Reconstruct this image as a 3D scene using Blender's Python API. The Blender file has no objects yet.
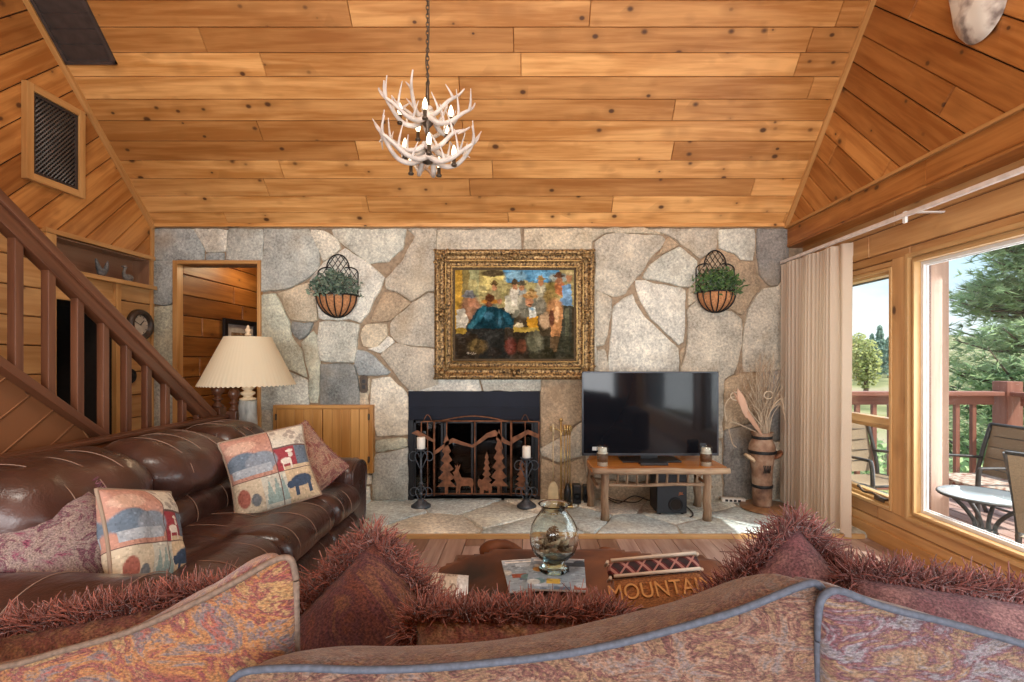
import bpy, bmesh, math, random
import numpy as np
from mathutils import Vector, Matrix, noise, Euler
R = random.Random(7)
SC = bpy.context.scene
COL = SC.collection
PI = math.pi
F, VX, VY, CH = 490.0, 528.0, 360.0, 1.30      # focal length (px), principal point, eye height
BY = 4.45                                       # stone wall
LX, RX, WX = -3.41, 2.35, 2.50                  # left wall, right gable, window wall
HZ = 0.035                                      # hearth top
def P(x, y, Y): return Vector(((x-VX)*Y/F, Y, CH+(VY-y)*Y/F))
def PX(x, Y): return (x-VX)*Y/F
def PZ(y, Y): return CH+(VY-y)*Y/F
# ------------------------------------------------------------------ objects
ORG = {}
def tag(o, label=None, cat=None, group=None, kind=None):
    if label: o['label'] = label
    if cat: o['category'] = cat
    if group: o['group'] = group
    if kind: o['kind'] = kind
    return o
def empty(name, loc=(0,0,0), label=None, cat=None, group=None, kind=None):
    o = bpy.data.objects.new(name, None); COL.objects.link(o)
    o.location = loc; o.empty_display_size = .05
    ORG[o.name] = Vector(loc)
    return tag(o, label, cat, group, kind)
def kids(o): return [c for c in bpy.data.objects if c.parent == o]
def copy_tree(o, parent=None):
    c = o.copy(); COL.objects.link(c)
    if parent: c.parent = parent
    for ch in kids(o): copy_tree(ch, c)
    return c
class MB:
    def __init__(s): s.v=[]; s.f=[]; s.uv=[]; s.m=[]; s.r=[]; s.c=[]; s.s=[]
    def face(s, idx, uv=None, m=0, r=.5, c=(1,1,1), sm=False):
        s.f.append(tuple(idx)); s.uv.append(uv or [(0,0)]*len(idx)); s.m.append(m); s.r.append(r); s.c.append(c); s.s.append(sm)
    def box(s, a, b, m=0, r=None, c=(1,1,1), bev=0.0, M=None):
        a=Vector(a); b=Vector(b)
        lo=Vector((min(a.x,b.x),min(a.y,b.y),min(a.z,b.z))); hi=Vector((max(a.x,b.x),max(a.y,b.y),max(a.z,b.z)))
        d=hi-lo; r=R.random() if r is None else r
        ax=max(range(3), key=lambda i:d[i]); off=(R.random()*20,R.random()*20)
        bev=min(bev, .45*min(d))
        def add(cs, sm=False):
            n=(cs[1]-cs[0]).cross(cs[2]-cs[0])
            k=max(range(3), key=lambda i:abs(n[i]))
            oth=[i for i in range(3) if i!=k]
            if ax in oth: ua=ax; va=[i for i in oth if i!=ax][0]
            else: ua,va=oth
            uv=[(p[ua]+off[0], p[va]+off[1]+(k*.37)) for p in cs]
            b0=len(s.v); s.v.extend([(M@p if M else p).copy() for p in cs])
            s.face(range(b0,b0+len(cs)),uv,m,r,c,sm)
        if bev<=0:
            x0,y0,z0=lo; x1,y1,z1=hi
            V=Vector
            for q in (((x0,y0,z0),(x0,y1,z0),(x1,y1,z0),(x1,y0,z0)),((x0,y0,z1),(x1,y0,z1),(x1,y1,z1),(x0,y1,z1)),
                      ((x0,y0,z0),(x1,y0,z0),(x1,y0,z1),(x0,y0,z1)),((x0,y1,z0),(x0,y1,z1),(x1,y1,z1),(x1,y1,z0)),
                      ((x0,y0,z0),(x0,y0,z1),(x0,y1,z1),(x0,y1,z0)),((x1,y0,z0),(x1,y1,z0),(x1,y1,z1),(x1,y0,z1))):
                add([V(p) for p in q])
            return s
        bm=bmesh.new(); bmesh.ops.create_cube(bm,size=1)
        for v in bm.verts: v.co=Vector(((lo.x+hi.x)/2+v.co.x*d.x,(lo.y+hi.y)/2+v.co.y*d.y,(lo.z+hi.z)/2+v.co.z*d.z))
        bmesh.ops.bevel(bm,geom=bm.edges[:],offset=bev,segments=2,affect='EDGES',profile=.6)
        for f in bm.faces: add([v.co.copy() for v in f.verts])
        bm.free(); return s
    def tube(s, pts, rad, n=8, m=0, r=None, c=(1,1,1), cap=True, sm=True):
        pts=[Vector(p) for p in pts]; k=len(pts)
        if not hasattr(rad,'__len__'): rad=[rad]*k
        if len(rad)!=k:
            q=rad; rad=[]
            for i in range(k):
                t=i/(k-1)*(len(q)-1); j=min(int(t),len(q)-2); rad.append(q[j]+(q[j+1]-q[j])*(t-j))
        r=R.random() if r is None else r
        t=(pts[1]-pts[0]).normalized()
        nrm=t.orthogonal().normalized(); L=0; b0=len(s.v); Ls=[]
        for i,p in enumerate(pts):
            if i>0: L+=(p-pts[i-1]).length
            Ls.append(L)
            t=((pts[min(i+1,k-1)]-pts[max(i-1,0)])).normalized()
            nrm=(nrm-t*nrm.dot(t))
            nrm=nrm.normalized() if nrm.length>1e-6 else t.orthogonal().normalized()
            bn=t.cross(nrm)
            for j in range(n):
                a=2*PI*j/n
                s.v.append(p+(nrm*math.cos(a)+bn*math.sin(a))*rad[i])
        off=R.random()*20; rr=max(rad)
        for i in range(k-1):
            for j in range(n):
                j2=(j+1)%n
                uv=[(Ls[i]+off,2*PI*j/n*rr),(Ls[i]+off,2*PI*(j+1)/n*rr),(Ls[i+1]+off,2*PI*(j+1)/n*rr),(Ls[i+1]+off,2*PI*j/n*rr)]
                s.face((b0+i*n+j,b0+i*n+j2,b0+(i+1)*n+j2,b0+(i+1)*n+j),uv,m,r,c,sm)
        if cap:
            for i,rev in ((0,True),(k-1,False)):
                if rad[i]<1e-4: continue
                ids=[b0+i*n+j for j in range(n)]
                uv=[((s.v[q]-pts[i]).x+off,(s.v[q]-pts[i]).y+(s.v[q]-pts[i]).z) for q in ids]
                if rev: ids=ids[::-1]
                s.face(ids,uv,m,r,c,False)
        return s
    def lathe(s, prof, cen=(0,0,0), n=24, m=0, r=None, c=(1,1,1), sm=True, M=None, a0=0, a1=2*PI, closed=True):
        cen=Vector(cen); r=R.random() if r is None else r; b0=len(s.v); k=len(prof)
        nn=n if closed else n+1
        for (ra,z) in prof:
            for j in range(nn):
                a=a0+(a1-a0)*j/n
                p=Vector((ra*math.cos(a),ra*math.sin(a),z))
                s.v.append(cen+(M@p if M else p))
        for i in range(k-1):
            for j in range(n):
                j2=(j+1)%nn
                uv=[(prof[i][1],j/n),(prof[i][1],(j+1)/n),(prof[i+1][1],(j+1)/n),(prof[i+1][1],j/n)]
                s.face((b0+i*nn+j,b0+i*nn+j2,b0+(i+1)*nn+j2,b0+(i+1)*nn+j),uv,m,r,c,sm)
        if closed:
            for i,rev in ((0,True),(k-1,False)):
                if prof[i][0]<1e-4: continue
                ids=[b0+i*nn+j for j in range(nn)]
                s.face(ids[::-1] if rev else ids,None,m,r,c,False)
        return s
    def ball(s, cen, rad, n=12, m=0, r=None, c=(1,1,1), M=None):
        if not hasattr(rad,'__len__'): rad=(rad,)*3
        cen=Vector(cen); r=R.random() if r is None else r
        h=max(4,n//2); b0=len(s.v)
        for i in range(h+1):
            th=PI*i/h
            for j in range(n):
                a=2*PI*j/n
                p=Vector((rad[0]*math.sin(th)*math.cos(a),rad[1]*math.sin(th)*math.sin(a),-rad[2]*math.cos(th)))
                s.v.append(cen+(M@p if M else p))
        for i in range(h):
            for j in range(n):
                j2=(j+1)%n
                s.face((b0+i*n+j,b0+i*n+j2,b0+(i+1)*n+j2,b0+(i+1)*n+j),[(i/h,j/n)]*4,m,r,c,True)
        return s
    def prism(s, poly, o, u, v, d, m=0, r=None, c=(1,1,1)):
        """polygon of (a,b) -> o+a*u+b*v, extruded by vector d"""
        o=Vector(o);u=Vector(u);v=Vector(v);d=Vector(d); r=R.random() if r is None else r
        ar=sum(poly[i][0]*poly[(i+1)%len(poly)][1]-poly[(i+1)%len(poly)][0]*poly[i][1] for i in range(len(poly)))
        q=poly if ar>0 else poly[::-1]
        if u.cross(v).dot(d)<0: q=q[::-1]
        n=len(q); b0=len(s.v); off=R.random()*20
        s.v.extend([o+u*a+v*b for a,b in q]); s.v.extend([o+u*a+v*b+d for a,b in q])
        uv=[(a+off,b) for a,b in q]
        s.face(range(b0+n-1,b0-1,-1),uv[::-1],m,r,c); s.face(range(b0+n,b0+2*n),uv,m,r,c)
        for i in range(n):
            j=(i+1)%n
            L=(Vector(q[j])-Vector(q[i])).length
            s.face((b0+i,b0+j,b0+n+j,b0+n+i),[(off,0),(off+L,0),(off+L,d.length),(off,d.length)],m,r,c)
        return s
    def grid(s, fn, nu, nv, m=0, r=.5, col=None, sm=True, wu=False, wv=False, flip=False, uvs=(1,1)):
        b0=len(s.v); cu=nu if wu else nu+1; cv=nv if wv else nv+1
        for i in range(cu):
            for j in range(cv): s.v.append(Vector(fn(i/nu,j/nv)))
        for i in range(nu):
            for j in range(nv):
                i2=(i+1)%cu; j2=(j+1)%cv
                ids=[b0+i*cv+j,b0+i2*cv+j,b0+i2*cv+j2,b0+i*cv+j2]
                uv=[(i/nu*uvs[0],j/nv*uvs[1]),((i+1)/nu*uvs[0],j/nv*uvs[1]),((i+1)/nu*uvs[0],(j+1)/nv*uvs[1]),(i/nu*uvs[0],(j+1)/nv*uvs[1])]
                if flip: ids=ids[::-1]; uv=uv[::-1]
                s.face(ids,uv,m,r,col((i+.5)/nu,(j+.5)/nv) if col else (1,1,1),sm)
        return s
    def loft(s, prof, axis, a0, a1, n=16, er=.12, p=2.6, m=0, r=.5, wr=0.0, seed=0, flat=.0, uvs=1):
        """closed 2-D profile swept along an axis (0=x,1=y); ends rounded over length er; wr = wrinkle amplitude"""
        cx=sum(q[0] for q in prof)/len(prof); cz=sum(q[1] for q in prof)/len(prof)
        k=len(prof); L=abs(a1-a0); b0=len(s.v); st=[]
        ne=5
        for i in range(ne+1): st.append((er*(1-math.cos(PI/2*i/ne)), i/ne))
        mid=[(er+(L-2*er)*i/n,1.0) for i in range(1,n)]
        full=[(t,(1-(1-f)**p)**(1/p)) for t,f in [(er*(i/ne)**2,(i/ne)) for i in range(ne+1)]]
        full=[(er*(1-math.cos(PI/2*i/ne)), max(.03,math.sin(PI/2*i/ne)**(2/p))) for i in range(ne+1)]
        seq=full+mid+[(L-t,f) for t,f in full[::-1]]
        sg=1 if a1>a0 else -1
        for t,f in seq:
            f=flat+(1-flat)*f
            for (x,z) in prof:
                xx=cx+(x-cx)*f; zz=cz+(z-cz)*f
                if wr:
                    q=Vector((xx*5+seed,(a0+sg*t)*5,zz*5))
                    w=noise.noise(q)*.7+noise.noise(q*2.3)*.4
                    dd=Vector((x-cx,z-cz)); dd=dd.normalized() if dd.length else dd
                    xx+=dd.x*w*wr; zz+=dd.y*w*wr
                s.v.append(Vector((xx,a0+sg*t,zz)) if axis==1 else Vector((a0+sg*t,xx,zz)))
        ns=len(seq)
        for i in range(ns-1):
            for j in range(k):
                j2=(j+1)%k
                ids=(b0+i*k+j,b0+i*k+j2,b0+(i+1)*k+j2,b0+(i+1)*k+j)
                uv=[(seq[i][0],j/k*uvs),(seq[i][0],(j+1)/k*uvs),(seq[i+1][0],(j+1)/k*uvs),(seq[i+1][0],j/k*uvs)]
                s.face(ids,uv,m,r,(1,1,1),True)
        s.face([b0+j for j in range(k)][::-1],None,m,r); s.face([b0+(ns-1)*k+j for j in range(k)],None,m,r)
        return s
    def build(s, name, mats, parent=None, tagv=None, local=False, fixn=False):
        me=bpy.data.meshes.new(name)
        o=bpy.data.objects.new(name,me)
        off=Vector((0,0,0))
        if parent is not None:
            o.parent=parent
            if not local: off=ORG.get(parent.name,Vector((0,0,0)))
        me.from_pydata([tuple(v-off) for v in s.v],[],s.f)
        if not isinstance(mats,(list,tuple)): mats=[mats]
        for q in mats: me.materials.append(q)
        me.polygons.foreach_set('material_index',s.m); me.polygons.foreach_set('use_smooth',s.s)
        ul=me.uv_layers.new(name='UVMap')
        ul.data.foreach_set('uv',np.array([c for f in s.uv for p in f for c in p],dtype=np.float32))
        a=me.attributes.new('rnd','FLOAT','FACE'); a.data.foreach_set('value',np.array(s.r,dtype=np.float32))
        a=me.attributes.new('col','FLOAT_COLOR','FACE'); a.data.foreach_set('color',np.array([(q[0],q[1],q[2],1) for q in s.c],dtype=np.float32).ravel())
        if fixn:
            bm=bmesh.new(); bm.from_mesh(me); bmesh.ops.recalc_face_normals(bm,faces=bm.faces[:]); bm.to_mesh(me); bm.free()
        me.update()
        COL.objects.link(o); ORG[o.name]=off.copy() if not local else Vector((0,0,0))
        if tagv: tag(o,*tagv)
        return o
def smooth_prof(pts, n=3):
    """closed Chaikin smoothing"""
    for _ in range(n):
        q=[]
        for i in range(len(pts)):
            a=Vector(pts[i]); b=Vector(pts[(i+1)%len(pts)])
            q.append(tuple(a*.75+b*.25)); q.append(tuple(a*.25+b*.75))
        pts=q
    return pts
def spline(pts, n=6):
    pts=[Vector(p) for p in pts]; out=[]
    for i in range(len(pts)-1):
        p0=pts[max(i-1,0)];p1=pts[i];p2=pts[i+1];p3=pts[min(i+2,len(pts)-1)]
        for k in range(n):
            t=k/n
            out.append(.5*((2*p1)+(p2-p0)*t+(2*p0-5*p1+4*p2-p3)*t*t+(3*p1-p0-3*p2+p3)*t**3))
    out.append(pts[-1]); return out
# ------------------------------------------------------------------ 2-D polygon helpers
def clip_half(poly, n, d):
    out=[]
    for i in range(len(poly)):
        a=poly[i]; b=poly[(i+1)%len(poly)]
        da=a[0]*n[0]+a[1]*n[1]-d; db=b[0]*n[0]+b[1]*n[1]-d
        if da<=0: out.append(a)
        if (da<0 and db>0) or (da>0 and db<0):
            t=da/(da-db); out.append((a[0]+(b[0]-a[0])*t,a[1]+(b[1]-a[1])*t))
    return out
def area(p): return .5*sum(p[i][0]*p[(i+1)%len(p)][1]-p[(i+1)%len(p)][0]*p[i][1] for i in range(len(p)))
def clip_rect(p,x0,x1,y0,y1):
    for n,d in (((1,0),x1),((-1,0),-x0),((0,1),y1),((0,-1),-y0)):
        if len(p)<3: return []
        p=clip_half(p,n,d)
    return p if len(p)>=3 else []
def offset_poly(p, d):
    if area(p)<0: p=p[::-1]
    n=len(p); out=[]
    for i in range(n):
        a=Vector(p[i-1]); b=Vector(p[i]); c=Vector(p[(i+1)%n])
        e1=(b-a); e2=(c-b)
        if e1.length<1e-6 or e2.length<1e-6: out.append(tuple(b)); continue
        e1.normalize(); e2.normalize()
        n1=Vector((-e1.y,e1.x)); n2=Vector((-e2.y,e2.x))
        h=n1+n2
        if h.length<.2: out.append(tuple(b+n1*d)); continue
        h.normalize(); k=d/max(.45,h.dot(n1))
        out.append(tuple(b+h*k))
    return out
def inset_convex(p,d):
    if area(p)<0: p=p[::-1]
    q=p
    for i in range(len(p)):
        a=Vector(p[i]); b=Vector(p[(i+1)%len(p)])
        e=b-a
        if e.length<1e-6: continue
        e.normalize(); nn=(e.y,-e.x)
        q=clip_half(q,nn,nn[0]*a.x+nn[1]*a.y-d)
        if len(q)<3: return []
    return q
def boards(mb, o, u, v, poly, width, ang=0.0, gap=.002, th=.012, bev=.004, lmin=1.4, lmax=3.6, m=0, phase=0.0):
    """tongue-and-groove boards filling a convex polygon given in the (u,v) plane; normal = u x v"""
    o=Vector(o);u=Vector(u).normalized();v=Vector(v).normalized();nn=u.cross(v).normalized()
    ca,sa=math.cos(ang),math.sin(ang)
    if area(poly)<0: poly=poly[::-1]
    rot=[(a*ca+b*sa,-a*sa+b*ca) for a,b in poly]
    lo=min(q[1] for q in rot); hi=max(q[1] for q in rot); xl=min(q[0] for q in rot); xh=max(q[0] for q in rot)
    y=lo-phase
    while y<hi:
        x=xl-R.random()*lmax
        while x<xh:
            L=R.uniform(lmin,lmax)
            pc=clip_rect(rot,x,x+L,y,y+width)
            if len(pc)>=3 and abs(area(pc))>1e-4:
                a=inset_convex(pc,gap/2); b=inset_convex(pc,gap/2+bev)
                if len(a)>=3 and len(b)!=len(a): b=[(q[0],q[1]) for q in a]
                if len(a)>=3:
                    r=R.random(); off=(R.random()*30,R.random()*30)
                    W=lambda q,h:o+u*(q[0]*ca-q[1]*sa)+v*(q[0]*sa+q[1]*ca)+nn*h
                    b0=len(mb.v); k=len(a)
                    mb.v.extend([W(q,0) for q in a]); mb.v.extend([W(q,th) for q in b])
                    uvA=[(q[0]+off[0],q[1]+off[1]) for q in a]; uvB=[(q[0]+off[0],q[1]+off[1]) for q in b]
                    mb.face(range(b0+k,b0+2*k),uvB,m,r)
                    for i in range(k):
                        j=(i+1)%k
                        mb.face((b0+i,b0+j,b0+k+j,b0+k+i),[uvA[i],uvA[j],uvB[j],uvB[i]],m,r)
            x+=L
        y+=width
def flag(mb, o, u, v, poly, col, h=.016, j=.006, m=0, rough=.012, seed=0):
    """one flagstone: polygon in the (u,v) plane with wavy, rounded edges"""
    o=Vector(o);u=Vector(u);v=Vector(v);nn=u.cross(v).normalized()
    if area(poly)<0: poly=poly[::-1]
    p=offset_poly(poly,j)
    q=[]
    for i in range(len(p)):
        a=Vector(p[i]); b=Vector(p[(i+1)%len(p)]); k=max(1,int((b-a).length/.045))
        for t in range(k): q.append(a+(b-a)*(t/k))
    # soften corners, jitter
    n=len(q); q=[q[i]*.80+(q[i-1]+q[(i+1)%n])*.10 for i in range(n)]
    q=[(a.x+noise.noise(Vector((a.x*9,a.y*9,seed)))*rough,a.y+noise.noise(Vector((a.x*9,a.y*9,seed+9)))*rough) for a in q]
    if area(q)<0: return
    r=R.random(); rings=[(q,0),(offset_poly(q,.003),h*.75),(offset_poly(q,.010),h)]
    b0=len(mb.v); n=len(q); off=(R.random()*9,R.random()*9)
    tl=(R.uniform(-.006,.006),R.uniform(-.006,.006)); c0=(sum(a[0] for a in q)/n,sum(a[1] for a in q)/n)
    for pp,hh in rings:
        for a in pp:
            hz=hh+(0 if hh==0 else (a[0]-c0[0])*tl[0]*4+(a[1]-c0[1])*tl[1]*4)
            mb.v.append(o+u*a[0]+v*a[1]+nn*hz)
    for k in range(2):
        for i in range(n):
            i2=(i+1)%n
            mb.face((b0+k*n+i,b0+k*n+i2,b0+(k+1)*n+i2,b0+(k+1)*n+i),None,m,r,col,k==1)
    mb.face(range(b0+2*n,b0+3*n),None,m,r,col,True)
# ------------------------------------------------------------------ materials
def newmat(name):
    m=bpy.data.materials.new(name); m.use_nodes=True
    nt=m.node_tree; nt.nodes.clear()
    out=nt.nodes.new('ShaderNodeOutputMaterial'); b=nt.nodes.new('ShaderNodeBsdfPrincipled')
    nt.links.new(b.outputs[0],out.inputs[0])
    return m,nt,b,out
def N(nt,t,**k):
    n=nt.nodes.new(t)
    for a,b in k.items():
        if a.startswith('i_'): n.inputs[a[2:]].default_value=b
        else: setattr(n,a,b)
    return n
def ramp(nt,stops,fac=None):
    n=nt.nodes.new('ShaderNodeValToRGB'); e=n.color_ramp.elements
    while len(e)>1: e.remove(e[-1])
    e[0].position=stops[0][0]; e[0].color=(*stops[0][1],1)
    for p,c in stops[1:]:
        q=e.new(p); q.color=(*c,1)
    if fac is not None: nt.links.new(fac,n.inputs[0])
    return n
def mixc(nt,a,b,f,mode='MIX'):
    n=nt.nodes.new('ShaderNodeMix'); n.data_type='RGBA'; n.blend_type=mode
    for sck,val in ((6,a),(7,b),(0,f)):
        if hasattr(val,'is_output'): nt.links.new(val,n.inputs[sck])
        else: n.inputs[sck].default_value=(*val,1) if sck!=0 else val
    return n.outputs[2]
def mathn(nt,op,a,b=None,clamp=False):
    n=nt.nodes.new('ShaderNodeMath'); n.operation=op; n.use_clamp=clamp
    for i,val in ((0,a),(1,b)):
        if val is None: continue
        if hasattr(val,'is_output'): nt.links.new(val,n.inputs[i])
        else: n.inputs[i].default_value=val
    return n.outputs[0]
def bump(nt,b,h,st=.3,dist=.01):
    n=nt.nodes.new('ShaderNodeBump'); n.inputs['Strength'].default_value=st; n.inputs['Distance'].default_value=dist
    nt.links.new(h,n.inputs['Height']); nt.links.new(n.outputs[0],b.inputs['Normal']); return n
def attr(nt,name):
    n=nt.nodes.new('ShaderNodeAttribute'); n.attribute_name=name; return n
def plain(name,c,rough=.5,metal=0,var=.15,sc=20,bs=.0,spec=.5,coat=0,emis=None,es=0,rndv=0):
    m,nt,b,out=newmat(name)
    tc=N(nt,'ShaderNodeTexCoord'); no=N(nt,'ShaderNodeTexNoise',i_Scale=sc,i_Detail=5.0)
    nt.links.new(tc.outputs['Object'],no.inputs['Vector'])
    d=tuple(max(0,q*(1-var)) for q in c); l=tuple(min(1,q*(1+var)) for q in c)
    rp=ramp(nt,[(.3,d),(.7,l)],no.outputs['Fac']); colr=rp.outputs[0]
    if rndv:
        a=attr(nt,'rnd'); rr=ramp(nt,[(0,(1-rndv,)*3),(1,(1+rndv,)*3)],a.outputs['Fac']); colr=mixc(nt,colr,rr.outputs[0],1.0,'MULTIPLY')
    nt.links.new(colr,b.inputs['Base Color'])
    b.inputs['Roughness'].default_value=rough; b.inputs['Metallic'].default_value=metal
    b.inputs['Specular IOR Level'].default_value=spec; b.inputs['Coat Weight'].default_value=coat
    if bs: bump(nt,b,no.outputs['Fac'],bs,.004)
    if emis: b.inputs['Emission Color'].default_value=(*emis,1); b.inputs['Emission Strength'].default_value=es
    return m
def wood(name,light,dark,rough=.38,knots=.55,rv=.30,gs=(1.6,26),figure=.5,kcol=(.06,.02,.008),bs=.08,coat=0.0,ks=(4.2,7.5)):
    m,nt,b,out=newmat(name); L=nt.links
    uv=N(nt,'ShaderNodeUVMap')
    mp=N(nt,'ShaderNodeMapping'); mp.inputs['Scale'].default_value=(gs[0],gs[1],1); L.new(uv.outputs[0],mp.inputs[0])
    g=N(nt,'ShaderNodeTexNoise',i_Scale=1.0,i_Detail=6.0,i_Roughness=.6,i_Distortion=.35); L.new(mp.outputs[0],g.inputs['Vector'])
    mp2=N(nt,'ShaderNodeMapping'); mp2.inputs['Scale'].default_value=(.55,5,1); L.new(uv.outputs[0],mp2.inputs[0])
    g2=N(nt,'ShaderNodeTexNoise',i_Scale=1.0,i_Detail=3.0,i_Distortion=1.2); L.new(mp2.outputs[0],g2.inputs['Vector'])
    w=mathn(nt,'ADD',mathn(nt,'MULTIPLY',g.outputs['Fac'],1-figure),mathn(nt,'MULTIPLY',g2.outputs['Fac'],figure))
    c=ramp(nt,[(.40,dark),(.5,tuple((a+d)/2 for a,d in zip(light,dark))),(.60,light)],w).outputs[0]
    a=attr(nt,'rnd')
    rr=ramp(nt,[(0,(1-rv,1-rv*1.25,1-rv*1.5)),(.5,(1,1,1)),(1,(1+rv*.5,1+rv*.6,1+rv*.7))],a.outputs['Fac'])
    c=mixc(nt,c,rr.outputs[0],1.0,'MULTIPLY')
    if knots>0:
        mp3=N(nt,'ShaderNodeMapping'); mp3.inputs['Scale'].default_value=(ks[0],ks[1],1); L.new(uv.outputs[0],mp3.inputs[0])
        vo=N(nt,'ShaderNodeTexVoronoi',i_Scale=1.0,i_Randomness=1.0); L.new(mp3.outputs[0],vo.inputs['Vector'])
        sp=N(nt,'ShaderNodeSeparateColor'); L.new(vo.outputs['Color'],sp.inputs[0])
        gate=mathn(nt,'GREATER_THAN',sp.outputs[0],1-knots*1.2)
        sz=mathn(nt,'MULTIPLY',mathn(nt,'ADD',mathn(nt,'MULTIPLY',sp.outputs[1],1.0),.4),.15)
        k=mathn(nt,'SUBTRACT',1.0,mathn(nt,'DIVIDE',vo.outputs['Distance'],sz),True)
        k=mathn(nt,'MULTIPLY',mathn(nt,'MULTIPLY',k,gate),2.2,True)
        halo=mathn(nt,'SUBTRACT',1.0,mathn(nt,'DIVIDE',vo.outputs['Distance'],mathn(nt,'MULTIPLY',sz,3.2)),True)
        halo=mathn(nt,'MULTIPLY',mathn(nt,'MULTIPLY',halo,gate),.55)
        c=mixc(nt,c,tuple(q*.62 for q in dark),halo); c=mixc(nt,c,kcol,mathn(nt,'MULTIPLY',k,.9))
    L.new(c,b.inputs['Base Color']); b.inputs['Roughness'].default_value=rough
    b.inputs['Coat Weight'].default_value=coat; b.inputs['Coat Roughness'].default_value=.25
    bump(nt,b,g.outputs['Fac'],bs,.004)
    return m
def attrmat(name,rough=.7,bs=0,sc=200,spec=.3,mul=1.0):
    m,nt,b,out=newmat(name); a=attr(nt,'col')
    c=a.outputs['Color']
    if mul!=1: c=mixc(nt,c,(mul,)*3,1.0,'MULTIPLY')
    nt.links.new(c,b.inputs['Base Color']); b.inputs['Roughness'].default_value=rough; b.inputs['Specular IOR Level'].default_value=spec
    if bs:
        tc=N(nt,'ShaderNodeTexCoord'); no=N(nt,'ShaderNodeTexNoise',i_Scale=sc,i_Detail=3.0); nt.links.new(tc.outputs['Object'],no.inputs['Vector']); bump(nt,b,no.outputs['Fac'],bs,.003)
    return m
def stone_mat(name,sc=1.0,strength=.7):
    m,nt,b,out=newmat(name); L=nt.links
    tc=N(nt,'ShaderNodeTexCoord'); a=attr(nt,'col'); rn=attr(nt,'rnd')
    # every stone gets its own bedding direction
    ad=N(nt,'ShaderNodeVectorMath',operation='MULTIPLY_ADD'); cb=N(nt,'ShaderNodeCombineXYZ')
    for i in range(3): L.new(mathn(nt,'MULTIPLY',rn.outputs['Fac'],37.0),cb.inputs[i])
    rot=N(nt,'ShaderNodeVectorRotate',rotation_type='AXIS_ANGLE'); rot.inputs['Axis'].default_value=(0,1,0); L.new(tc.outputs['Object'],rot.inputs['Vector']); L.new(mathn(nt,'MULTIPLY',rn.outputs['Fac'],40.0),rot.inputs['Angle'])
    add=N(nt,'ShaderNodeVectorMath',operation='ADD'); L.new(rot.outputs[0],add.inputs[0]); L.new(cb.outputs[0],add.inputs[1])
    n1=N(nt,'ShaderNodeTexNoise',i_Scale=4.5*sc,i_Detail=8.0,i_Roughness=.62); L.new(add.outputs[0],n1.inputs['Vector'])
    mp=N(nt,'ShaderNodeMapping'); mp.inputs['Scale'].default_value=(10*sc,30*sc,55*sc); L.new(add.outputs[0],mp.inputs[0])
    n2=N(nt,'ShaderNodeTexNoise',i_Scale=1.0,i_Detail=6.0,i_Roughness=.7,i_Distortion=1.0); L.new(mp.outputs[0],n2.inputs['Vector'])
    n3=N(nt,'ShaderNodeTexNoise',i_Scale=48.0*sc,i_Detail=6.0,i_Roughness=.75); L.new(tc.outputs['Object'],n3.inputs['Vector'])
    n4=N(nt,'ShaderNodeTexNoise',i_Scale=2.2*sc,i_Detail=3.0); L.new(add.outputs[0],n4.inputs['Vector'])
    v=mathn(nt,'ADD',mathn(nt,'ADD',mathn(nt,'MULTIPLY',n1.outputs['Fac'],.35),mathn(nt,'MULTIPLY',n2.outputs['Fac'],.13)),mathn(nt,'MULTIPLY',n3.outputs['Fac'],.52))
    r1=ramp(nt,[(.36,(.40,.40,.39)),(.5,(1,1,1)),(.62,(1.65,1.62,1.55))],v)
    c=mixc(nt,a.outputs['Color'],r1.outputs[0],1.0,'MULTIPLY')
    rust=mathn(nt,'MULTIPLY',mathn(nt,'SUBTRACT',n4.outputs['Fac'],.54,True),2.6,True)
    c=mixc(nt,c,(.36,.245,.12),rust)
    L.new(c,b.inputs['Base Color']); b.inputs['Roughness'].default_value=.8; b.inputs['Specular IOR Level'].default_value=.3
    h=mathn(nt,'ADD',mathn(nt,'MULTIPLY',n2.outputs['Fac'],.22),mathn(nt,'ADD',mathn(nt,'MULTIPLY',n3.outputs['Fac'],.7),mathn(nt,'MULTIPLY',n1.outputs['Fac'],.9)))
    bump(nt,b,h,strength,.016)
    return m
def leather(name,c,rough=.32):
    m,nt,b,out=newmat(name); L=nt.links
    tc=N(nt,'ShaderNodeTexCoord')
    vo=N(nt,'ShaderNodeTexVoronoi',i_Scale=160.0); L.new(tc.outputs['Object'],vo.inputs['Vector'])
    no=N(nt,'ShaderNodeTexNoise',i_Scale=5.0,i_Detail=6.0); L.new(tc.outputs['Object'],no.inputs['Vector'])
    rp=ramp(nt,[(.3,tuple(q*.6 for q in c)),(.7,tuple(q*1.5 for q in c))],no.outputs['Fac']); L.new(rp.outputs[0],b.inputs['Base Color'])
    rr=ramp(nt,[(.3,(rough-.06,)*3),(.7,(rough+.1,)*3)],no.outputs['Fac']); L.new(rr.outputs[0],b.inputs['Roughness'])
    n2=N(nt,'ShaderNodeTexNoise',i_Scale=13.0,i_Detail=4.0,i_Distortion=1.5); L.new(tc.outputs['Object'],n2.inputs['Vector'])
    h=mathn(nt,'ADD',mathn(nt,'MULTIPLY',vo.outputs['Distance'],.10),mathn(nt,'MULTIPLY',n2.outputs['Fac'],.9))
    bump(nt,b,h,.35,.014); b.inputs['Coat Weight'].default_value=.25; b.inputs['Coat Roughness'].default_value=.2
    return m
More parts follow.
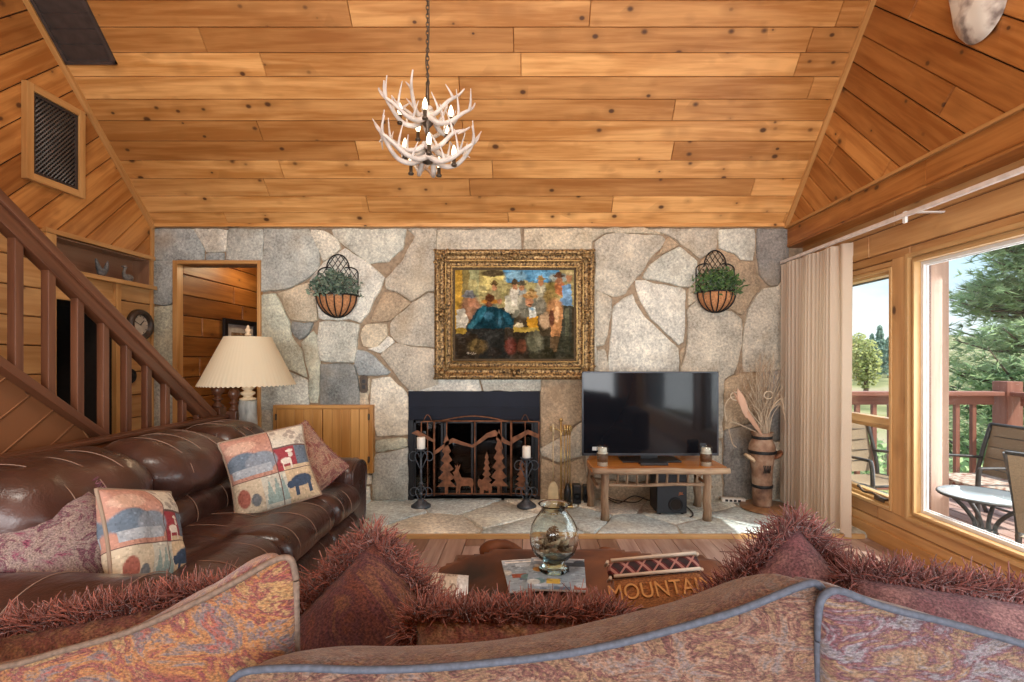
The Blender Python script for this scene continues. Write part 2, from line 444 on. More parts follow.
def tapestry(name,cols,sc=(3.0,3.0,9.0),thr=260,bs=.5,axis=2):
    """woven chenille: bands and blotches of several yarn colours with fine thread relief"""
    m,nt,b,out=newmat(name); L=nt.links
    tc=N(nt,'ShaderNodeTexCoord'); mp=N(nt,'ShaderNodeMapping'); mp.inputs['Scale'].default_value=sc; L.new(tc.outputs['Object'],mp.inputs[0])
    n1=N(nt,'ShaderNodeTexNoise',i_Scale=1.0,i_Detail=7.0,i_Roughness=.72,i_Distortion=.9); L.new(mp.outputs[0],n1.inputs['Vector'])
    k=len(cols); st=[(.30+.40*i/(k-1),cols[i]) for i in range(k)]
    rp=ramp(nt,st,n1.outputs['Fac']); rp.color_ramp.interpolation='LINEAR'
    mp2=N(nt,'ShaderNodeMapping'); s2=[thr*.42]*3; s2[axis]=thr; mp2.inputs['Scale'].default_value=s2; L.new(tc.outputs['Object'],mp2.inputs[0])
    n2=N(nt,'ShaderNodeTexNoise',i_Scale=1.0,i_Detail=3.0,i_Roughness=.6); L.new(mp2.outputs[0],n2.inputs['Vector'])
    r2=ramp(nt,[(.35,(.5,.48,.48)),(.65,(1.45,1.4,1.35))],n2.outputs['Fac'])
    c=mixc(nt,rp.outputs[0],r2.outputs[0],1.0,'MULTIPLY')
    L.new(c,b.inputs['Base Color']); b.inputs['Roughness'].default_value=.85; b.inputs['Sheen Weight'].default_value=.3; b.inputs['Specular IOR Level'].default_value=.2
    bump(nt,b,n2.outputs['Fac'],bs,.004)
    return m
def fibre(name,a,b_,rough=.8):
    m,nt,b,out=newmat(name); at=attr(nt,'rnd')
    rp=ramp(nt,[(0,a),(1,b_)],at.outputs['Fac']); nt.links.new(rp.outputs[0],b.inputs['Base Color'])
    b.inputs['Roughness'].default_value=rough; b.inputs['Sheen Weight'].default_value=.3; b.inputs['Specular IOR Level'].default_value=.25
    return m
def pane_mat(name,tint=(.97,.99,.985),refl=1.0):
    m=bpy.data.materials.new(name); m.use_nodes=True; nt=m.node_tree; nt.nodes.clear()
    out=N(nt,'ShaderNodeOutputMaterial'); t=N(nt,'ShaderNodeBsdfTransparent'); t.inputs[0].default_value=(*tint,1)
    g=N(nt,'ShaderNodeBsdfGlossy'); g.inputs['Roughness'].default_value=.0
    fr=N(nt,'ShaderNodeLayerWeight'); mx=N(nt,'ShaderNodeMixShader')
    fs=mathn(nt,'ADD',mathn(nt,'MULTIPLY',mathn(nt,'POWER',fr.outputs['Facing'],5.0),.8),.03)
    nt.links.new(mathn(nt,'MULTIPLY',fs,refl),mx.inputs[0]); nt.links.new(t.outputs[0],mx.inputs[1]); nt.links.new(g.outputs[0],mx.inputs[2]); nt.links.new(mx.outputs[0],out.inputs[0])
    return m
def glass_mat(name,c=(1,1,1),rough=0.0):
    m,nt,b,out=newmat(name); b.inputs['Base Color'].default_value=(*c,1); b.inputs['Transmission Weight'].default_value=1.0; b.inputs['Roughness'].default_value=rough; b.inputs['IOR'].default_value=1.45
    return m
M={}
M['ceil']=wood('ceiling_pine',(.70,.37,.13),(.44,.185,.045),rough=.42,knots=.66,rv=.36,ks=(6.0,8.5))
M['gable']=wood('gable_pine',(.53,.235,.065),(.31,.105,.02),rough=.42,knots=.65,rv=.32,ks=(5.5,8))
M['pale']=wood('pale_pine',(.60,.35,.145),(.44,.22,.075),rough=.42,knots=.5,rv=.2)
M['trim']=wood('fir_trim',(.58,.32,.12),(.42,.20,.06),rough=.4,knots=0,rv=.12)
M['oak']=wood('cabinet_wood',(.60,.32,.10),(.42,.19,.045),rough=.4,knots=0,rv=.18,gs=(1.2,34))
M['red']=wood('redwood',(.17,.066,.032),(.085,.029,.014),rough=.38,knots=0,rv=.22,coat=.15)
M['hall']=wood('hall_boards',(.36,.15,.035),(.2,.066,.011),rough=.45,knots=.6,rv=.3)
M['floor']=wood('plank_floor',(.50,.37,.315),(.29,.18,.145),rough=.33,knots=.15,rv=.3,gs=(1.8,22),kcol=(.08,.035,.02))
M['honey']=wood('honey_slab',(.62,.26,.05),(.46,.15,.02),rough=.25,knots=.2,rv=.1,coat=.4)
M['twig']=wood('twig_bark',(.42,.30,.19),(.20,.12,.07),rough=.75,knots=.3,rv=.2,gs=(8,40),bs=.5)
M['aspen']=wood('aspen_log',(.40,.40,.36),(.16,.16,.15),rough=.7,knots=.6,rv=.1,gs=(6,14),bs=.4)
M['stone']=stone_mat('flagstone')
M['hearth']=stone_mat('hearth_flagstone',.7,.35)
M['mortar']=plain('mortar',(.30,.225,.15),.95,var=.3,sc=30,bs=.6)
M['hmortar']=plain('hearth_mortar',(.48,.46,.40),.95,var=.2,sc=30,bs=.4)
M['dark']=plain('dark_void',(.018,.013,.010),.9)
M['black']=plain('black_metal',(.012,.013,.016),.45,.3,var=.3)
M['iron']=plain('wrought_iron',(.03,.032,.035),.55,.6,var=.4,sc=40)
M['blueiron']=plain('grey_iron',(.075,.09,.11),.5,.5,var=.4,sc=40)
M['rust']=plain('rusted_steel',(.20,.085,.042),.6,.45,var=.5,sc=22)
M['bronze']=plain('dull_bronze',(.10,.075,.055),.45,.7,var=.3)
M['brass']=plain('brass',(.55,.40,.17),.3,.9,var=.15)
M['white']=plain('white_vinyl',(.78,.79,.78),.35,var=.04)
M['wax']=plain('candle_wax',(.82,.79,.70),.5,var=.05)
M['plastic']=plain('black_plastic',(.012,.012,.014),.35,var=.2)
M['leather']=leather('brown_leather',(.050,.020,.0145))
M['stitch']=plain('pale_stitching',(.26,.16,.115),.7)
SKY=1.05; SUN=4.4; REAR=86; SIDE=22; HALL=9; LOFT=140; EXPO=0.42
# ================================================================== ROOM
S='structure'
SL=1.10; CZ0=2.515                                # ceiling slope and its spring line at the stone wall
def ceilZ(Y): return CZ0+SL*(BY-Y)
RY=0.6; RZ=ceilZ(RY); REARY=2*RY-BY               # ridge, rear eave
hyp=math.hypot(1,SL)
M['fr']=wood('window_frame_pine',(.64,.42,.19),(.5,.29,.11),rough=.35,knots=.2,rv=.1)
# floor: planks running away from the camera
mb=MB(); boards(mb,(0,0,-.012),(0,1,0),(-1,0,0),[(REARY-.1,-2.66),(3.60,-2.66),(3.60,3.45),(REARY-.1,3.45)],.135,0,.0015,.012,.002,1.0,2.6)
boards(mb,(0,0,-.012),(0,1,0),(-1,0,0),[(3.60,1.72),(8.0,1.72),(8.0,3.45),(3.60,3.45)],.135,0,.0015,.012,.002,1.0,2.6)
mb.box((-4.4,REARY-.2,-.12),(2.7,8.2,-.013),m=1)
mb.build('floor',[M['floor'],M['dark']],tagv=(None,None,None,S))
# hearth of flagstones
HY=3.57; HL=-2.38
mb=MB(); mb.box((HL,HY+.012,0),(2.5,BY+.1,HZ-.012),m=1)
rr=random.Random(5); seeds=[]
hp=[(-2.2,.2),(-1.75,.65),(-1.5,.18),(-1.15,.55),(-.72,.22),(-.62,.74),(-.25,.48),(.05,.12),(.18,.8),(.42,.42),(.72,.72),(.86,.2),(1.2,.5),(1.42,.14),(1.55,.8),(1.78,.42),(2.05,.15),(2.12,.68),(2.4,.4),(-2.1,.75)]
def voronoi(seeds,rect):
    out=[]
    for i,s in enumerate(seeds):
        p=[(rect[0],rect[2]),(rect[1],rect[2]),(rect[1],rect[3]),(rect[0],rect[3])]
        for j,t in enumerate(seeds):
            if i==j or len(p)<3: continue
            n=(t[0]-s[0],t[1]-s[1]); d=(t[0]**2+t[1]**2-s[0]**2-s[1]**2)/2
            p=clip_half(p,n,d)
        out.append(p)
    return out
hcol=[(.60,.65,.61),(.52,.60,.60),(.70,.71,.63),(.56,.65,.66),(.66,.65,.57),(.50,.58,.59)]
hp=[(a,b_+HY) for a,b_ in hp]
for i,p in enumerate(voronoi(hp,(HL,2.5,HY+.006,BY+.05))):
    if len(p)>=3: flag(mb,(0,0,HZ-.012),(1,0,0),(0,1,0),p,hcol[i%6],h=.011,j=.006,rough=.03,seed=i)
mb.build('hearth',[M['hearth'],M['hmortar']],tagv=(None,None,None,S))
mb=MB(); mb.box((HL,HY-.014,0),(RX+.1,HY+.012,HZ-.002),bev=.004); mb.build('trim_1',M['fr'],tagv=(None,None,None,S))
# ---------------- stone wall
DX0,DX1,DZ=PX(178,BY),PX(260,BY),PZ(263,BY)
FX0,FX1,FZ=PX(408,BY),PX(540,BY),PZ(391,BY)
mb=MB(); yb=BY+.012; WT=.22
for x0,x1,z0,z1 in ((LX-.12,DX0,-.05,DZ),(LX-.12,2.62,DZ,2.62),(DX1,FX0,-.05,DZ),(FX0,FX1,FZ,DZ),(FX1,2.62,-.05,DZ)):
    mb.box((x0,yb,z0),(x1,yb+WT,z1),m=1)
def A(pts): return [(150+a/3.531,225+b/3.531) for a,b in pts]
def B(pts): return [(580+a/3.895,225+b/3.895) for a,b in pts]
bl=(.33,.36,.36); gr=(.36,.37,.34); pg=(.46,.46,.40); lt=(.53,.52,.46); tn=(.45,.39,.29); dk=(.20,.21,.20); ru=(.36,.275,.185); gn=(.40,.41,.33); dg=(.21,.20,.185); cr=(.58,.55,.46); tg=(.42,.385,.315)
ST=[(bl,A([(8,14),(152,14),(192,80),(190,126),(14,126)])),(lt,A([(154,14),(272,14),(268,96),(198,94)])),(bl,A([(196,96),(264,98),(264,126),(192,126)])),(gr,A([(276,14),(398,14),(398,126),(266,126)])),
(bl,A([(10,128),(96,128),(94,268),(60,286),(12,280)])),(gn,A([(10,288),(60,290),(98,276),(98,520),(12,470)])),(gr,A([(12,478),(98,528),(98,780),(12,780)])),(lt,A([(12,790),(98,790),(98,970),(12,970)])),
(gr,A([(402,14),(562,14),(598,92),(598,150),(560,190),(480,226),(390,236),(390,126),(402,126)])),(cr,A([(566,14),(612,18),(664,52),(672,82),(650,104),(614,130),(600,100)])),
(pg,A([(640,14),(905,14),(892,82),(842,128),(776,136),(690,76),(650,40)])),
(lt,A([(616,132),(652,110),(690,82),(776,140),(830,188),(788,284),(745,345),(700,334),(596,332),(588,240),(562,196),(600,152)])),
(pg,A([(598,342),(700,340),(740,352),(722,488),(600,480),(590,400)])),
(gn,A([(390,246),(440,242),(490,330),(498,390),(530,440),(556,540),(470,502),(390,445)])),
(tn,A([(450,242),(560,202),(586,244),(590,336),(576,342),(498,334)])),(dk,A([(500,342),(580,346),(568,376),(524,406),(498,378)])),
(gn,A([(532,410),(576,376),(594,402),(598,484),(596,630),(566,630),(560,530)])),
(dk,A([(602,488),(720,494),(738,560),(742,652),(602,652)])),(pg,A([(390,452),(470,508),(556,548),(562,630),(562,652),(390,652)])),
(bl,A([(732,440),(762,442),(850,520),(838,532),(736,530),(722,492)])),(ru,A([(828,234),(872,242),(920,276),(846,340),(780,344),(800,290)])),
(tn,A([(762,352),(834,346),(838,390),(802,428),(752,430),(744,388)])),(lt,A([(842,392),(864,414),(812,454),(768,438),(806,430)])),
(tg,A([(926,278),(982,240),(1004,240),(1012,436),(880,418),(848,388),(846,345)])),
(tg,A([(908,14),(1012,14),(1012,232),(976,236),(928,270),(874,236),(832,228),(836,190),(892,122),(940,40)])),
(tg,A([(812,458),(866,418),(1012,442),(1020,560),(940,588),(908,582),(858,515)])),
(cr,A([(782,542),(842,536),(904,592),(914,620),(914,740),(796,746),(776,640)])),(tn,A([(744,536),(776,542),(770,630),(790,746),(746,746),(742,600)])),
(gn,[(376,441),(400,438),(408,438),(408,446),(384,452),(375,452)]),(gr,[(375,454),(386,453),(408,447),(408,500),(372,500)]),
(pg,[(261,409),(273,409),(273,500),(261,500)]),(cr,[(340,474),(372,475),(371,485),(341,484)]),(lt,[(300,486),(370,487),(370,500),(300,500)]),(pg,[(274,474),(338,474),(338,485),(274,485)]),
(lt,[(407,391),(412,387),(436,378),(478,378),(482,391)]),(pg,[(484,391),(480,378),(541,378),(541,391)]),
(tg,[(437,229),(520,229),(522,262),(500,300),(440,310),(437,292)]),(tn,[(524,229),(583,229),(592,241),(590,262),(524,262)]),(tg,[(440,312),(500,302),(522,264),(560,264),(560,377),(437,377)]),(tg,[(562,264),(592,264),(596,290),(596,377),(562,377)]),
(ru,[(541,377),(583,377),(583,419),(568,430),(545,446),(541,446)]),(tg,[(541,448),(568,433),(583,422),(583,455),(560,462),(541,456)]),(ru,[(541,459),(560,465),(583,458),(590,500),(541,500)]),
(tn,B([(2,12),(252,12),(330,36),(102,28),(46,62),(30,70),(2,70)])),(tg,B([(256,12),(545,12),(528,92),(468,132),(390,72),(335,35)])),
(tg,B([(58,64),(108,32),(320,40),(342,62),(262,140),(235,192),(203,225),(178,266),(130,278),(58,248)])),(ru,B([(346,40),(386,80),(292,122),(322,82)])),
(pg,B([(386,86),(458,140),(460,202),(428,240),(390,235),(240,204),(272,150)])),(lt,B([(216,214),(392,244),(412,256),(403,456),(385,468),(262,350),(226,270)])),
(lt,B([(132,308),(204,266),(214,302),(255,362),(384,482),(386,560),(380,830),(118,830),(112,540)])),(tg,B([(64,254),(126,286),(120,360),(94,470),(64,476)])),(tg,B([(64,484),(94,482),(110,540),(110,610),(64,610)])),
(ru,B([(396,482),(410,476),(394,545),(386,500)])),(tg,B([(420,322),(466,286),(482,332),(592,332),(634,366),(624,500),(600,580),(560,600),(556,830),(392,830),(396,560),(404,520),(418,460)])),
(tn,B([(420,254),(460,206),(464,280),(422,312)])),(pg,B([(536,14),(682,14),(676,140),(626,136),(600,110),(540,90)])),
(ru,B([(540,94),(600,114),(624,142),(680,146),(690,202),(705,236),(646,324),(632,356),(596,326),(488,328),(468,280),(470,140),(528,96)])),
(dg,B([(692,14),(812,14),(812,180),(790,200),(768,238),(740,236),(700,194),(690,120)])),(tg,B([(712,242),(770,242),(812,190),(812,560),(640,572),(636,480),(652,332)])),
(ru,B([(562,606),(602,588),(640,578),(700,575),(690,760),(562,800)])),(dg,B([(706,572),(812,566),(812,830),(690,850),(696,760)])),(dg,B([(562,806),(690,768),(686,1070),(562,1070)])),(tg,B([(700,850),(812,838),(812,1070),(694,1070)])),
(tg,[(585,440),(680,440),(676,470),(640,482),(587,476)]),(ru,[(587,479),(640,485),(676,473),(680,500),(594,500)]),(tg,[(683,440),(721,440),(721,500),(683,500)])]
for i,(c,pp) in enumerate(ST):
    c=tuple(min(.8,q*1.22) for q in c)
    q=[(PX(a,BY),PZ(b,BY)) for a,b in pp]
    q=[(max(LX-.02,a),min(2.535,max(.0,b))) for a,b in q]
    flag(mb,(0,BY+.012,0),(1,0,0),(0,0,1),q,c,h=R.uniform(.014,.026),j=-.005,rough=.016,seed=i*3)
mb.build('wall_back',[M['stone'],M['mortar']],tagv=(None,None,None,S))
# door casing of the hall opening
mb=MB()
for x0,x1,z0,z1 in ((DX0-.03,DX0+.012,0,DZ+.02),(DX1-.012,DX1+.018,0,DZ+.02),(DX0+.012,DX1-.012,DZ-.012,DZ+.02)):
    mb.box((x0,BY-.03,z0),(x1,BY+.05,z1),bev=.004)
mb.build('door_1',M['trim'],tagv=(None,None,None,S))
# hall behind
HX0,HX1,HYE=DX0+.014,-2.30,7.6
mb=MB(); boards(mb,(HX0-.012,0,0),(0,1,0),(0,0,1),[(BY+.04,0),(HYE,0),(HYE,2.45),(BY+.04,2.45)],.19,0,.004,.012,.006); mb.box((HX0-.03,BY+.05,0),(HX0-.013,HYE,2.5),m=1); mb.build('wall_hall_left',[M['hall'],M['dark']],tagv=(None,None,None,S))
mb=MB(); boards(mb,(HX1+.012,0,0),(0,-1,0),(0,0,1),[(-HYE,0),(-BY-.23,0),(-BY-.23,2.45),(-HYE,2.45)],.19,0,.004,.012,.006); mb.box((HX1+.013,BY+.23,0),(HX1+.1,HYE,2.5),m=1); mb.build('wall_hall_right',[M['hall'],M['dark']],tagv=(None,None,None,S))
mb=MB(); boards(mb,(0,HYE+.012,0),(1,0,0),(0,0,1),[(HX0,0),(HX1,0),(HX1,2.45),(HX0,2.45)],.19,0,.004,.012,.006); mb.box((HX0-.1,HYE+.013,0),(HX1+.1,HYE+.1,2.5),m=1); mb.build('wall_hall_end',[M['hall'],M['dark']],tagv=(None,None,None,S))
mb=MB(); boards(mb,(0,0,2.45),(0,1,0),(1,0,0),[(BY+.23,HX0),(HYE,HX0),(HYE,HX1),(BY+.23,HX1)],.14,0,.004,.010,.006); mb.box((HX0-.1,BY+.23,2.452),(HX1+.1,HYE+.1,2.52),m=1); mb.build('ceiling_hall',[M['hall'],M['dark']],tagv=(None,None,None,S))
# ---------------- sloped ceilings (boards run across), roof deck above
mb=MB()
xa,xb=LX-.1,RX+.1
def slope(y0,sgn):
    # u along x, v up the slope
    L=(BY-RY)*hyp
    if sgn>0: boards(mb,(0,BY,CZ0),(1,0,0),(0,-1/hyp,SL/hyp),[(xa,0),(xb,0),(xb,L),(xa,L)],.1531,0,.0015,.009,.0035,1.4,3.4,phase=.02)
    else: boards(mb,(0,REARY,CZ0),(-1,0,0),(0,1/hyp,SL/hyp),[(-xb,0),(-xa,0),(-xa,L),(-xb,L)],.1531,0,.0015,.009,.0035,1.4,3.4)
slope(BY,1); slope(REARY,-1)
for ys in (BY,REARY):
    y1=RY; s=1 if ys>RY else -1; o=Vector((0,s*SL/hyp,1/hyp))
    a=[Vector((xa-.3,ys+s*.25,CZ0-.25*SL)),Vector((3.35,ys+s*.25,CZ0-.25*SL)),Vector((3.35,y1,RZ)),Vector((xa-.3,y1,RZ))]
    b0=len(mb.v); mb.v.extend([p+o*.003 for p in a]+[p+o*.15 for p in a])
    for f in ((0,1,2,3),(7,6,5,4),(0,4,5,1),(1,5,6,2),(2,6,7,3),(3,7,4,0)): mb.face([b0+q for q in f],None,1)
mb.build('ceiling',[M['ceil'],M['red']],tagv=(None,None,None,S))
# ---------------- left wall: horizontal boards, closet doorway, niche, diagonal gable
NY0,NY1,NZ0,NZ1=3.50,4.42,1.965,2.20
CY0,CY1,CZ=3.52,4.03,1.74
mb=MB(); x=LX
def lb(y0,y1,z0,z1): boards(mb,(x-.012,0,0),(0,1,0),(0,0,1),[(y0,z0),(y1,z0),(y1,z1),(y0,z1)],.20,0,.004,.012,.006)
lb(REARY,CY0,0,2.22); lb(CY0,CY1,CZ,NZ0); lb(CY1,BY+.02,0,NZ0)
mb.box((x-.02,NY1,NZ0),(x-.001,BY+.02,2.22))
gp=[(REARY,2.22),(BY,2.22),(BY,CZ0+.03),(RY,RZ+.03),(REARY,CZ0+.03)]
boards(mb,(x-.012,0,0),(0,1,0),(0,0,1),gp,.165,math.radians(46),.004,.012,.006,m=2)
t=.1
for y0,y1,z0,z1 in ((REARY-.1,CY0,-.05,2.21),(CY0,CY1,CZ,NZ0),(CY1,BY+.3,-.05,NZ0),(NY1,BY+.3,NZ0,2.21),(REARY-.1,BY+.3,2.22,RZ+.2)):
    mb.box((x-.013-t,y0,z0),(x-.013,y1,z1),m=1)
# niche back, closet interior
mb.box((x-.17,NY0,NZ0-.01),(x-.15,NY1,2.23),m=3); mb.box((x-.16,NY0-.02,NZ0-.02),(x-.012,NY0,2.23),m=3); mb.box((x-.16,NY1-.012,NZ0-.02),(x-.004,NY1-.003,2.19),m=3); mb.box((x-.16,NY0,2.188),(x-.004,NY1-.003,2.196),m=3)
mb.box((x-.72,CY0-.02,-.02),(x-.7,CY1+.02,CZ+.05),m=1); mb.box((x-.7,CY0-.03,-.02),(x-.1,CY0-.01,CZ+.05),m=1); mb.box((x-.7,CY1+.01,-.02),(x-.1,CY1+.03,CZ+.05),m=1); mb.box((x-.7,CY0,CZ),(x-.1,CY1,CZ+.03),m=1)
M['niche']=wood('niche_back',(.34,.19,.115),(.26,.13,.075),rough=.3,knots=.1,rv=.15)
mb.build('wall_left',[M['pale'],M['dark'],M['gable'],M['niche']],tagv=(None,None,None,S))
mb=MB()
mb.box((x-.15,NY0-.06,NZ1),(x+.03,BY,NZ1+.035),bev=.004); mb.box((x-.16,NY0-.03,NZ0-.035),(x+.06,BY-.02,NZ0),bev=.004)
mb.box((x-.02,CY0-.075,0),(x+.025,CY0,NZ1),bev=.004); mb.box((x-.02,CY1,0),(x+.025,CY1+.05,NZ0-.035),bev=.004); mb.box((x-.02,CY0,CZ),(x+.02,CY1,CZ+.05),bev=.004)
mb.box((x,BY-.035,0),(x+.02,BY-.0,2.52),bev=.003)
mb.build('trim_2',M['trim'],tagv=(None,None,None,S))
def rake(name,xc,w,mt):
    mb=MB(); o=Vector((0,-SL/hyp,-1/hyp))
    for ys in (BY,REARY):
        a=Vector((xc,ys,CZ0)); b=Vector((xc,RY,RZ))
        for _ in range(1):
            b0=len(mb.v)
            for p in (a,b):
                for dx,dn in ((-w,0),(w,0),(w,.035),(-w,.035)):
                    oo=Vector((0,(-SL if ys>RY else SL)/hyp,-1/hyp))
                    mb.v.append(p+Vector((dx,0,0))+oo*dn)
            L=(b-a).length
            for i in range(4):
                j=(i+1)%4; mb.face((b0+i,b0+j,b0+4+j,b0+4+i),[(0,i*.05),(0,i*.05+.05),(L,i*.05+.05),(L,i*.05)],0,.6)
    return mb.build(name,mt,tagv=(None,None,None,S),fixn=True)
rake('trim_3',LX+.02,.02,M['trim']); rake('trim_4',RX-.018,.018,M['trim'])
mb=MB(); mb.box((LX,BY-.03,2.505),(RX,BY+.01,2.545),bev=.003); mb.build('trim_5',M['ceil'],tagv=(None,None,None,S))
# ---------------- right side: gable above, proud beam, window wall set back below
mb=MB()
gp=[(REARY,2.49),(BY,2.49),(BY,CZ0+.03),(RY,RZ+.03),(REARY,CZ0+.03)]
boards(mb,(RX+.012,0,0),(0,-1,0),(0,0,1),[(-a,b) for a,b in gp],.165,math.radians(-46),.004,.012,.006)
mb.box((RX+.013,REARY-.1,2.4),(RX+.2,BY+.3,RZ+.2),m=1)
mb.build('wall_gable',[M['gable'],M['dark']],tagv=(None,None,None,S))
mb=MB(); y=REARY
while y<BY+.02:
    L=min(R.uniform(2.2,3.6),BY+.02-y); mb.box((RX,y,2.317),(RX+.3,y+L-.001,2.486),bev=.003); y+=L
mb.box((RX-.022,REARY,2.486),(RX+.05,BY,2.508),bev=.004,m=1); mb.box((RX-.006,REARY,2.335),(RX+.02,BY,2.345),m=0)
mb.build('beam_1',[M['gable'],M['trim']],tagv=(None,None,None,S))
W1=(3.36,4.05,.26,1.94); W2=(1.05,3.22,.262,1.985); W3=(-2.6,.75,.262,1.985)
mb=MB()
def rb(y0,y1,z0,z1,ph=0): boards(mb,(WX+.012,0,0),(0,-1,0),(0,0,1),[(-y1,z0),(-y0,z0),(-y0,z1),(-y1,z1)],.167,0,.004,.012,.005,1.5,4,phase=ph)
rb(REARY,BY+.05,1.985,2.4,.104); rb(W1[1],BY+.05,0,1.985); mb.box((WX-.004,W2[1]+.0,.255),(WX+.012,W1[0],1.99),bev=.003); rb(W3[1],W2[0],.26,1.985); rb(REARY,W3[0],.26,1.985); rb(REARY,W1[1],.0,.26,.0); rb(W1[0],W1[1],1.94,1.985)
for y0,y1,z0,z1 in ((REARY-.1,BY+.3,1.99,2.45),(W1[1],BY+.3,-.3,2.0),(W2[1],W1[0],-.3,2.0),(W3[1],W2[0],-.3,2.0),(REARY-.1,W3[0],-.3,2.0),(REARY-.1,BY+.3,-.3,.255),(W1[0],W1[1],1.945,2.0)):
    mb.box((WX+.013,y0,z0),(WX+.15,y1,z1),m=1)
mb.build('wall_right',[M['pale'],M['red']],tagv=(None,None,None,S))
mb=MB(); mb.box((WX-.022,REARY,0),(WX+.012,W1[1]+.3,.105),bev=.005); mb.build('baseboard_right',M['trim'],tagv=(None,None,None,S))
PANE=pane_mat('window_pane')
def ringbox(mb,x0,x1,y0,y1,z0,z1,w,m=0,bev=.004):
    mb.box((x0,y0,z0),(x1,y0+w,z1),m=m,bev=bev); mb.box((x0,y1-w,z0),(x1,y1,z1),m=m,bev=bev)
    mb.box((x0,y0+w,z0),(x1,y1-w,z0+w),m=m,bev=bev); mb.box((x0,y0+w,z1-w),(x1,y1-w,z1),m=m,bev=bev)
def picture_window(name,W,casing=True):
    o=empty(name,(WX,(W[0]+W[1])/2,W[2]),kind=S); y0,y1,z0,z1=W
    mb=MB(); ringbox(mb,WX-.018,WX+.04,y0-.012,y1+.012,z0-.012,z1+.012,.028); ringbox(mb,WX+.01,WX+.06,y0+.014,y1-.014,z0+.014,z1-.014,.022); ringbox(mb,WX-.006,WX+.055,y0+.034,y1-.034,z0+.034,z1-.034,.018)
    mb.build('frame',M['fr'],o)
    mb=MB(); ringbox(mb,WX+.04,WX+.075,y0+.048,y1-.048,z0+.048,z1-.048,.026); ringbox(mb,WX+.055,WX+.068,y0+.073,y1-.073,z0+.073,z1-.073,.008); mb.build('sash',M['white'],o)
    mb=MB(); mb.box((WX+.060,y0+.075,z0+.075),(WX+.064,y1-.075,z1-.075)); mb.build('pane',PANE,o)
    return o
picture_window('window_2',W2); picture_window('window_extra',W3)  # the second one is out of view, added to let in more light
o=empty('window_1',(WX,3.7,W1[2]),kind=S); y0,y1,z0,z1=W1
mb=MB(); ringbox(mb,WX-.012,WX+.05,y0,y1,z0,z1,.022); ringbox(mb,WX+.02,WX+.10,y0+.02,y1-.02,z0+.02,z1-.02,.022); mb.build('frame',M['fr'],o)
ZM=.862
mb=MB(); mb.box((WX+.02,y0+.02,ZM-.028),(WX+.09,y1-.02,ZM+.028),bev=.006); ringbox(mb,WX+.05,WX+.10,y0+.04,y1-.04,z0+.04,ZM-.028,.03); mb.build('sash',M['fr'],o)
mb=MB(); ringbox(mb,WX+.10,WX+.125,y0+.035,y1-.035,ZM,z1-.035,.016); ringbox(mb,WX+.10,WX+.125,y0+.04,y1-.04,z0+.05,ZM,.016); mb.build('gasket',plain('window_gasket',(.11,.14,.15),.5),o)
mb=MB(); mb.box((WX+.108,y0+.05,ZM+.01),(WX+.112,y1-.05,z1-.05)); p=mb.build('pane',PANE,o)
mb=MB(); mb.box((WX+.108,y0+.05,z0+.06),(WX+.112,y1-.05,ZM-.02)); mb.build('pane',PANE,o)
mb=MB(); mb.tube(spline([(WX+.03,3.50,z0+.05),(WX+.0,3.56,z0+.075),(WX-.01,3.63,z0+.065),(WX-.01,3.68,z0+.09)]),.008,6); mb.ball((WX-.01,3.69,z0+.092),.013,8); mb.box((WX+.01,3.46,z0+.03),(WX+.05,3.56,z0+.06),bev=.006); mb.build('crank_handle',M['bronze'],o)
# ---------------- rear of the room: glazed wall behind the camera
mb=MB(); mb.box((LX-.2,REARY-.14,-.1),(-2.9,REARY,2.7)); mb.box((2.1,REARY-.14,-.1),(2.7,REARY,2.7)); mb.box((-2.9,REARY-.14,2.25),(2.1,REARY,2.7)); mb.box((-2.9,REARY-.14,-.1),(2.1,REARY,.12))
for xx in (-1.25,.4): mb.box((xx-.06,REARY-.14,.12),(xx+.06,REARY,2.25))
mb.build('wall_rear',M['pale'],tagv=(None,None,None,S))
# ================================================================== WALL THINGS
# fireplace
o=empty('fireplace',((FX0+FX1)/2,BY,HZ),'black steel fireplace with glass doors set into the flagstone wall','fireplace')
mb=MB(); d=.5
mb.box((FX0,BY+.02,HZ-.06),(FX0+.015,BY+d,FZ)); mb.box((FX1-.015,BY+.02,HZ-.06),(FX1,BY+d,FZ)); mb.box((FX0,BY+d,HZ-.06),(FX1,BY+d+.02,FZ)); mb.box((FX0,BY+.02,FZ-.015),(FX1,BY+d,FZ)); mb.box((FX0,BY+.02,HZ-.06),(FX1,BY+d,HZ-.01))
mb.build('firebox',M['black'],o)
zb=PZ(420,BY)
M['hood']=plain('blued_steel',(.006,.008,.017),.5,.1,var=.3,sc=6,spec=.2)
mb=MB(); mb.box((FX0+.005,BY-.012,zb),(FX1-.005,BY+.05,FZ-.002),bev=.006); mb.box((FX0+.02,BY-.022,zb+.10),(FX1-.02,BY-.01,zb+.115)); mb.box((FX0+.10,BY-.02,zb+.005),(FX1-.10,BY-.01,zb+.02)); mb.build('hood',M['hood'],o)
mb=MB(); 
for k in range(4):
    xa_=FX0+.05+k*(FX1-FX0-.1)/4; xb_=xa_+(FX1-FX0-.1)/4-.006
    ringb=[(xa_,xa_+.022),(xb_-.022,xb_)]
    for q in ringb: mb.box((q[0],BY+.0,HZ+.03),(q[1],BY+.02,zb-.005),bev=.003)
    mb.box((xa_,BY,HZ+.03),(xb_,BY+.02,HZ+.055),bev=.003); mb.box((xa_,BY,zb-.03),(xb_,BY+.02,zb-.005),bev=.003)
mb.box((FX0,BY-.005,HZ-.005),(FX0+.05,BY+.04,zb)); mb.box((FX1-.05,BY-.005,HZ-.005),(FX1,BY+.04,zb))
df=mb.build('door',M['black'],o)
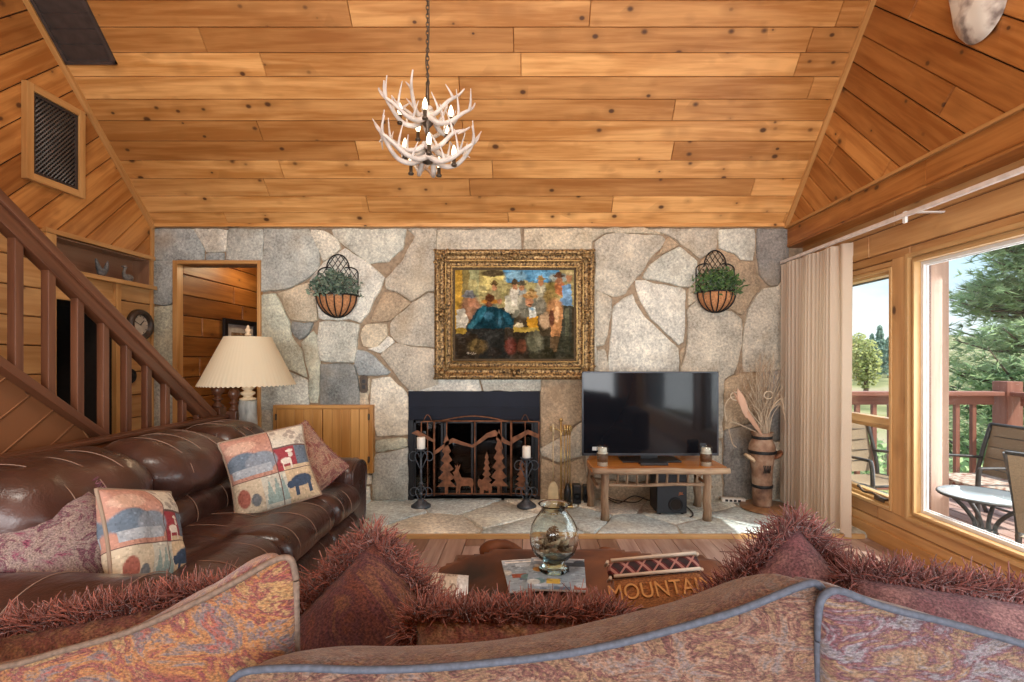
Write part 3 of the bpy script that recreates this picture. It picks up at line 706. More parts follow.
mb=MB(); mb.box((FX0+.06,BY+.008,HZ+.045),(FX1-.06,BY+.012,zb-.02)); mb.build('door_glass',pane_mat('smoked_glass',(.35,.38,.40),1.6),df)
mb=MB()
for k in range(5): mb.tube([(-.85+k*.18,BY+.12,HZ+.02),(-.85+k*.18,BY+.12,HZ+.09),(-.85+k*.18,BY+.40,HZ+.09)],.009,6)
for yy in (.16,.36): mb.tube([(-.88,BY+yy,HZ+.09),(-.10,BY+yy,HZ+.09)],.009,6)
mb.build('grate',M['iron'],o)
for k,(x0,z) in enumerate(((-.92,.17),(-.88,.30))):
    mb=MB(); mb.tube([(x0,BY+.26+.05*k,HZ+z-.02),(x0+.4,BY+.24,HZ+z),(x0+.78,BY+.27,HZ+z-.01)],[.06,.068,.055],10); mb.build('log',M['twig'],o)
# fire screen with forest cut-outs
YS=4.38
def sx(cx): return PX(400+cx/5.68,YS)
def sz(cy): return PZ(385+cy/5.68,YS)
o=empty('fire_screen',(sx(410),YS,HZ),'rusty three panel fire screen with cut-out stag, bear and pine trees','fire screen')
def pine_poly(cx,base,top,w):
    L=[];Rr=[]; n=6
    for k in range(n):
        t=k/n; z=base+(top-base)*(.12+.88*t); ww=w*(1-t*.82)
        L+= [(cx-ww,z),(cx-ww*.35,z-(base-top)*.10)]; Rr+=[(cx+ww,z),(cx+ww*.35,z-(base-top)*.10)]
    pts=[(cx-w*.16,base),(cx-w*.16,base+(top-base)*.12)]+L+[(cx,top)]+Rr[::-1]+[(cx+w*.16,base+(top-base)*.12),(cx+w*.16,base)]
    return pts
def silh(mb,pts,o3,u): mb.prism([(sx(a),sz(b)) for a,b in pts],o3,u,(0,0,1),(0,-.005,0))
def bars(mb,segs,r=.006):
    for a,b in segs: mb.tube([Vector((sx(a[0]),YS,sz(a[1]))),Vector((sx(b[0]),YS,sz(b[1])))],r,6)
mb=MB(); bars(mb,[((195,205),(630,205)),((195,205),(195,630)),((630,205),(630,630)),((195,618),(630,618))],.0075)
pts=[Vector((sx(230+370*t),YS,sz(205-28*math.sin(PI*t)))) for t in [i/14 for i in range(15)]]; mb.tube(pts,.007,6)
for xx in (265,425,575): bars(mb,[((xx,205),(xx,618))],.006)
mb.build('frame',M['rust'],o)
mb=MB()
silh(mb,[(195,375),(250,335),(268,318),(300,300),(350,320),(410,340),(450,310),(490,275),(520,262),(540,255),(570,280),(600,310),(630,325),(630,345),(590,330),(545,290),(500,298),(455,330),(415,355),(350,340),(300,325),(262,345),(215,385),(195,395)],(0,YS-.004,0),(1,0,0))
mb.build('mountain_ridge',M['rust'],o)
for (cx,base,top,w) in ((265,618,275,55),(493,600,378,34),(562,618,250,52)):
    mb=MB(); silh(mb,pine_poly(cx,base,top,w),(0,YS-.004,0),(1,0,0)); mb.build('pine_cutout',M['rust'],o)
mb=MB(); silh(mb,[(318,618),(322,560),(308,530),(306,505),(300,495),(312,486),(318,470),(312,450),(322,462),(328,448),(332,466),(345,445),(340,468),(334,486),(340,500),(350,524),(400,526),(416,535),(420,560),(414,580),(416,618),(406,618),(404,582),(392,570),(350,572),(344,585),(342,618),(334,618),(332,585),(326,618)],(0,YS-.008,0),(1,0,0)); mb.build('stag_cutout',M['rust'],o)
mb=MB(); silh(mb,[(452,618),(455,585),(444,570),(440,548),(450,530),(462,536),(480,540),(505,550),(520,562),(524,590),(518,618),(505,618),(503,596),(480,594),(474,618)],(0,YS-.008,0),(1,0,0)); mb.build('bear_cutout',M['rust'],o)
for side in (0,1):
    mb=MB(); xa_,xb_=(128,192) if side==0 else (634,788)
    top=205
    Y2=YS-.05
    def q(x,z): 
        t=(x-xa_)/(xb_-xa_); y=Y2+(YS-Y2)*(t if side==0 else 1-t)
        return Vector((sx(x),y,sz(z)))
    for a,b in (((xa_,top),(xb_,top)),((xa_,top),(xa_,622)),((xb_,top),(xb_,622)),((xa_,615),(xb_,615))): mb.tube([q(*a),q(*b)],.006,6)
    m_=(xa_+xb_)/2; mb.tube([q(m_,top),q(m_,615)],.005,6)
    mb.tube([q(m_-22+44*t,top-38*math.sin(PI*t)) for t in [i/8 for i in range(9)]],.004,5)
    tri=[(xa_,300),(xa_+(xb_-xa_)*.6,250),(xb_,275),(xb_,300),(xa_+(xb_-xa_)*.6,275),(xa_,335)] if side else [(xa_-50,265),(xa_-20,250),(xa_+30,285),(xb_,310),(xb_,325),(xa_,290)]
    b0=len(mb.v); n=len(tri); mb.v.extend([q(a,b) for a,b in tri]+[q(a,b)+Vector((0,-.005,0)) for a,b in tri])
    mb.face(range(b0,b0+n)); mb.face(range(b0+2*n-1,b0+n-1,-1))
    for i in range(n): mb.face((b0+i,b0+n+i,b0+n+(i+1)%n,b0+(i+1)%n))
    if side:
        pp=pine_poly(690,615,420,42); b0=len(mb.v); n=len(pp); mb.v.extend([q(a,b) for a,b in pp]+[q(a,b)+Vector((0,-.005,0)) for a,b in pp]); mb.face(range(b0,b0+n)); mb.face(range(b0+2*n-1,b0+n-1,-1))
    mb.build('side_panel',M['rust'],o)
# candle holders
def candle_holder(cx,topz,label,name='candle_holder'):
    Y=4.23; X=PX(cx,Y); o=empty(name,(X,Y,HZ),label,'candle holder','iron candle holders on the hearth')
    H=topz-HZ
    mb=MB(); mb.lathe([(0,0),(.085,0),(.085,.012),(.06,.03),(.03,.055),(.018,.07),(0,.07)],(X,Y,HZ),16); mb.build('base',M['blueiron'],o)
    mb=MB(); mb.tube([(X,Y,HZ+.06),(X,Y,HZ+H-.10)],.010,8)
    for zc in (.11,.2): mb.ball((X,Y,HZ+zc),(.018,.018,.02),8)
    for s in (-1,1):
        for (z0,hh,w) in ((.06,.12,.05),(H-.24,.13,.055)):
            pts=[]
            for i in range(22):
                t=i/21; a=t*2.2*PI; rr_=w*(1-.75*t) 
                pts.append((X+s*(.012+w-rr_*math.cos(a)*1.0),Y,HZ+z0+hh*.5+rr_*math.sin(a)*1.1))
            mb.tube(pts,.0045,5)
            mb.tube(spline([(X+s*.01,Y,HZ+z0-.03),(X+s*w*.5,Y,HZ+z0+.01),(X+s*w*.95,Y,HZ+z0+hh*.6),(X+s*.012,Y,HZ+z0+hh)]),.005,5)
    mb.build('stem',M['blueiron'],o)
    mb=MB(); mb.lathe([(0,0),(.02,0),(.05,.015),(.052,.022),(0,.022)],(X,Y,HZ+H-.122),14); mb.build('dish',M['blueiron'],o)
    mb=MB(); mb.lathe([(0,0),(.034,0),(.036,.004),(.036,.096),(.032,.1),(0,.098)],(X,Y,HZ+H-.10),18); mb.tube([(X,Y,HZ+H-.004),(X,Y,HZ+H+.008)],.002,5,m=1); mb.build('candle',[M['wax'],M['dark']],o)
candle_holder(421,PZ(437,4.23),'taller scrolled iron candle holder at the cabinet side of the fireplace')
candle_holder(526.5,PZ(446,4.23),'shorter scrolled iron candle holder between fire screen and brass tools')
# brass fireplace tools
Y=4.25; X=PX(561,Y); o=empty('fireplace_tool_set',(X,Y,HZ),'brass fireplace tool set on a stand beside the fireplace','fireplace tools')
zt=PZ(420,Y)
mb=MB(); mb.box((X-.10,Y-.07,HZ),(X+.10,Y+.07,HZ+.018),bev=.006); mb.build('base',M['brass'],o)
mb=MB(); mb.tube([(X,Y,HZ+.015),(X,Y,zt)],.008,8); mb.ball((X,Y,zt),.018,10); mb.tube(spline([(X-.085,Y,zt-.10),(X-.09,Y,zt-.06),(X-.03,Y,zt-.085),(X,Y,zt-.10),(X+.03,Y,zt-.085),(X+.09,Y,zt-.06),(X+.085,Y,zt-.10)]),.006,6); mb.build('stand',M['brass'],o)
xs=X-.07
mb=MB(); mb.tube([(xs,Y-.03,zt-.12),(xs,Y-.03,HZ+.20)],.005,6); mb.tube([(xs,Y-.03,zt-.12),(xs,Y-.03,zt-.03)],[.009,.011],8); mb.prism([(-.036,.04),(.036,.04),(.045,.06),(.042,.17),(.028,.20),(.015,.22),(-.015,.22),(-.028,.20),(-.042,.17),(-.045,.06)],(xs,Y-.035,HZ),(1,0,0),(0,0,1),(0,-.012,0)); mb.build('shovel',plain('pale_brass',(.62,.50,.30),.4,.4),o)
for k,(dx,l) in enumerate(((.03,.17),(.055,.2),(.075,.16))):
    mb=MB(); mb.tube([(X+dx,Y-.02,zt-.12),(X+dx,Y-.02,HZ+l)],.005,6); mb.tube([(X+dx,Y-.02,zt-.13),(X+dx,Y-.02,zt-.04)],[.008,.011],8)
    if k==1: mb.tube([(X+dx,Y-.02,HZ+.2),(X+dx,Y-.02,HZ+.15),(X+dx,Y-.02,HZ+.04)],[.012,.03,.034],10,m=1)
    elif k==0: mb.tube([(X+dx,Y-.02,HZ+.17),(X+dx,Y-.02,HZ+.05),(X+dx-.03,Y-.02,HZ+.09)],[.005,.006,.002],6)
    else: mb.tube([(X+dx-.008,Y-.02,HZ+.2),(X+dx-.018,Y-.02,HZ+.12),(X+dx,Y-.02,HZ+.04)],.004,6); mb.tube([(X+dx+.008,Y-.02,HZ+.2),(X+dx+.018,Y-.02,HZ+.12),(X+dx,Y-.02,HZ+.04)],.004,6)
    mb.build(('poker','brush','tongs')[k],[M['brass'],M['plastic']],o)
# ---------------- painting
class Paint:
    def __init__(s,w,h,c=(0,0,0)):
        s.a=np.zeros((h,w,3))+np.array(c); s.w=w; s.h=h
        yy,xx=np.mgrid[0:h,0:w]; s.x=(xx+.5)/w; s.y=(yy+.5)/h; s.rg=np.random.RandomState(3)
    def put(s,mask,c): s.a=s.a*(1-mask[...,None])+np.array(c)*mask[...,None]
    def ell(s,x,y,rx,ry,c,rot=0,soft=.15,al=1):
        dx=s.x-x; dy=s.y-y; ca,sa=math.cos(rot),math.sin(rot); k=s.w/s.h
        dx=dx*k; X_=dx*ca+dy*sa; Y_=-dx*sa+dy*ca
        d=np.sqrt((X_/(rx*k))**2+(Y_/ry)**2); s.put(np.clip((1-d)/soft,0,1)*al,c)
    def rect(s,x0,y0,x1,y1,c,al=1): s.put(((s.x>=x0)&(s.x<x1)&(s.y>=y0)&(s.y<y1))*al*1.0,c)
    def poly(s,pts,c,al=1):
        ins=np.zeros(s.x.shape,bool); n=len(pts)
        for i in range(n):
            (x0,y0),(x1,y1)=pts[i],pts[(i+1)%n]
            if y0==y1: continue
            cnd=((y0>s.y)!=(y1>s.y))&(s.x<(x1-x0)*(s.y-y0)/(y1-y0)+x0); ins^=cnd
        s.put(ins*al*1.0,c)
    def strokes(s,n,amp,l=(5,2)):
        for _ in range(n):
            i=s.rg.randint(0,s.h); j=s.rg.randint(0,s.w); f=1+amp*s.rg.uniform(-1,1)
            s.a[max(0,i-l[1]//2):i+l[1],max(0,j-l[0]//2):j+l[0]]*=f
    def at(s,u,v): return tuple(np.clip(s.a[min(s.h-1,max(0,int(v*s.h))),min(s.w-1,max(0,int(u*s.w)))],0,1))
pt=Paint(200,150,(.10,.075,.04))
def nx(cx): return (cx-122)/593
def ny(cy): return (cy-112)/440
def E(cx,cy,rx,ry,c,rot=0,soft=.3,al=1): pt.ell(nx(cx),ny(cy),rx/593,ry/440,c,rot,soft,al)
def PL(pts,c,al=1): pt.poly([(nx(a),ny(b)) for a,b in pts],c,al)
pt.rect(0,0,1,.42,(.42,.36,.18)); pt.rect(0,0,.06,.7,(.55,.36,.08)); pt.rect(.06,0,.12,.6,(.30,.24,.10)); pt.rect(.12,0,.2,.45,(.42,.42,.24))
pt.rect(.40,.0,.88,.14,(.16,.36,.52)); E(430,140,60,30,(.30,.48,.58)); E(560,135,70,22,(.20,.40,.55)); E(640,150,60,25,(.45,.50,.45))
E(312,150,70,45,(.72,.62,.26)); E(312,128,72,20,(.13,.10,.05)); E(312,185,80,38,(.58,.50,.22)); E(345,215,40,45,(.50,.45,.22))
for (x,y) in ((210,185),(260,215),(360,190),(470,190),(505,200)): E(x,y,28,34,(.45,.40,.20)); 
for (x,y,hc,bc) in ((318,190,(.18,.12,.05),(.42,.36,.20)),(420,185,(.16,.12,.07),(.62,.58,.46)),(455,190,(.14,.12,.08),(.40,.42,.38)),(550,165,(.34,.24,.10),(.50,.47,.34)),(505,230,(.30,.20,.08),(.45,.35,.2))):
    E(x,y+60,36,62,bc); E(x,y+8,15,20,(.48,.27,.15)); E(x,y-8,28,7,hc); E(x,y-18,15,12,hc)
PL([(372,240),(455,235),(470,330),(372,330)],(.58,.55,.43)); PL([(395,215),(440,215),(430,290),(405,285)],(.70,.66,.55))
E(610,215,42,60,(.30,.24,.09)); E(590,255,36,50,(.34,.25,.10)); E(645,200,30,45,(.45,.20,.09)); E(640,165,20,22,(.42,.22,.12)); E(638,142,36,9,(.17,.09,.05)); E(640,132,20,14,(.17,.09,.05))
PL([(655,190),(700,180),(708,290),(650,285),(625,270),(660,245)],(.24,.38,.52)); E(690,150,18,24,(.56,.32,.18)); E(692,130,30,9,(.50,.42,.24)); PL([(640,285),(708,290),(700,530),(640,530)],(.10,.10,.07)); PL([(672,300),(690,300),(690,520),(668,520)],(.17,.17,.11))
E(620,300,46,55,(.55,.32,.16)); PL([(585,310),(660,300),(655,400),(625,520),(595,510),(600,400),(580,350)],(.50,.28,.13)); E(572,360,36,50,(.52,.38,.24)); E(604,350,16,50,(.20,.09,.05)); E(630,330,14,50,(.66,.44,.25))
# seated figures
E(200,300,60,70,(.34,.20,.12)); PL([(130,310),(165,300),(190,360),(170,410),(128,400)],(.62,.58,.48)); E(203,268,22,30,(.50,.27,.16)); E(190,240,42,14,(.24,.24,.24)); E(192,225,28,16,(.30,.30,.30)); E(235,290,18,12,(.52,.30,.18))
E(292,360,92,88,(.02,.085,.11)); PL([(175,400),(235,305),(300,292),(370,310),(415,350),(412,400),(370,395),(365,470),(400,548),(240,548),(235,430),(195,420)],(.015,.07,.09)); E(250,330,20,60,(.05,.19,.24),.5); E(290,340,30,26,(.05,.15,.20)); E(385,350,18,40,(.045,.16,.21),-.5); E(345,360,10,50,(.04,.13,.17),-.1); E(205,385,16,34,(.05,.18,.22),.6)
E(297,268,50,16,(.50,.25,.06)); E(295,250,27,24,(.16,.07,.03)); E(290,282,22,14,(.22,.10,.05)); E(345,268,14,16,(.50,.28,.16)); 
E(492,300,64,66,(.22,.21,.16)); E(552,290,30,50,(.26,.24,.18)); PL([(480,345),(534,340),(536,400),(484,404)],(.56,.32,.04)); PL([(490,300),(522,295),(528,345),(494,350)],(.62,.62,.55)); E(506,305,16,8,(.28,.40,.46)); E(492,268,22,30,(.55,.30,.17)); E(494,282,14,4,(.16,.07,.03)); E(496,240,50,16,(.46,.28,.12)); E(500,228,32,14,(.60,.42,.20)); E(425,330,16,30,(.26,.25,.19),.7)
# table and shadows below it
pt.rect(0,.66,.62,1,(.055,.04,.025),.8); pt.rect(.62,.75,1,1,(.06,.06,.035),.75)
PL([(128,400),(180,395),(175,430),(128,425)],(.40,.28,.06)); PL([(412,392),(540,398),(545,418),(415,420)],(.46,.34,.09)); E(440,385,26,14,(.62,.55,.38)); 
E(235,490,58,44,(.15,.11,.05)); E(215,480,14,36,(.26,.19,.08),.4); E(255,485,12,34,(.20,.14,.06),-.2); E(400,490,36,50,(.16,.05,.03)); E(455,490,28,40,(.20,.09,.05)); E(320,520,40,30,(.05,.04,.03)); E(520,470,50,62,(.16,.155,.10),-.3); E(535,450,20,50,(.22,.21,.14),-.3); E(590,520,30,30,(.05,.045,.02))
pt.rect(.10,.93,.115,.95,(.5,.45,.38)); 
for k in range(9): pt.rect(.095+k*.009,.925+.012*(k%2),.101+k*.009,.945,(.42,.36,.28))
pt.a=np.clip(pt.a,0,1)**1.3*1.05; 
nf=np.array([[.5*noise.noise(Vector((i*.06,j*.06,1)))+.35*noise.noise(Vector((i*.16,j*.16,4)))+.3*noise.noise(Vector((i*.4,j*.4,9))) for i in range(200)] for j in range(150)])
pt.a=np.clip(pt.a*(1+.95*nf[...,None])+.05*np.clip(nf,0,1)[...,None],0,1)
pt.strokes(1500,.22,(6,2)); pt.strokes(900,.2,(2,5))
x0,x1,z0,z1=PX(434.5,BY-.06),PX(594.5,BY-.06),PZ(379.5,BY-.06),PZ(249.5,BY-.06); yf=BY-.032
o=empty('framed_painting',((x0+x1)/2,BY,z0),'large painting of cowboys round a saloon table in an ornate gilt frame','painting')
cx0,cx1,cz0,cz1=x0+.185,x1-.185,z0+.185,z1-.185
mb=MB(); mb.box((cx0-.02,yf-.028,cz0-.02),(cx1+.02,yf-.02,cz1+.02),c=(.1,.07,.04))
mb.grid(lambda u,v:(cx0+(cx1-cx0)*u,yf-.0285,cz1-(cz1-cz0)*v),260,195,col=lambda u,v:pt.at(u+.010*noise.noise(Vector((u*45,v*34,0))),v+.013*noise.noise(Vector((u*45,v*34,7)))),flip=True,sm=False)
M['canvas']=attrmat('oil_canvas',.8,.25,120,.08,.85); mb.build('canvas',M['canvas'],o)
gm,nt,b,out=newmat('carved_gilt'); tc=N(nt,'ShaderNodeTexCoord'); n1=N(nt,'ShaderNodeTexNoise',i_Scale=55.0,i_Detail=5.0); nt.links.new(tc.outputs['Object'],n1.inputs['Vector'])
rp=ramp(nt,[(.36,(.035,.022,.012)),(.5,(.23,.135,.05)),(.66,(.50,.33,.14))],n1.outputs['Fac']); nt.links.new(rp.outputs[0],b.inputs['Base Color']); b.inputs['Metallic'].default_value=.55; b.inputs['Roughness'].default_value=.42; bump(nt,b,n1.outputs['Fac'],.8,.008); M['gilt']=gm
M['gilt2']=plain('rubbed_gold',(.60,.40,.15),.32,.75,var=.3,sc=60)
prof=[(0,0),(0,.035),(.012,.055),(.03,.062),(.045,.052),(.055,.040),(.075,.030),(.092,.038),(.10,.046),(.112,.040),(.12,.028),(.135,.024),(.15,.034),(.16,.036),(.168,.026),(.185,.012),(.19,.0)]
mb=MB()
def framepass(mb,rng,mi,prof,amp):
    cs=[(x0,z0),(x1,z0),(x1,z1),(x0,z1)]
    for s in range(4):
        a=cs[s]; b_=cs[(s+1)%4]; L=math.hypot(b_[0]-a[0],b_[1]-a[1]); t=((b_[0]-a[0])/L,(b_[1]-a[1])/L); n=(-t[1],t[0])
        k=int(L/.012)
        def fn(u,v):
            i=int(round(v*(len(prof)-1))); w_,h=prof[i]
            d=w_+(L-2*w_)*u
            hh=h+ (amp*math.sin(d*150)*math.sin(i*2.1) if 1<i<len(prof)-2 else 0)
            return (a[0]+t[0]*d+n[0]*w_, yf-hh, a[1]+t[1]*d+n[1]*w_)
        mb.grid(fn,k,len(prof)-1,mi)
framepass(mb,None,0,prof,.003)
mb.build('frame',M['gilt'],o,fixn=True)
mb=MB()
for w_ in (.103,.158):
    mb.tube([(x0+w_,yf-.045,z0+w_),(x1-w_,yf-.045,z0+w_),(x1-w_,yf-.045,z1-w_),(x0+w_,yf-.045,z1-w_),(x0+w_,yf-.045,z0+w_)],.006,6)
mb.build('gold_bead',M['gilt2'],o)
def ornament(cx,cz,sx_,sz_,k=1.0):
    mb=MB()
    mb.ball((cx,yf-.055,cz),(.035*k,.022,.035*k),10)
    for s in (-1,1):
        for q in (-1,1):
            for j in range(2):
                w=(.065-.02*j)*k; pts=[]
                for i in range(16):
                    t=i/15; a=t*2.6*PI; r_=w*.42*(1-.7*t)
                    pts.append((cx+s*(sx_*(.55+.4*j)*k+r_*math.cos(a)),yf-.052-.008*t,cz+q*(sz_*(.5+.35*j)*k+r_*math.sin(a))))
                mb.tube(pts,[.010*k*(1-.5*i/15) for i in range(16)],6)
    for i in range(6):
        a=i*PI/3; mb.ball((cx+.045*k*math.cos(a),yf-.055,cz+.045*k*math.sin(a)),(.02*k,.014,.014*k),8)
    mb.build('carved_ornament',M['gilt'],o)
for cx in (x0+.065,x1-.065):
    for cz in (z0+.065,z1-.065): ornament(cx,cz,.07,.07,.80)
    ornament(cx,(z0+z1)/2,.035,.11,.8)
for cz in (z0+.062,z1-.062): ornament((x0+x1)/2,cz,.13,.035,.8)
# ---------------- wall cabinet
x0,x1,z0,z1=PX(273.5,BY-.05),PX(373,BY-.05),PZ(473,BY-.05),PZ(405,BY-.05); yc=BY-.055
o=empty('wall_cabinet',((x0+x1)/2,BY,z0),'two-door golden oak cabinet built into the stone wall behind the sofa','cabinet')
mb=MB(); mb.box((x0,yc+.012,z0),(x1,BY+.02,z1)); 
for a,b_ in (((x0,yc-.004,z0),(x0+.03,yc+.02,z1)),((x1-.03,yc-.004,z0),(x1,yc+.02,z1)),((x0+.03,yc-.004,z1-.03),(x1-.03,yc+.02,z1)),((x0+.03,yc-.004,z0),(x1-.03,yc+.02,z0+.03))): mb.box(a,b_,bev=.003)
mb.build('body',M['oak'],o)
xm=(x0+x1)/2
for s,(a,b_) in enumerate(((x0+.036,xm-.004),(xm+.004,x1-.036))):
    mb=MB(); n=5; w=(b_-a)/n
    for k in range(n): mb.box((a+k*w+.001,yc-.012,z0+.036),(a+(k+1)*w-.001,yc+.012,z1-.036),bev=.004)
    dd=mb.build('door',M['oak'],o)
    xh=(x0+.03) if s==0 else (x1-.034)
    for zz in (z0+.10,z1-.13):
        mb=MB(); mb.box((xh-.006,yc-.02,zz),(xh+.010,yc-.003,zz+.05),bev=.003); mb.tube([(xh+.002,yc-.02,zz-.004),(xh+.002,yc-.02,zz+.054)],.005,6); mb.build('hinge',M['bronze'],dd)
# small outlet on the stone
X=PX(364.5,BY); Z=PZ(384,BY)
mb=MB(); mb.prism([(-.038,-.055),(-.025,-.075),(0,-.08),(.025,-.075),(.038,-.055),(.032,0),(.038,.055),(.025,.075),(0,.08),(-.025,.075),(-.038,.055),(-.032,0)],(X,BY-.012,Z),(1,0,0),(0,0,1),(0,-.012,0)); o=mb.build('outlet_plate',M['bronze'],tagv=('small ornate bronze outlet plate on the stone above the cabinet','outlet'))
mb=MB(); mb.box((X-.016,BY-.03,Z+.008),(X+.016,BY-.022,Z+.042),bev=.004); mb.box((X-.016,BY-.03,Z-.042),(X+.016,BY-.022,Z-.008),bev=.004); mb.build('socket',M['plastic'],o)
# ---------------- wall planters
M['coco']=plain('coir_liner',(.46,.21,.09),.9,var=.35,sc=60,bs=.6)
M['planter_iron']=plain('black_iron_wire',(.02,.018,.017),.5,.5)
M['leafA']=fibre('dusty_leaf',(.035,.075,.045),(.20,.27,.19),.6); M['leafB']=fibre('green_leaf',(.025,.065,.015),(.12,.22,.055),.55)
def planter(cx,ytop,ymid,ybot,w,label,leafm,rich):
    Yp=BY-.10; X=PX(cx,Yp); zr=PZ(ymid,Yp); zb=PZ(ybot,Yp); zt=PZ(ytop,BY-.04); r=w/2*Yp/F; yw=BY-.022
    o=empty('wall_planter',(X,BY,zb),label,'planter','half-round planters on the stone wall')
    mb=MB(); H=zr-zb
    mb.lathe([(r*.93*math.sin(PI/2*t),-H*.96*math.cos(PI/2*t)) for t in [i/9 for i in range(10)]],(X,yw,zr),20,a0=PI,a1=2*PI,closed=False); mb.build('liner',M['coco'],o)
    mb=MB(); mb.tube([(X+r*math.cos(a),yw+r*math.sin(a),zr) for a in [PI+PI*i/20 for i in range(21)]],.007,6); mb.tube([(X-r,yw,zr),(X+r,yw,zr)],.006,6)
    for k in range(8):
        a=PI+PI*(k+.5)/8
        mb.tube([(X+r*.97*math.sin(PI/2*t)*math.cos(a),yw+r*.97*math.sin(PI/2*t)*math.sin(a),zr-H*math.cos(PI/2*t)) for t in [i/8 for i in range(9)]],.0055,5)
    mb.build('basket',M['planter_iron'],o)
    mb=MB(); ht=zt-zr
    arc=[(X-r*.95,yw,zr)]+[(X-r*.95,yw,zr+ht*.55)]
    arc+=[(X-r*.95+r*.45*(1-math.cos(t)) ,yw,zr+ht*(.55+.14*math.sin(t))) for t in [PI*i/8/1.6 for i in range(1,9)]]
    arc2=[(X+r*.55*math.cos(a),yw,zr+ht*.62+ht*.38*math.sin(a)) for a in [PI-PI*i/16 for i in range(17)]]
    mb.tube(arc,.006,5); mb.tube([(2*X-p[0],p[1],p[2]) for p in arc],.006,5); mb.tube(arc2,.006,5)
    def inside(px,pz):
        dx=abs(px-X); dz=pz-zr
        if dz<0: return False
        if dx<r*.95 and dz<ht*.58: return True
        return (dx/(r*.55))**2+(max(0,dz-ht*.62)/(ht*.38))**2<1 and dz>=0 or (dx<r*.55 and dz<ht*.62)
    for s in (-1,1):
        for k in range(-12,13):
            c0=k*r*.26; pts=[]
            for i in range(80):
                q=-1.6*r+3.2*r*i/79; px=X+c0+q*.75; pz=zr+ht*.5+s*q*1.1
                if inside(px,pz): pts.append((px,yw+.003*s,pz))
            if len(pts)>2: mb.tube([pts[0],pts[-1]],.0032,4)
    mb.build('trellis',M['planter_iron'],o)
    mb=MB(); rg=random.Random(int(cx))
    for i in range(rich):
        a=rg.uniform(PI,2*PI); rr_=r*rg.uniform(.05,1.0); bx=X+rr_*math.cos(a); by=yw-.01+rr_*.85*math.sin(a)
        h=rg.uniform(-.02,.19)*(1.1-.5*abs(bx-X)/r); out_=rg.uniform(0,.06)
        dr=Vector((bx-X,by-yw,0)); dr=dr.normalized() if dr.length else Vector((0,-1,0))
        c=Vector((bx,by,zr+h))+dr*out_
        l=rg.uniform(.035,.065); t=Vector((rg.uniform(-1,1),rg.uniform(-1,.1),rg.uniform(-.4,.8))).normalized(); n=t.orthogonal().normalized(); n.rotate(Matrix.Rotation(rg.uniform(0,6),3,t)); bi=t.cross(n)
        b0=len(mb.v); mb.v.extend([c,c+t*l*.45+bi*l*.26+n*.004,c+t*l+n*-.006,c+t*l*.45-bi*l*.26+n*.004,c+t*l*.5-n*.004]); rv=rg.random()
        for f in ((0,1,4),(1,2,4),(2,3,4),(3,0,4)): mb.face([b0+q for q in f],None,0,rv)
    mb.build('foliage',leafm,o)
planter(334.5,254,295,317,43,'half-round wall planter with dusty green leaves near the hall doorway',M['leafA'],520)
planter(718.5,250,292,312,41,'half-round wall planter with bright green leaves beside the curtain',M['leafB'],520)
# ---------------- left wall things
x=LX
o=empty('air_grille',(x,3.51,2.5),'wood framed dark mesh air grille on the gable above the stairs','grille')
y0,y1,z0,z1=3.295,3.735,2.525,3.185
mb=MB(); ringbox(mb,x,x+.04,y0,y1,z0,z1,.05); mb.build('frame',M['trim'],o)
mb=MB(); ringbox(mb,x+.002,x+.028,y0+.05,y1-.05,z0+.05,z1-.05,.022); mb.box((x+.002,y0+.05,z0+.05),(x+.006,y1-.05,z1-.05)); mb.build('rim',plain('grille_dark',(.035,.025,.022),.6),o)
mb=MB()
M['mesh']=plain('grille_mesh',(.14,.125,.115),.5,.4)
n=16; hw=(y1-y0-.14); hh=(z1-z0-.14)
for i in range(-24,30):
    for s in (-1,1):
        pts=[]
        for t in range(60):
            q=t/59; yy=y0+.07+q*hw; zz=z0+.07+ (i*.034) + s*(q*hw*1.25) + (0 if s>0 else hw*1.25*.5)
            if z0+.07<=zz<=z1-.07: pts.append((x+.018+.003*s,yy,zz))
        if len(pts)>1: mb.tube([pts[0],pts[-1]],.0055 if s>0 else .003,4)
mb.build('mesh',M['mesh'],o)
o=empty('ceiling_vent',(-3.18,3.3,ceilZ(3.3)),'dark slatted vent set in the sloped plank ceiling','vent')
T=Matrix(((1,0,0),(0,-1/hyp,-SL/hyp),(0,SL/hyp,-1/hyp))); O=Vector((0,BY,CZ0))
def cv(xx,L,h): return O+T@Vector((xx,L,h))
v0=(BY-3.585)*hyp; v1=v0+1.0
M3=Matrix.Translation(O)@T.to_4x4()
VA,VB=-3.362,-2.995
mb=MB()
for a,b_ in (((VA,v0,.008),(VA+.022,v1,.03)),((VB-.022,v0,.008),(VB,v1,.03)),((VA,v0,.008),(VB,v0+.022,.03)),((VA,v1-.022,.008),(VB,v1,.03))): mb.box(a,b_,M=M3)
M['vent']=plain('vent_brown',(.045,.032,.028),.55,var=.25); mb.build('frame',M['vent'],o)
mb=MB(); mb.box((VA+.02,v0+.02,.006),(VB-.02,v1-.02,.010),M=M3)
q=v0+.035
while q<v1-.04:
    b0=len(mb.v); mb.v.extend([cv(VA+.02,q,.012),cv(VB-.02,q,.012),cv(VB-.02,q+.085,.024),cv(VA+.02,q+.085,.024),cv(VA+.02,q+.09,.012),cv(VB-.02,q+.09,.012)])
    mb.face((b0,b0+1,b0+2,b0+3)); mb.face((b0+3,b0+2,b0+5,b0+4)); q+=.092
mb.build('slats',M['vent'],o,fixn=False)
mb=MB(); Mx=Matrix(((0,0,1),(1,0,0),(0,1,0)))
Y=4.292; Z=1.607
o=empty('wall_clock',(x,Y,Z),'round dark framed clock on the boards beside the closet doorway','clock')
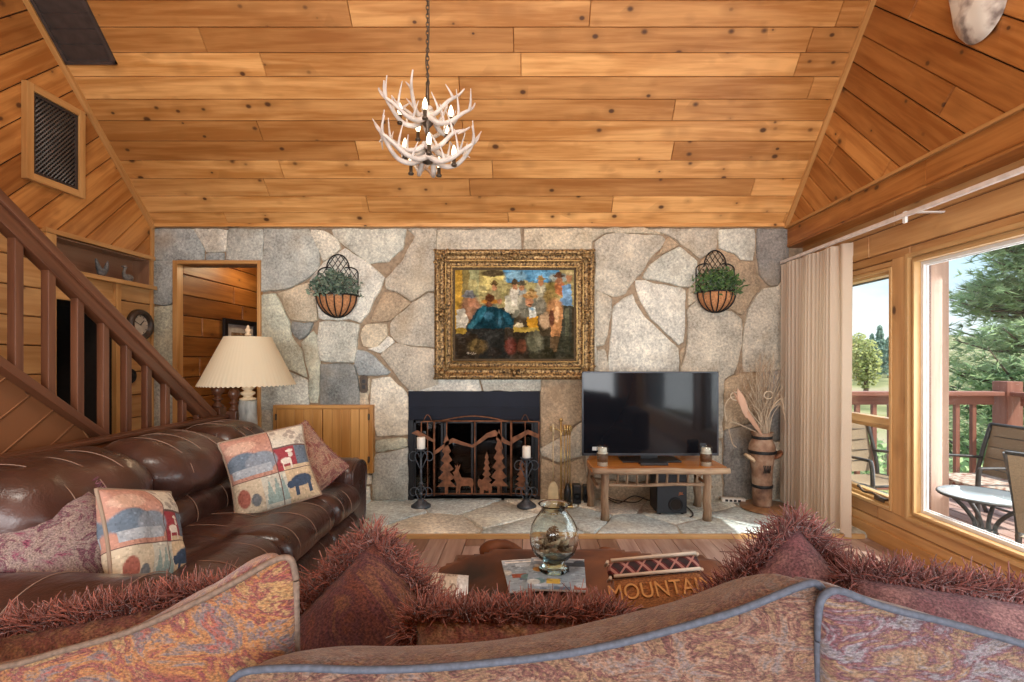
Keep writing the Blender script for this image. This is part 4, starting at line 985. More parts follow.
mb.lathe([(.085,.0),(.088,.028),(.10,.045),(.118,.046),(.134,.03),(.138,0)],(x,Y,Z),32,M=Mx); mb.build('rim',plain('dark_clock_rim',(.045,.03,.022),.35),o)
mb=MB(); mb.lathe([(0,.012),(.088,.012),(.089,.006)],(x,Y,Z),32,M=Mx,sm=False); mb.build('face',plain('clock_face',(.50,.42,.33),.6,sc=9,var=.3),o,fixn=True)
mb=MB(); mb.tube([(x+.016,Y,Z),(x+.016,Y+.04,Z+.04)],.003,5); mb.tube([(x+.018,Y,Z),(x+.018,Y-.065,Z+.03)],.0025,5); mb.build('hand',M['black'],o)
for k in range(12):
    mb=MB(); a=k*PI/6; mb.tube([(x+.014,Y+.07*math.sin(a),Z+.07*math.cos(a)),(x+.014,Y+.082*math.sin(a),Z+.082*math.cos(a))],.0025,4); mb.build('hour_mark',M['black'],o)
Y=4.185; Z=1.163
mb=MB(); mb.lathe([(0,.02),(.02,.03),(.03,.018),(.042,.016),(.052,.024),(.062,.02),(.066,0)],(x,Y,Z),24,M=Mx); mb.build('wall_medallion',M['iron'],tagv=('small round dark metal medallion below the clock','medallion'),fixn=True)
# birds in the niche
def bird(y,kind,label):
    z=NZ0+.002; xx=x+.0
    o=empty('duck_figurine',(xx,y,z),label,'figurine','figurines in the wall niche')
    mb=MB()
    if kind==0:
        for s in (-1,1):
            mb.tube(spline([(xx,y+s*.008,z+.03),(xx+.004,y+s*.035,z+.07),(xx,y+s*.055,z+.135)]),[.012,.02,.02,.02,.02,.02,.018,.016,.014,.012,.01,.008,.004],8)
        mb.ball((xx,y,z+.035),(.03,.04,.034),10)
        for s in (-1,1): mb.tube([(xx,y+s*.012,z+.02),(xx,y+s*.014,z)],.005,5)
    else:
        mb.tube(spline([(xx,y+.055,z+.03),(xx,y+.02,z+.035),(xx,y-.02,z+.04),(xx,y-.035,z+.075),(xx,y-.022,z+.11),(xx,y-.03,z+.122),(xx,y-.06,z+.118)]),[.004]+[.012,.018,.024,.028,.03,.03,.03,.03,.028,.026,.024,.022,.020,.018,.016,.014,.013,.012,.011,.011,.011,.012,.013,.014,.016,.016,.016,.016,.014,.01,.008,.006,.006,.006,.004][:36],8)
        mb.ball((xx,y,z+.008),(.03,.04,.009),10)
    mb.build('body',plain('figurine_grey' if kind else 'figurine_pewter',(.11,.12,.13) if kind==0 else (.16,.15,.14),.5,var=.5,sc=40),o)
bird(3.92,0,'small grey winged figurine in the wall niche nearer the handrail')
bird(4.17,1,'small long necked bird figurine in the wall niche nearer the stone')
# hall picture
Yp0,Yp1=5.05,5.66; xh=HX0+.013
o=empty('hall_picture',(xh,5.35,1.1),'dark framed picture with pale mat on the hall boards','picture')
z0,z1=1.10,1.735
mb=MB(); ringbox(mb,xh,xh+.03,Yp0,Yp1,z0,z1,.055); mb.build('frame',M['plastic'],o)
mb=MB(); mb.box((xh,Yp0+.04,z0+.04),(xh+.008,Yp1-.04,z1-.04)); mb.build('mat',plain('picture_mat',(.55,.55,.52),.7),o)
ph=Paint(40,40,(.25,.17,.10)); ph.ell(.5,.4,.25,.3,(.5,.36,.22)); ph.ell(.35,.7,.2,.3,(.15,.1,.06)); ph.ell(.7,.7,.2,.3,(.2,.14,.08)); ph.strokes(200,.4,(3,3))
mb=MB(); mb.grid(lambda u,v:(xh+.009,Yp0+.14+(Yp1-Yp0-.28)*u,z1-.14-(z1-z0-.28)*v),40,40,col=lambda u,v:ph.at(u,v),sm=False,flip=True); mb.build('print',M['canvas'],o)
# pale hide high on the gable
Y0=2.50
def hide(u,v):
    a=2*PI*v; rr_=.5+.5*u
    return None
outl=[(-.22,.62),(-.24,.40),(-.20,.22),(-.17,.10),(-.10,.02),(0,0),(.08,.01),(.15,.07),(.19,.18),(.24,.40),(.22,.62),(.1,.72),(-.1,.72)]
mb=MB(); outl=smooth_prof(outl,2); n=len(outl); zb=PZ(41,2.53); xc=RX-.001
for r_,h in ((1.0,.004),(.94,.035),(.7,.075),(.35,.085),(.02,.085)):
    for a,b_ in outl: mb.v.append(Vector((xc-h-.012*noise.noise(Vector((a*6,b_*6,r_*3))),2.53-(a*.78*r_),zb+.36+(b_-.36)*r_)))
for k in range(4):
    for i in range(n):
        i2=(i+1)%n; mb.face((k*n+i,k*n+i2,(k+1)*n+i2,(k+1)*n+i),None,0,.5,(1,1,1),True)
hm,nt,b,out=newmat('pale_hide'); tc=N(nt,'ShaderNodeTexCoord'); n1=N(nt,'ShaderNodeTexNoise',i_Scale=6.5,i_Detail=4.0); nt.links.new(tc.outputs['Object'],n1.inputs['Vector']); rp=ramp(nt,[(.40,(.16,.12,.10)),(.47,(.46,.40,.34)),(.54,(.66,.62,.54))],n1.outputs['Fac']); nt.links.new(rp.outputs[0],b.inputs['Base Color']); b.inputs['Roughness'].default_value=.7; b.inputs['Sheen Weight'].default_value=.3
mb.build('hide_mount',hm,tagv=('pale mottled animal hide mount high on the window gable','hide'),fixn=True)
# ================================================================== STAIRS, LEATHER SOFA, LAMP
XR=-2.45
def railz(Y): return .893+(3.794-Y)*.765            # top of handrail
o=empty('staircase',(XR,3.8,0),'redwood staircase with square balusters climbing along the boarded wall','staircase')
Y0,Y1=3.80,.9
def slopebox(mb,x0,x1,ya,yb,za,zb,h,bev=.008):
    """bar that climbs toward the camera; za/zb = top height at ya/yb, h = depth below"""
    L=math.hypot(yb-ya,zb-za); a=math.atan2(zb-za,yb-ya)
    Mx=Matrix.Translation((0,ya,za))@Matrix.Rotation(a,4,'X')
    mb.box((x0,0,-h),(x1,L,0),bev=bev,M=Mx) if yb>ya else None
mb=MB(); slopebox(mb,XR-.045,XR+.045,Y1,Y0,railz(Y1),railz(Y0),.045); slopebox(mb,XR-.03,XR+.03,Y1,Y0,railz(Y1)-.045,railz(Y0)-.045,.075); mb.build('handrail',M['red'],o)
k=0; Y=3.63
while Y>1.0:
    mb=MB(); zt=railz(Y)-.11; zb=railz(Y)-.772
    mb.box((XR-.02,Y-.02,max(0,zb)),(XR+.02,Y+.02,zt),bev=.003); mb.build('baluster',M['red'],o); Y-=.161
# closed stringer panel with diagonal boards
pg=[(3.72,0),(3.72,railz(3.72)-.84),(.9,railz(.9)-.77),(.9,0)]
pz=lambda Y: railz(Y)-.77
pg=[(-3.75,.0),(-.9,.0),(-.9,pz(.9)),(-3.75,max(.05,pz(3.75)))]
mb=MB(); boards(mb,(XR-.025,0,0),(0,-1,0),(0,0,1),[(a,b_) for a,b_ in pg],.14,math.radians(-36),.004,.012,.005); mb.box((XR-.06,.9,0),(XR-.03,1.0,.5))
b0=len(mb.v); mb.v.extend([Vector((XR-.03,-a,b_)) for a,b_ in pg]+[Vector((XR-.07,-a,b_)) for a,b_ in pg])
for f in ((3,2,1,0),(4,5,6,7),(0,1,5,4),(1,2,6,5),(2,3,7,6),(3,0,4,7)): mb.face([b0+q for q in f],None,0,.3)
M['stringer']=wood('stringer_boards',(.33,.145,.06),(.17,.062,.024),rough=.36,knots=.3,rv=.3)
mb.build('stringer_panel',M['stringer'],o)
mb=MB(); slopebox(mb,XR-.05,XR+.03,.9,3.75,pz(.9)+.018,pz(3.75)+.018,.04,.005); mb.build('stringer_cap',M['red'],o)
for i in range(12):
    y1=3.72-i*.235; z=.18*(i+1)
    if y1-.235<.85: break
    mb=MB(); mb.box((LX+.02,y1-.26,z-.035),(XR-.075,y1,z),bev=.008); mb.box((LX+.02,y1-.03,z-.18),(XR-.075,y1-.012,z-.035)); mb.build('stair_tread',M['red'],o)
def newel(X,Y,zt,post,label):
    o=empty('newel_post',(X,Y,0),label,'newel post')
    mb=MB(); zb=zt-.115; w=post/2
    mb.box((X-w,Y-w,0),(X+w,Y+w,zb-.06),bev=.006); mb.build('post',M['red'],o)
    mb=MB(); mb.lathe([(0,zb-.06),(w*.95,zb-.06),(w*1.0,zb-.045),(w*.6,zb-.03),(w*.5,zb-.01),(w*.9,zb+.0),(w*.9,zb+.008),(w*.45,zb+.018),(w*.5,zb+.03),(w*.95,zb+.055),(w*1.05,zb+.075),(w*.9,zb+.098),(w*.5,zb+.112),(0,zb+.116)],(X,Y,0),18); mb.build('finial',M['red'],o)
newel(XR,3.87,PZ(385,3.87),.085,'ball-topped redwood newel post ending the stair handrail')
newel(-2.315,3.86,PZ(388.5,3.86),.08,'ball-topped redwood newel post nearest the lamp behind the sofa')
# low wall with cap behind the sofa
mb=MB(); boards(mb,(-2.352,0,0),(0,1,0),(0,0,1),[(.9,0),(3.80,0),(3.80,.85),(.9,.85)],.14,0,.003,.010,.005); mb.box((-2.40,.9,0),(-2.353,3.80,.85),m=1); mb.build('wall_half',[M['stringer'],M['red']],tagv=(None,None,None,S))
mb=MB(); mb.box((-2.405,.9,.845),(-2.325,3.82,.873),bev=.008); mb.build('trim_6',M['red'],tagv=(None,None,None,S))
# ---------------- leather sofa
SY0,SY1=1.44,3.66
o=empty('leather_sofa',(-1.7,2.55,0),'long brown leather sofa with pale contrast stitching along the stairs','sofa')
def scale_prof(p,k):
    cx=sum(q[0] for q in p)/len(p); cz=sum(q[1] for q in p)/len(p); return [(cx+(x-cx)*k,cz+(z-cz)*k) for x,z in p]
def stitch(mb,p,ys,axis=1,rng=None,seed=0,wr=0):
    q=scale_prof(p,1.006); n=len(q); ids=range(n) if rng is None else range(int(rng[0]*n),int(rng[1]*n))
    for y in ys:
        pts=[Vector((q[i][0],y,q[i][1])) if axis==1 else Vector((y,q[i][0],q[i][1])) for i in ids]
        if rng is None: pts.append(pts[0])
        mb.tube(pts,.0022,4,m=1)
LT=[M['leather'],M['stitch']]
mb=MB(); mb.box((-2.30,SY0+.06,.05),(-1.22,SY1-.06,.30),bev=.02); mb.box((-2.31,SY0+.1,.25),(-2.18,SY1-.1,.80),bev=.04); mb.build('frame',M['leather'],o)
head=smooth_prof([(-2.24,.56),(-1.92,.54),(-1.77,.58),(-1.71,.68),(-1.75,.80),(-1.88,.885),(-2.05,.905),(-2.18,.86),(-2.25,.75)],3)
lum=smooth_prof([(-2.2,.36),(-1.90,.34),(-1.74,.40),(-1.70,.50),(-1.74,.59),(-1.86,.64),(-2.2,.64)],3)
seat=smooth_prof([(-2.0,.28),(-2.0,.42),(-1.85,.455),(-1.62,.47),(-1.53,.462),(-1.47,.445),(-1.42,.46),(-1.32,.475),(-1.20,.45),(-1.145,.37),(-1.16,.28),(-1.27,.25)],2)
foot=smooth_prof([(-1.4,.10),(-1.4,.25),(-1.22,.265),(-1.165,.22),(-1.16,.14),(-1.21,.075)],2)
br=[(1.70,2.35),(2.35,2.98),(2.98,3.40)]
for i,(a,b_) in enumerate(br):
    e=.02; L=b_-a
    mb=MB(); mb.loft(seat,1,a-.01,b_+.01,22,.07,2.6,flat=.55,wr=.018,seed=i*7); stitch(mb,seat,[a+L*f for f in (.2,.5,.8)],rng=(.12,.86)); mb.build('seat_cushion',LT,o)
    mb=MB(); mb.loft(lum,1,a,b_,22,.14,2.4,flat=.2,wr=.03,seed=i*5+2); stitch(mb,lum,[a+L*f for f in (.3,.7)],rng=(.1,.8)); mb.build('back_cushion',LT,o)
    mb=MB(); mb.loft(head,1,a-.012,b_+.012,22,.15,2.3,flat=.30,wr=.034,seed=i*9+1); stitch(mb,head,[a+L*f for f in (.28,.5,.72)],rng=(.05,.95)); mb.build('headrest',LT,o)
    mb=MB(); mb.loft(foot,1,a-.01,b_+.01,18,.06,2.6,flat=.6,wr=.012,seed=i*3+4); stitch(mb,foot,[a+L*f for f in (.25,.75)],rng=(.2,.8)); mb.build('footrest',LT,o)
def arm(yc,label=None):
    pr=[(yc-.13,.06),(yc-.135,.36),(yc-.165,.46),(yc-.15,.55),(yc-.05,.60),(yc+.05,.60),(yc+.15,.55),(yc+.165,.46),(yc+.135,.36),(yc+.13,.06)]
    pr=smooth_prof(pr,2)
    mb=MB(); mb.loft(pr,0,-2.24,-1.20,16,.06,2.6,flat=.72,wr=.014,seed=yc)
    stitch(mb,pr,[-1.95,-1.55,-1.245],axis=0,rng=(.2,.8)); 
    q=scale_prof(pr,.90); mb.tube([Vector((-1.205,a,b_)) for a,b_ in q]+[Vector((-1.205,*q[0]))],.009,6)
    mb.build('armrest',LT,o)
arm(1.575); arm(3.50)
# ---------------- table lamp on an end table
LXc,LYc=PX(248,3.80),3.80
TZ=.50
o=empty('end_table',(LXc,LYc,0),'small dark wooden end table under the lamp, mostly hidden by the sofa','table')
mb=MB(); mb.box((LXc-.095,LYc-.13,TZ-.035),(LXc+.27,LYc+.22,TZ),bev=.006); mb.build('tabletop',M['red'],o)
for sx_ in (-.38,1.4):
    for yy in (LYc-.10,LYc+.19):
        zf=HZ if LXc+sx_*.17>HL else 0
        mb=MB(); mb.box((LXc+sx_*.17-.02,yy-.02,zf),(LXc+sx_*.17+.02,yy+.02,TZ-.035),bev=.003); mb.build('leg',M['red'],o)
o=empty('table_lamp',(LXc,LYc,TZ),'birch log table lamp with a pleated cream cone shade','lamp')
mb=MB(); mb.lathe([(0,TZ),(.082,TZ),(.085,TZ+.02),(.075,TZ+.035),(0,TZ+.035)],(LXc,LYc,0),20); mb.build('foot',M['red'],o)
zl=PZ(400,LYc)
mb=MB(); mb.tube([(LXc+.004*math.sin(k*1.7),LYc+.004*math.cos(k*2.1),TZ+.035+(zl-TZ-.035)*k/8) for k in range(9)],[.068,.065,.066,.063,.065,.064,.062,.063,.060],18); mb.build('log_base',M['aspen'],o)
M['turn']=plain('turned_pale_wood',(.62,.47,.30),.5)
mb=MB(); zc=PZ(386,LYc); h=zc-zl
mb.lathe([(0,zl),(.058,zl),(.06,zl+h*.12),(.035,zl+h*.2),(.03,zl+h*.3),(.05,zl+h*.42),(.052,zl+h*.55),(.03,zl+h*.64),(.028,zl+h*.72),(.045,zl+h*.82),(.04,zl+h*.95),(0,zl+h)],(LXc,LYc,0),20); mb.build('neck',M['turn'],o)
zs0,zs1=PZ(385,LYc),PZ(337,LYc); r0=43.5*LYc/F; r1=21*LYc/F
mb=MB(); n=96
prof_=[]
for i in range(9):
    t=i/8; prof_.append((r0+(r1-r0)*t,zs0+(zs1-zs0)*t))
def shade(u,v):
    a=2*PI*u; t=v; rr_=(r0+(r1-r0)*t)*(1+.0014*math.cos(a*64)) ; z=zs0+(zs1-zs0)*t
    if v<.01: z+=.0045*math.cos(a*64)
    return (LXc+rr_*math.cos(a),LYc+rr_*math.sin(a),z)
mb.grid(shade,384,8,wu=True)
sm_,nt,b,out=newmat('cream_shade'); b.inputs['Base Color'].default_value=(.86,.76,.55,1); b.inputs['Roughness'].default_value=.8
tr=N(nt,'ShaderNodeBsdfTranslucent'); tr.inputs[0].default_value=(.85,.72,.48,1); mx=N(nt,'ShaderNodeMixShader'); mx.inputs[0].default_value=.4; nt.links.new(b.outputs[0],mx.inputs[1]); nt.links.new(tr.outputs[0],mx.inputs[2]); nt.links.new(mx.outputs[0],out.inputs[0])
mb.build('lamp_shade',sm_,o)
mb=MB(); mb.tube([(LXc,LYc,zc-.01),(LXc,LYc,zs1+.02)],.006,6); mb.tube([(LXc-r1,LYc,zs1-.01),(LXc+r1,LYc,zs1-.01)],.003,5); mb.tube([(LXc,LYc-r1,zs1-.01),(LXc,LYc+r1,zs1-.01)],.003,5); mb.build('harp',M['brass'],o)
zf=zs1+.01; mb=MB(); mb.lathe([(0,zf),(.02,zf),(.024,zf+.01),(.01,zf+.02),(.018,zf+.035),(.022,zf+.05),(.01,zf+.058),(.012,zf+.07),(0,zf+.085)],(LXc,LYc,0),14); mb.build('finial',M['turn'],o)
# ---------------- cushions
def pillow_geo(s,t,n=26,pinch=.10,col=None,back=None,wr=.02,seed=0,ruff=None):
    """soft square pillow: local x,y in [-s,s], thickness along z"""
    mb=MB()
    def pt_(u,v,sg):
        u2=2*u-1; v2=2*v-1
        k=1-pinch*(1-v2*v2)*abs(u2)**3; k2=1-pinch*(1-u2*u2)*abs(v2)**3
        z=t*max(0,(1-u2**4)*(1-v2**4))**.5*(.75+.25*(1-u2*u2)*(1-v2*v2))
        w=wr*noise.noise(Vector((u2*2.5+seed,v2*2.5,sg)))*((1-u2*u2)*(1-v2*v2))**.5
        return Vector((s*u2*k,s*v2*k,sg*(z+w)))
    mb.grid(lambda u,v:pt_(u,v,1),n,n,0,col=col)
    mb.grid(lambda u,v:pt_(u,v,-1),n,n,1 if back else 0,col=col,flip=True)
    edge=[]
    m=60
    for side in range(4):
        for i in range(m):
            q=i/m; u,v=((q,0),(1,q),(1-q,1),(0,1-q))[side]; edge.append(pt_(u,v,1)*1.0)
            edge[-1].z=0
    return mb,edge
def place(o,loc,eul):
    o.location=loc; o.rotation_euler=eul; return o
def face_to(n,up,roll=0):
    """rotation whose local z points along n and local y leans to 'up'"""
    n=Vector(n).normalized(); up=Vector(up); y=(up-n*up.dot(n)).normalized(); x=y.cross(n)
    m=Matrix((x,y,n)).transposed().to_4x4()
    return (m@Matrix.Rotation(roll,4,'Z')).to_euler()
def cord(mb,edge,r,m=0,c=(.30,.22,.16)):
    mb.tube([Vector(p) for p in edge]+[edge[0]],r,6,m=m,c=c)
def lodge(seed):
    p=Paint(160,160,(.50,.42,.30)); rg=random.Random(seed)
    cols=[(.42,.18,.13),(.55,.46,.33),(.20,.22,.24),(.48,.34,.25),(.30,.32,.30),(.60,.50,.36)]
    p.rect(0,0,.55,.6,(.45,.24,.18)); p.rect(.55,0,1,.28,(.58,.52,.42)); p.rect(.55,.28,.8,.62,(.30,.05,.06)); p.rect(.8,.28,1,.62,(.13,.16,.20)); p.rect(0,.6,.35,1,(.56,.47,.34)); p.rect(.35,.6,.62,1,(.52,.50,.42)); p.rect(.62,.55,1,1,(.55,.42,.27))
    # hills and lake
    p.ell(.18,.36,.22,.14,(.14,.18,.23)); p.ell(.40,.40,.2,.14,(.22,.25,.29)); p.rect(.04,.44,.5,.55,(.34,.37,.40)); p.ell(.2,.15,.2,.08,(.56,.36,.27))
    # moose
    p.ell(.67,.47,.07,.045,(.66,.58,.50)); p.rect(.62,.48,.64,.58,(.66,.58,.50)); p.rect(.71,.48,.73,.58,(.66,.58,.50)); p.ell(.735,.40,.03,.04,(.66,.58,.50)); p.ell(.735,.345,.05,.02,(.66,.58,.50))
    # bear
    p.ell(.80,.76,.15,.085,(.05,.075,.12)); p.ell(.66,.79,.055,.05,(.05,.075,.12)); p.rect(.70,.78,.75,.93,(.05,.075,.12)); p.rect(.86,.78,.91,.93,(.05,.075,.12))
    # pines
    for x in (.42,.50,.57): p.poly([(x,.64),(x-.06,.95),(x+.06,.95)],(.28,.36,.33))
    for i in range(9): p.ell(rg.uniform(.58,.97),rg.uniform(.04,.24),.04,.03,(.35,.30,.25))
    p.ell(.12,.8,.08,.12,(.34,.12,.09)); p.ell(.25,.85,.06,.08,(.16,.17,.18)); p.rect(0,.585,1,.6,(.15,.09,.08)); p.rect(.545,0,.555,1,(.15,.09,.08)); p.rect(.55,.27,1,.285,(.15,.09,.08))
    p.strokes(2500,.2,(2,2)); return p
M['weave']=attrmat('woven_cotton',.85,.4,260,.2)
def lodge_pillow(seed,sz,loc,n,up,roll,label):
    p=lodge(seed); mb,edge=pillow_geo(sz,.075,90,.09,col=lambda u,v:p.at(u,1-v),seed=seed)
    for q in [mb]: cord(q,edge,.007)
    o=mb.build('throw_pillow',M['weave'],tagv=(label,'pillow','patchwork lodge pillows on the leather sofa')); place(o,loc,face_to(n,up,roll)); return o
lodge_pillow(1,.195,(-1.50,1.915,.60),(.96,.12,.36),(0,-.1,1),math.radians(-24),'patchwork lodge pillow leaning beside the purple fringed pillow')
lodge_pillow(2,.225,(-1.50,2.86,.66),(.50,-.75,.42),(0,0,1),math.radians(10),'patchwork lodge pillow with moose and bear at the far armrest')
M['damask']=tapestry('purple_damask',[(.045,.018,.028),(.20,.045,.085),(.21,.15,.15),(.28,.22,.19),(.11,.022,.05),(.24,.19,.175),(.07,.025,.04)],(11,11,11),500,.4)
M['fringe_p']=fibre('purple_fringe',(.10,.015,.05),(.30,.06,.16))
M['burg']=tapestry('burgundy_print',[(.10,.02,.02),(.22,.07,.05),(.34,.22,.15),(.18,.05,.05),(.28,.17,.11)],(14,14,14),500,.4)
M['fringe_b']=fibre('burgundy_trim',(.10,.012,.018),(.24,.03,.045))
def strands(edge,length,per,mat_rng,width=.003,spread=.5,layers=1,sides=(0,1,2,3),droop=.0,jit=.3,seg=2,thick=.02,curl=.35):
    """hair-like strands along the rim of a pillow"""
    mb=MB(); rg=random.Random(int(len(edge)*7+per)); n=len(edge); m=n//4
    for i in range(n):
        if i//m not in sides: continue
        a=edge[i]; b_=edge[(i+1)%n]; d=(b_-a); L=d.length
        if L<1e-5: continue
        t=d.normalized(); out=Vector((t.y,-t.x,0)); 
        # rounded direction at the corners
        for _ in range(max(1,int(L*per))):
            q=a+d*rg.random()
            cor=q.normalized()
            base=out*.75+cor*.35
            dr=(base.normalized()+t*rg.gauss(0,spread)+Vector((0,0,1))*rg.gauss(0,spread)).normalized()
            l=length*rg.uniform(1-jit,1+jit*.6); w=width*rg.uniform(.7,1.3)
            sd=dr.cross(Vector((rg.uniform(-1,1),rg.uniform(-1,1),rg.uniform(-1,1)))).normalized(); u2=dr.cross(sd)
            bend=(sd*rg.uniform(-1,1)+u2*rg.uniform(-1,1))*l*curl
            q=q+Vector((0,0,rg.uniform(-thick,thick)))-dr*.006
            b0=len(mb.v); rv=rg.random()
            for k in range(seg+1):
                f=k/seg; c=q+dr*l*f+bend*f*f; ww=w*(1-.55*f)
                for j in range(3):
                    an=2*PI*j/3; mb.v.append(c+(sd*math.cos(an)+u2*math.sin(an))*ww)
            for k in range(seg):
                for j in range(3):
                    j2=(j+1)%3; mb.face((b0+k*3+j,b0+k*3+j2,b0+k*3+3+j2,b0+k*3+3+j),None,0,rv,(1,1,1),True)
            mb.face((b0+seg*3,b0+seg*3+1,b0+seg*3+2),None,0,rv)
    return mb
mb,edge=pillow_geo(.195,.08,26,.08,seed=5,wr=.008); cord(mb,edge,.006)
o=mb.build('throw_pillow',M['damask'],tagv=('purple damask pillow with floral weave and hanging thread fringe','pillow')); place(o,(-1.715,1.80,.60),face_to((.55,-.50,.66),(0,.3,.9),math.radians(42)))
strands(edge,.05,330,None,.0024,.10,jit=.1,thick=.004).build('fringe',M['fringe_p'],o,local=True)
mb,edge=pillow_geo(.20,.07,22,.08,seed=8); cord(mb,edge,.006)
o=mb.build('throw_pillow',M['burg'],tagv=('burgundy print pillow peeking out behind the moose pillow','pillow')); place(o,(-1.42,3.07,.645),face_to((.5,-.75,.4),(0,0,1),math.radians(36)))
strands(edge,.018,450,None,.0026,.35,jit=.2,thick=.004).build('fringe',M['fringe_b'],o,local=True)
mb,edge=pillow_geo(.17,.06,20,.08,seed=9)
o=mb.build('throw_pillow',plain('dark_green_weave',(.018,.022,.016),.9,var=.5,sc=60),tagv=('dark green pillow tucked under the purple fringed pillow','pillow')); place(o,(-1.79,1.80,.53),face_to((.85,-.2,.45),(0,0,1),.2))
# ================================================================== CHANDELIER, TV BENCH, VASE, CURTAIN
M['antler']=plain('bleached_antler',(.62,.55,.50),.5,var=.25,sc=14,bs=.2)
M['bulb'],nt,b,out=newmat('lit_bulb'); b.inputs['Base Color'].default_value=(1,.9,.7,1); b.inputs['Emission Color'].default_value=(1,.88,.60,1); b.inputs['Emission Strength'].default_value=3.0
CY=3.0; CX=PX(427.5,CY); zc_=lambda y:PZ(y,CY)
o=empty('antler_chandelier',(CX,CY,zc_(175)),'two-tier pale antler chandelier hanging on a chain with candle bulbs','chandelier')
zct=ceilZ(CY)-.012
mb=MB(); k=0; z=zc_(84)
while z<zct-.03:
    a=(k%2)*PI/2; pts=[(CX+.009*math.cos(t)*math.cos(a),CY+.009*math.cos(t)*math.sin(a),z+.017*math.sin(t)) for t in [2*PI*i/10 for i in range(11)]]
    mb.tube(pts,.0032,5,cap=False); z+=.026; k+=1
mb.tube(spline([(CX+.012,CY,zc_(84)),(CX-.010,CY,zc_(60)),(CX+.010,CY,zc_(30)),(CX,CY,zct-.03)],8),.004,5)
mb.build('chain',M['bronze'],o)
mb=MB(); mb.lathe([(0,-.05),(.03,-.05),(.065,-.02),(.07,0),(0,0)],(CX,CY,zct),18,M=Matrix.Rotation(-math.atan(SL),3,'X')); mb.build('ceiling_cap',M['bronze'],o)
mb=MB(); mb.lathe([(0,zc_(165)),(.03,zc_(163)),(.034,zc_(158)),(.014,zc_(153)),(.012,zc_(128)),(.035,zc_(124)),(.04,zc_(119)),(.014,zc_(114)),(.011,zc_(90)),(.008,zc_(82)),(0,zc_(82))],(CX,CY,0),12); mb.build('centre_rod',M['bronze'],o)
rg=random.Random(11)
def antler(ang,z0,r0,L,rise,flip,tines):
    mb=MB(); c,s=math.cos(ang),math.sin(ang); tx,ty=-s*flip,c*flip
    def W(r,t,z): return Vector((CX+c*r+tx*t,CY+s*r+ty*t,z0+z))
    main=[W(r0,-.02,0),W(r0+L*.30,.01,-.045),W(r0+L*.62,.05,-.040),W(r0+L*.88,.11,.02),W(r0+L*.98,.17,rise*.55),W(r0+L*.92,.21,rise)]
    sp=spline(main,6); n=len(sp); mb.tube(sp,[.0175*(1-.75*(i/(n-1))**1.4) for i in range(n)],7)
    mb.ball(sp[0],(.022,.022,.018),8)
    for (f,h,o_) in tines:
        i=int(f*(n-1)); p=sp[i]; up=Vector((c*o_,s*o_,0))
        q=spline([p,p+up*.5+Vector((-tx*.02,-ty*.02,h*.45)),p+up+Vector((-tx*.05,-ty*.05,h))],5); mb.tube(q,[.011*(1-.8*j/(len(q)-1)) for j in range(len(q))],6)
    mb.build('antler',M['antler'],o)
for i in range(6):
    a=i*PI/3+.25; antler(a,zc_(158),.03,.235,.13,1 if i%2 else -1,[(.30,.08,.02),(.52,.12,.03),(.74,.10,.06)])
for i in range(5):
    a=i*2*PI/5+.6; antler(a,zc_(119),.03,.185,.12,-1 if i%2 else 1,[(.32,.09,.02),(.55,.13,.03),(.76,.09,.06)])
for i in range(5):
    a=i*2*PI/5+.1; antler(a,zc_(146),.02,.19,.07,-1 if i%2 else 1,[(.35,.07,.02),(.6,.10,.04),(.8,-.05,.05)])
for i in range(4):
    a=i*PI/2+.3; antler(a,zc_(110),.01,.10,.11,1,[(.45,.08,.05),(.7,.06,.03)])
def bulb(X,Y,z):
    mb=MB(); mb.lathe([(0,z-.055),(.016,z-.055),(.018,z-.045),(.011,z-.038),(.011,z),(0,z)],(X,Y,0),10); cs=mb.build('candle_socket',M['bronze'],o)
    mb=MB(); mb.lathe([(0,z),(.008,z+.002),(.0145,z+.018),(.0155,z+.030),(.012,z+.048),(.005,z+.066),(0,z+.075)],(X,Y,0),12); mb.build('bulb',M['bulb'],cs)
for (x,y,dy) in ((400,112,-.05),(425,107,-.15),(451,114,-.02),(418,129,.12),(446,131,.10),(405,147,-.05),(429,142,-.17),(454,154,-.04),(411,163,.08),(439,165,.1)):
    Yb=CY+dy; bulb(PX(x,Yb),Yb,PZ(y+3,Yb))
# ---------------- log bench, TV and friends
ZB=.462
o=empty('log_bench',(1.03,4.07,HZ),'rustic log bench with honey slab top and twig gallery','bench')
fx0,fx1=PX(593,3.80),PX(729,3.80)
top=[(fx0,3.80),(.78,3.785),(1.05,3.795),(1.3,3.785),(fx1-.02,3.80),(fx1,3.84),(1.555,4.05),(1.52,4.32),(1.1,4.335),(.55,4.33),(.49,4.1)]
mb=MB(); mb.prism(top,(0,0,ZB-.045),(1,0,0),(0,1,0),(0,0,.045)); mb.build('top',M['honey'],o)
mb=MB(); e=[(fx0-.004,3.795,ZB-.022),(.78,3.78,ZB-.024),(1.05,3.79,ZB-.02),(1.3,3.78,ZB-.024),(fx1+.004,3.80,ZB-.022)]; mb.tube(spline(e,5),[.026,.022,.027,.023,.026,.022,.026,.024],8); mb.build('bark_edge',M['twig'],o)
for (x,y) in ((PX(605,3.86),3.87),(PX(707.5,3.86),3.87),(.545,4.25),(1.47,4.25)):
    mb=MB(); mb.tube([(x+.004*math.sin(k*2),y+.003*math.cos(k*3),HZ+(ZB-.045-HZ)*k/5) for k in range(6)],[.035,.032,.034,.030,.033,.031],10); mb.build('leg',M['twig'],o)
xl,xr=PX(605,3.86),PX(707.5,3.86)
mb=MB(); zr=PZ(485,3.86); mb.tube(spline([(xl,3.87,zr),(.85,3.872,zr-.006),(1.15,3.868,zr+.004),(xr,3.87,zr)],4),.014,8); mb.build('rail',M['twig'],o)
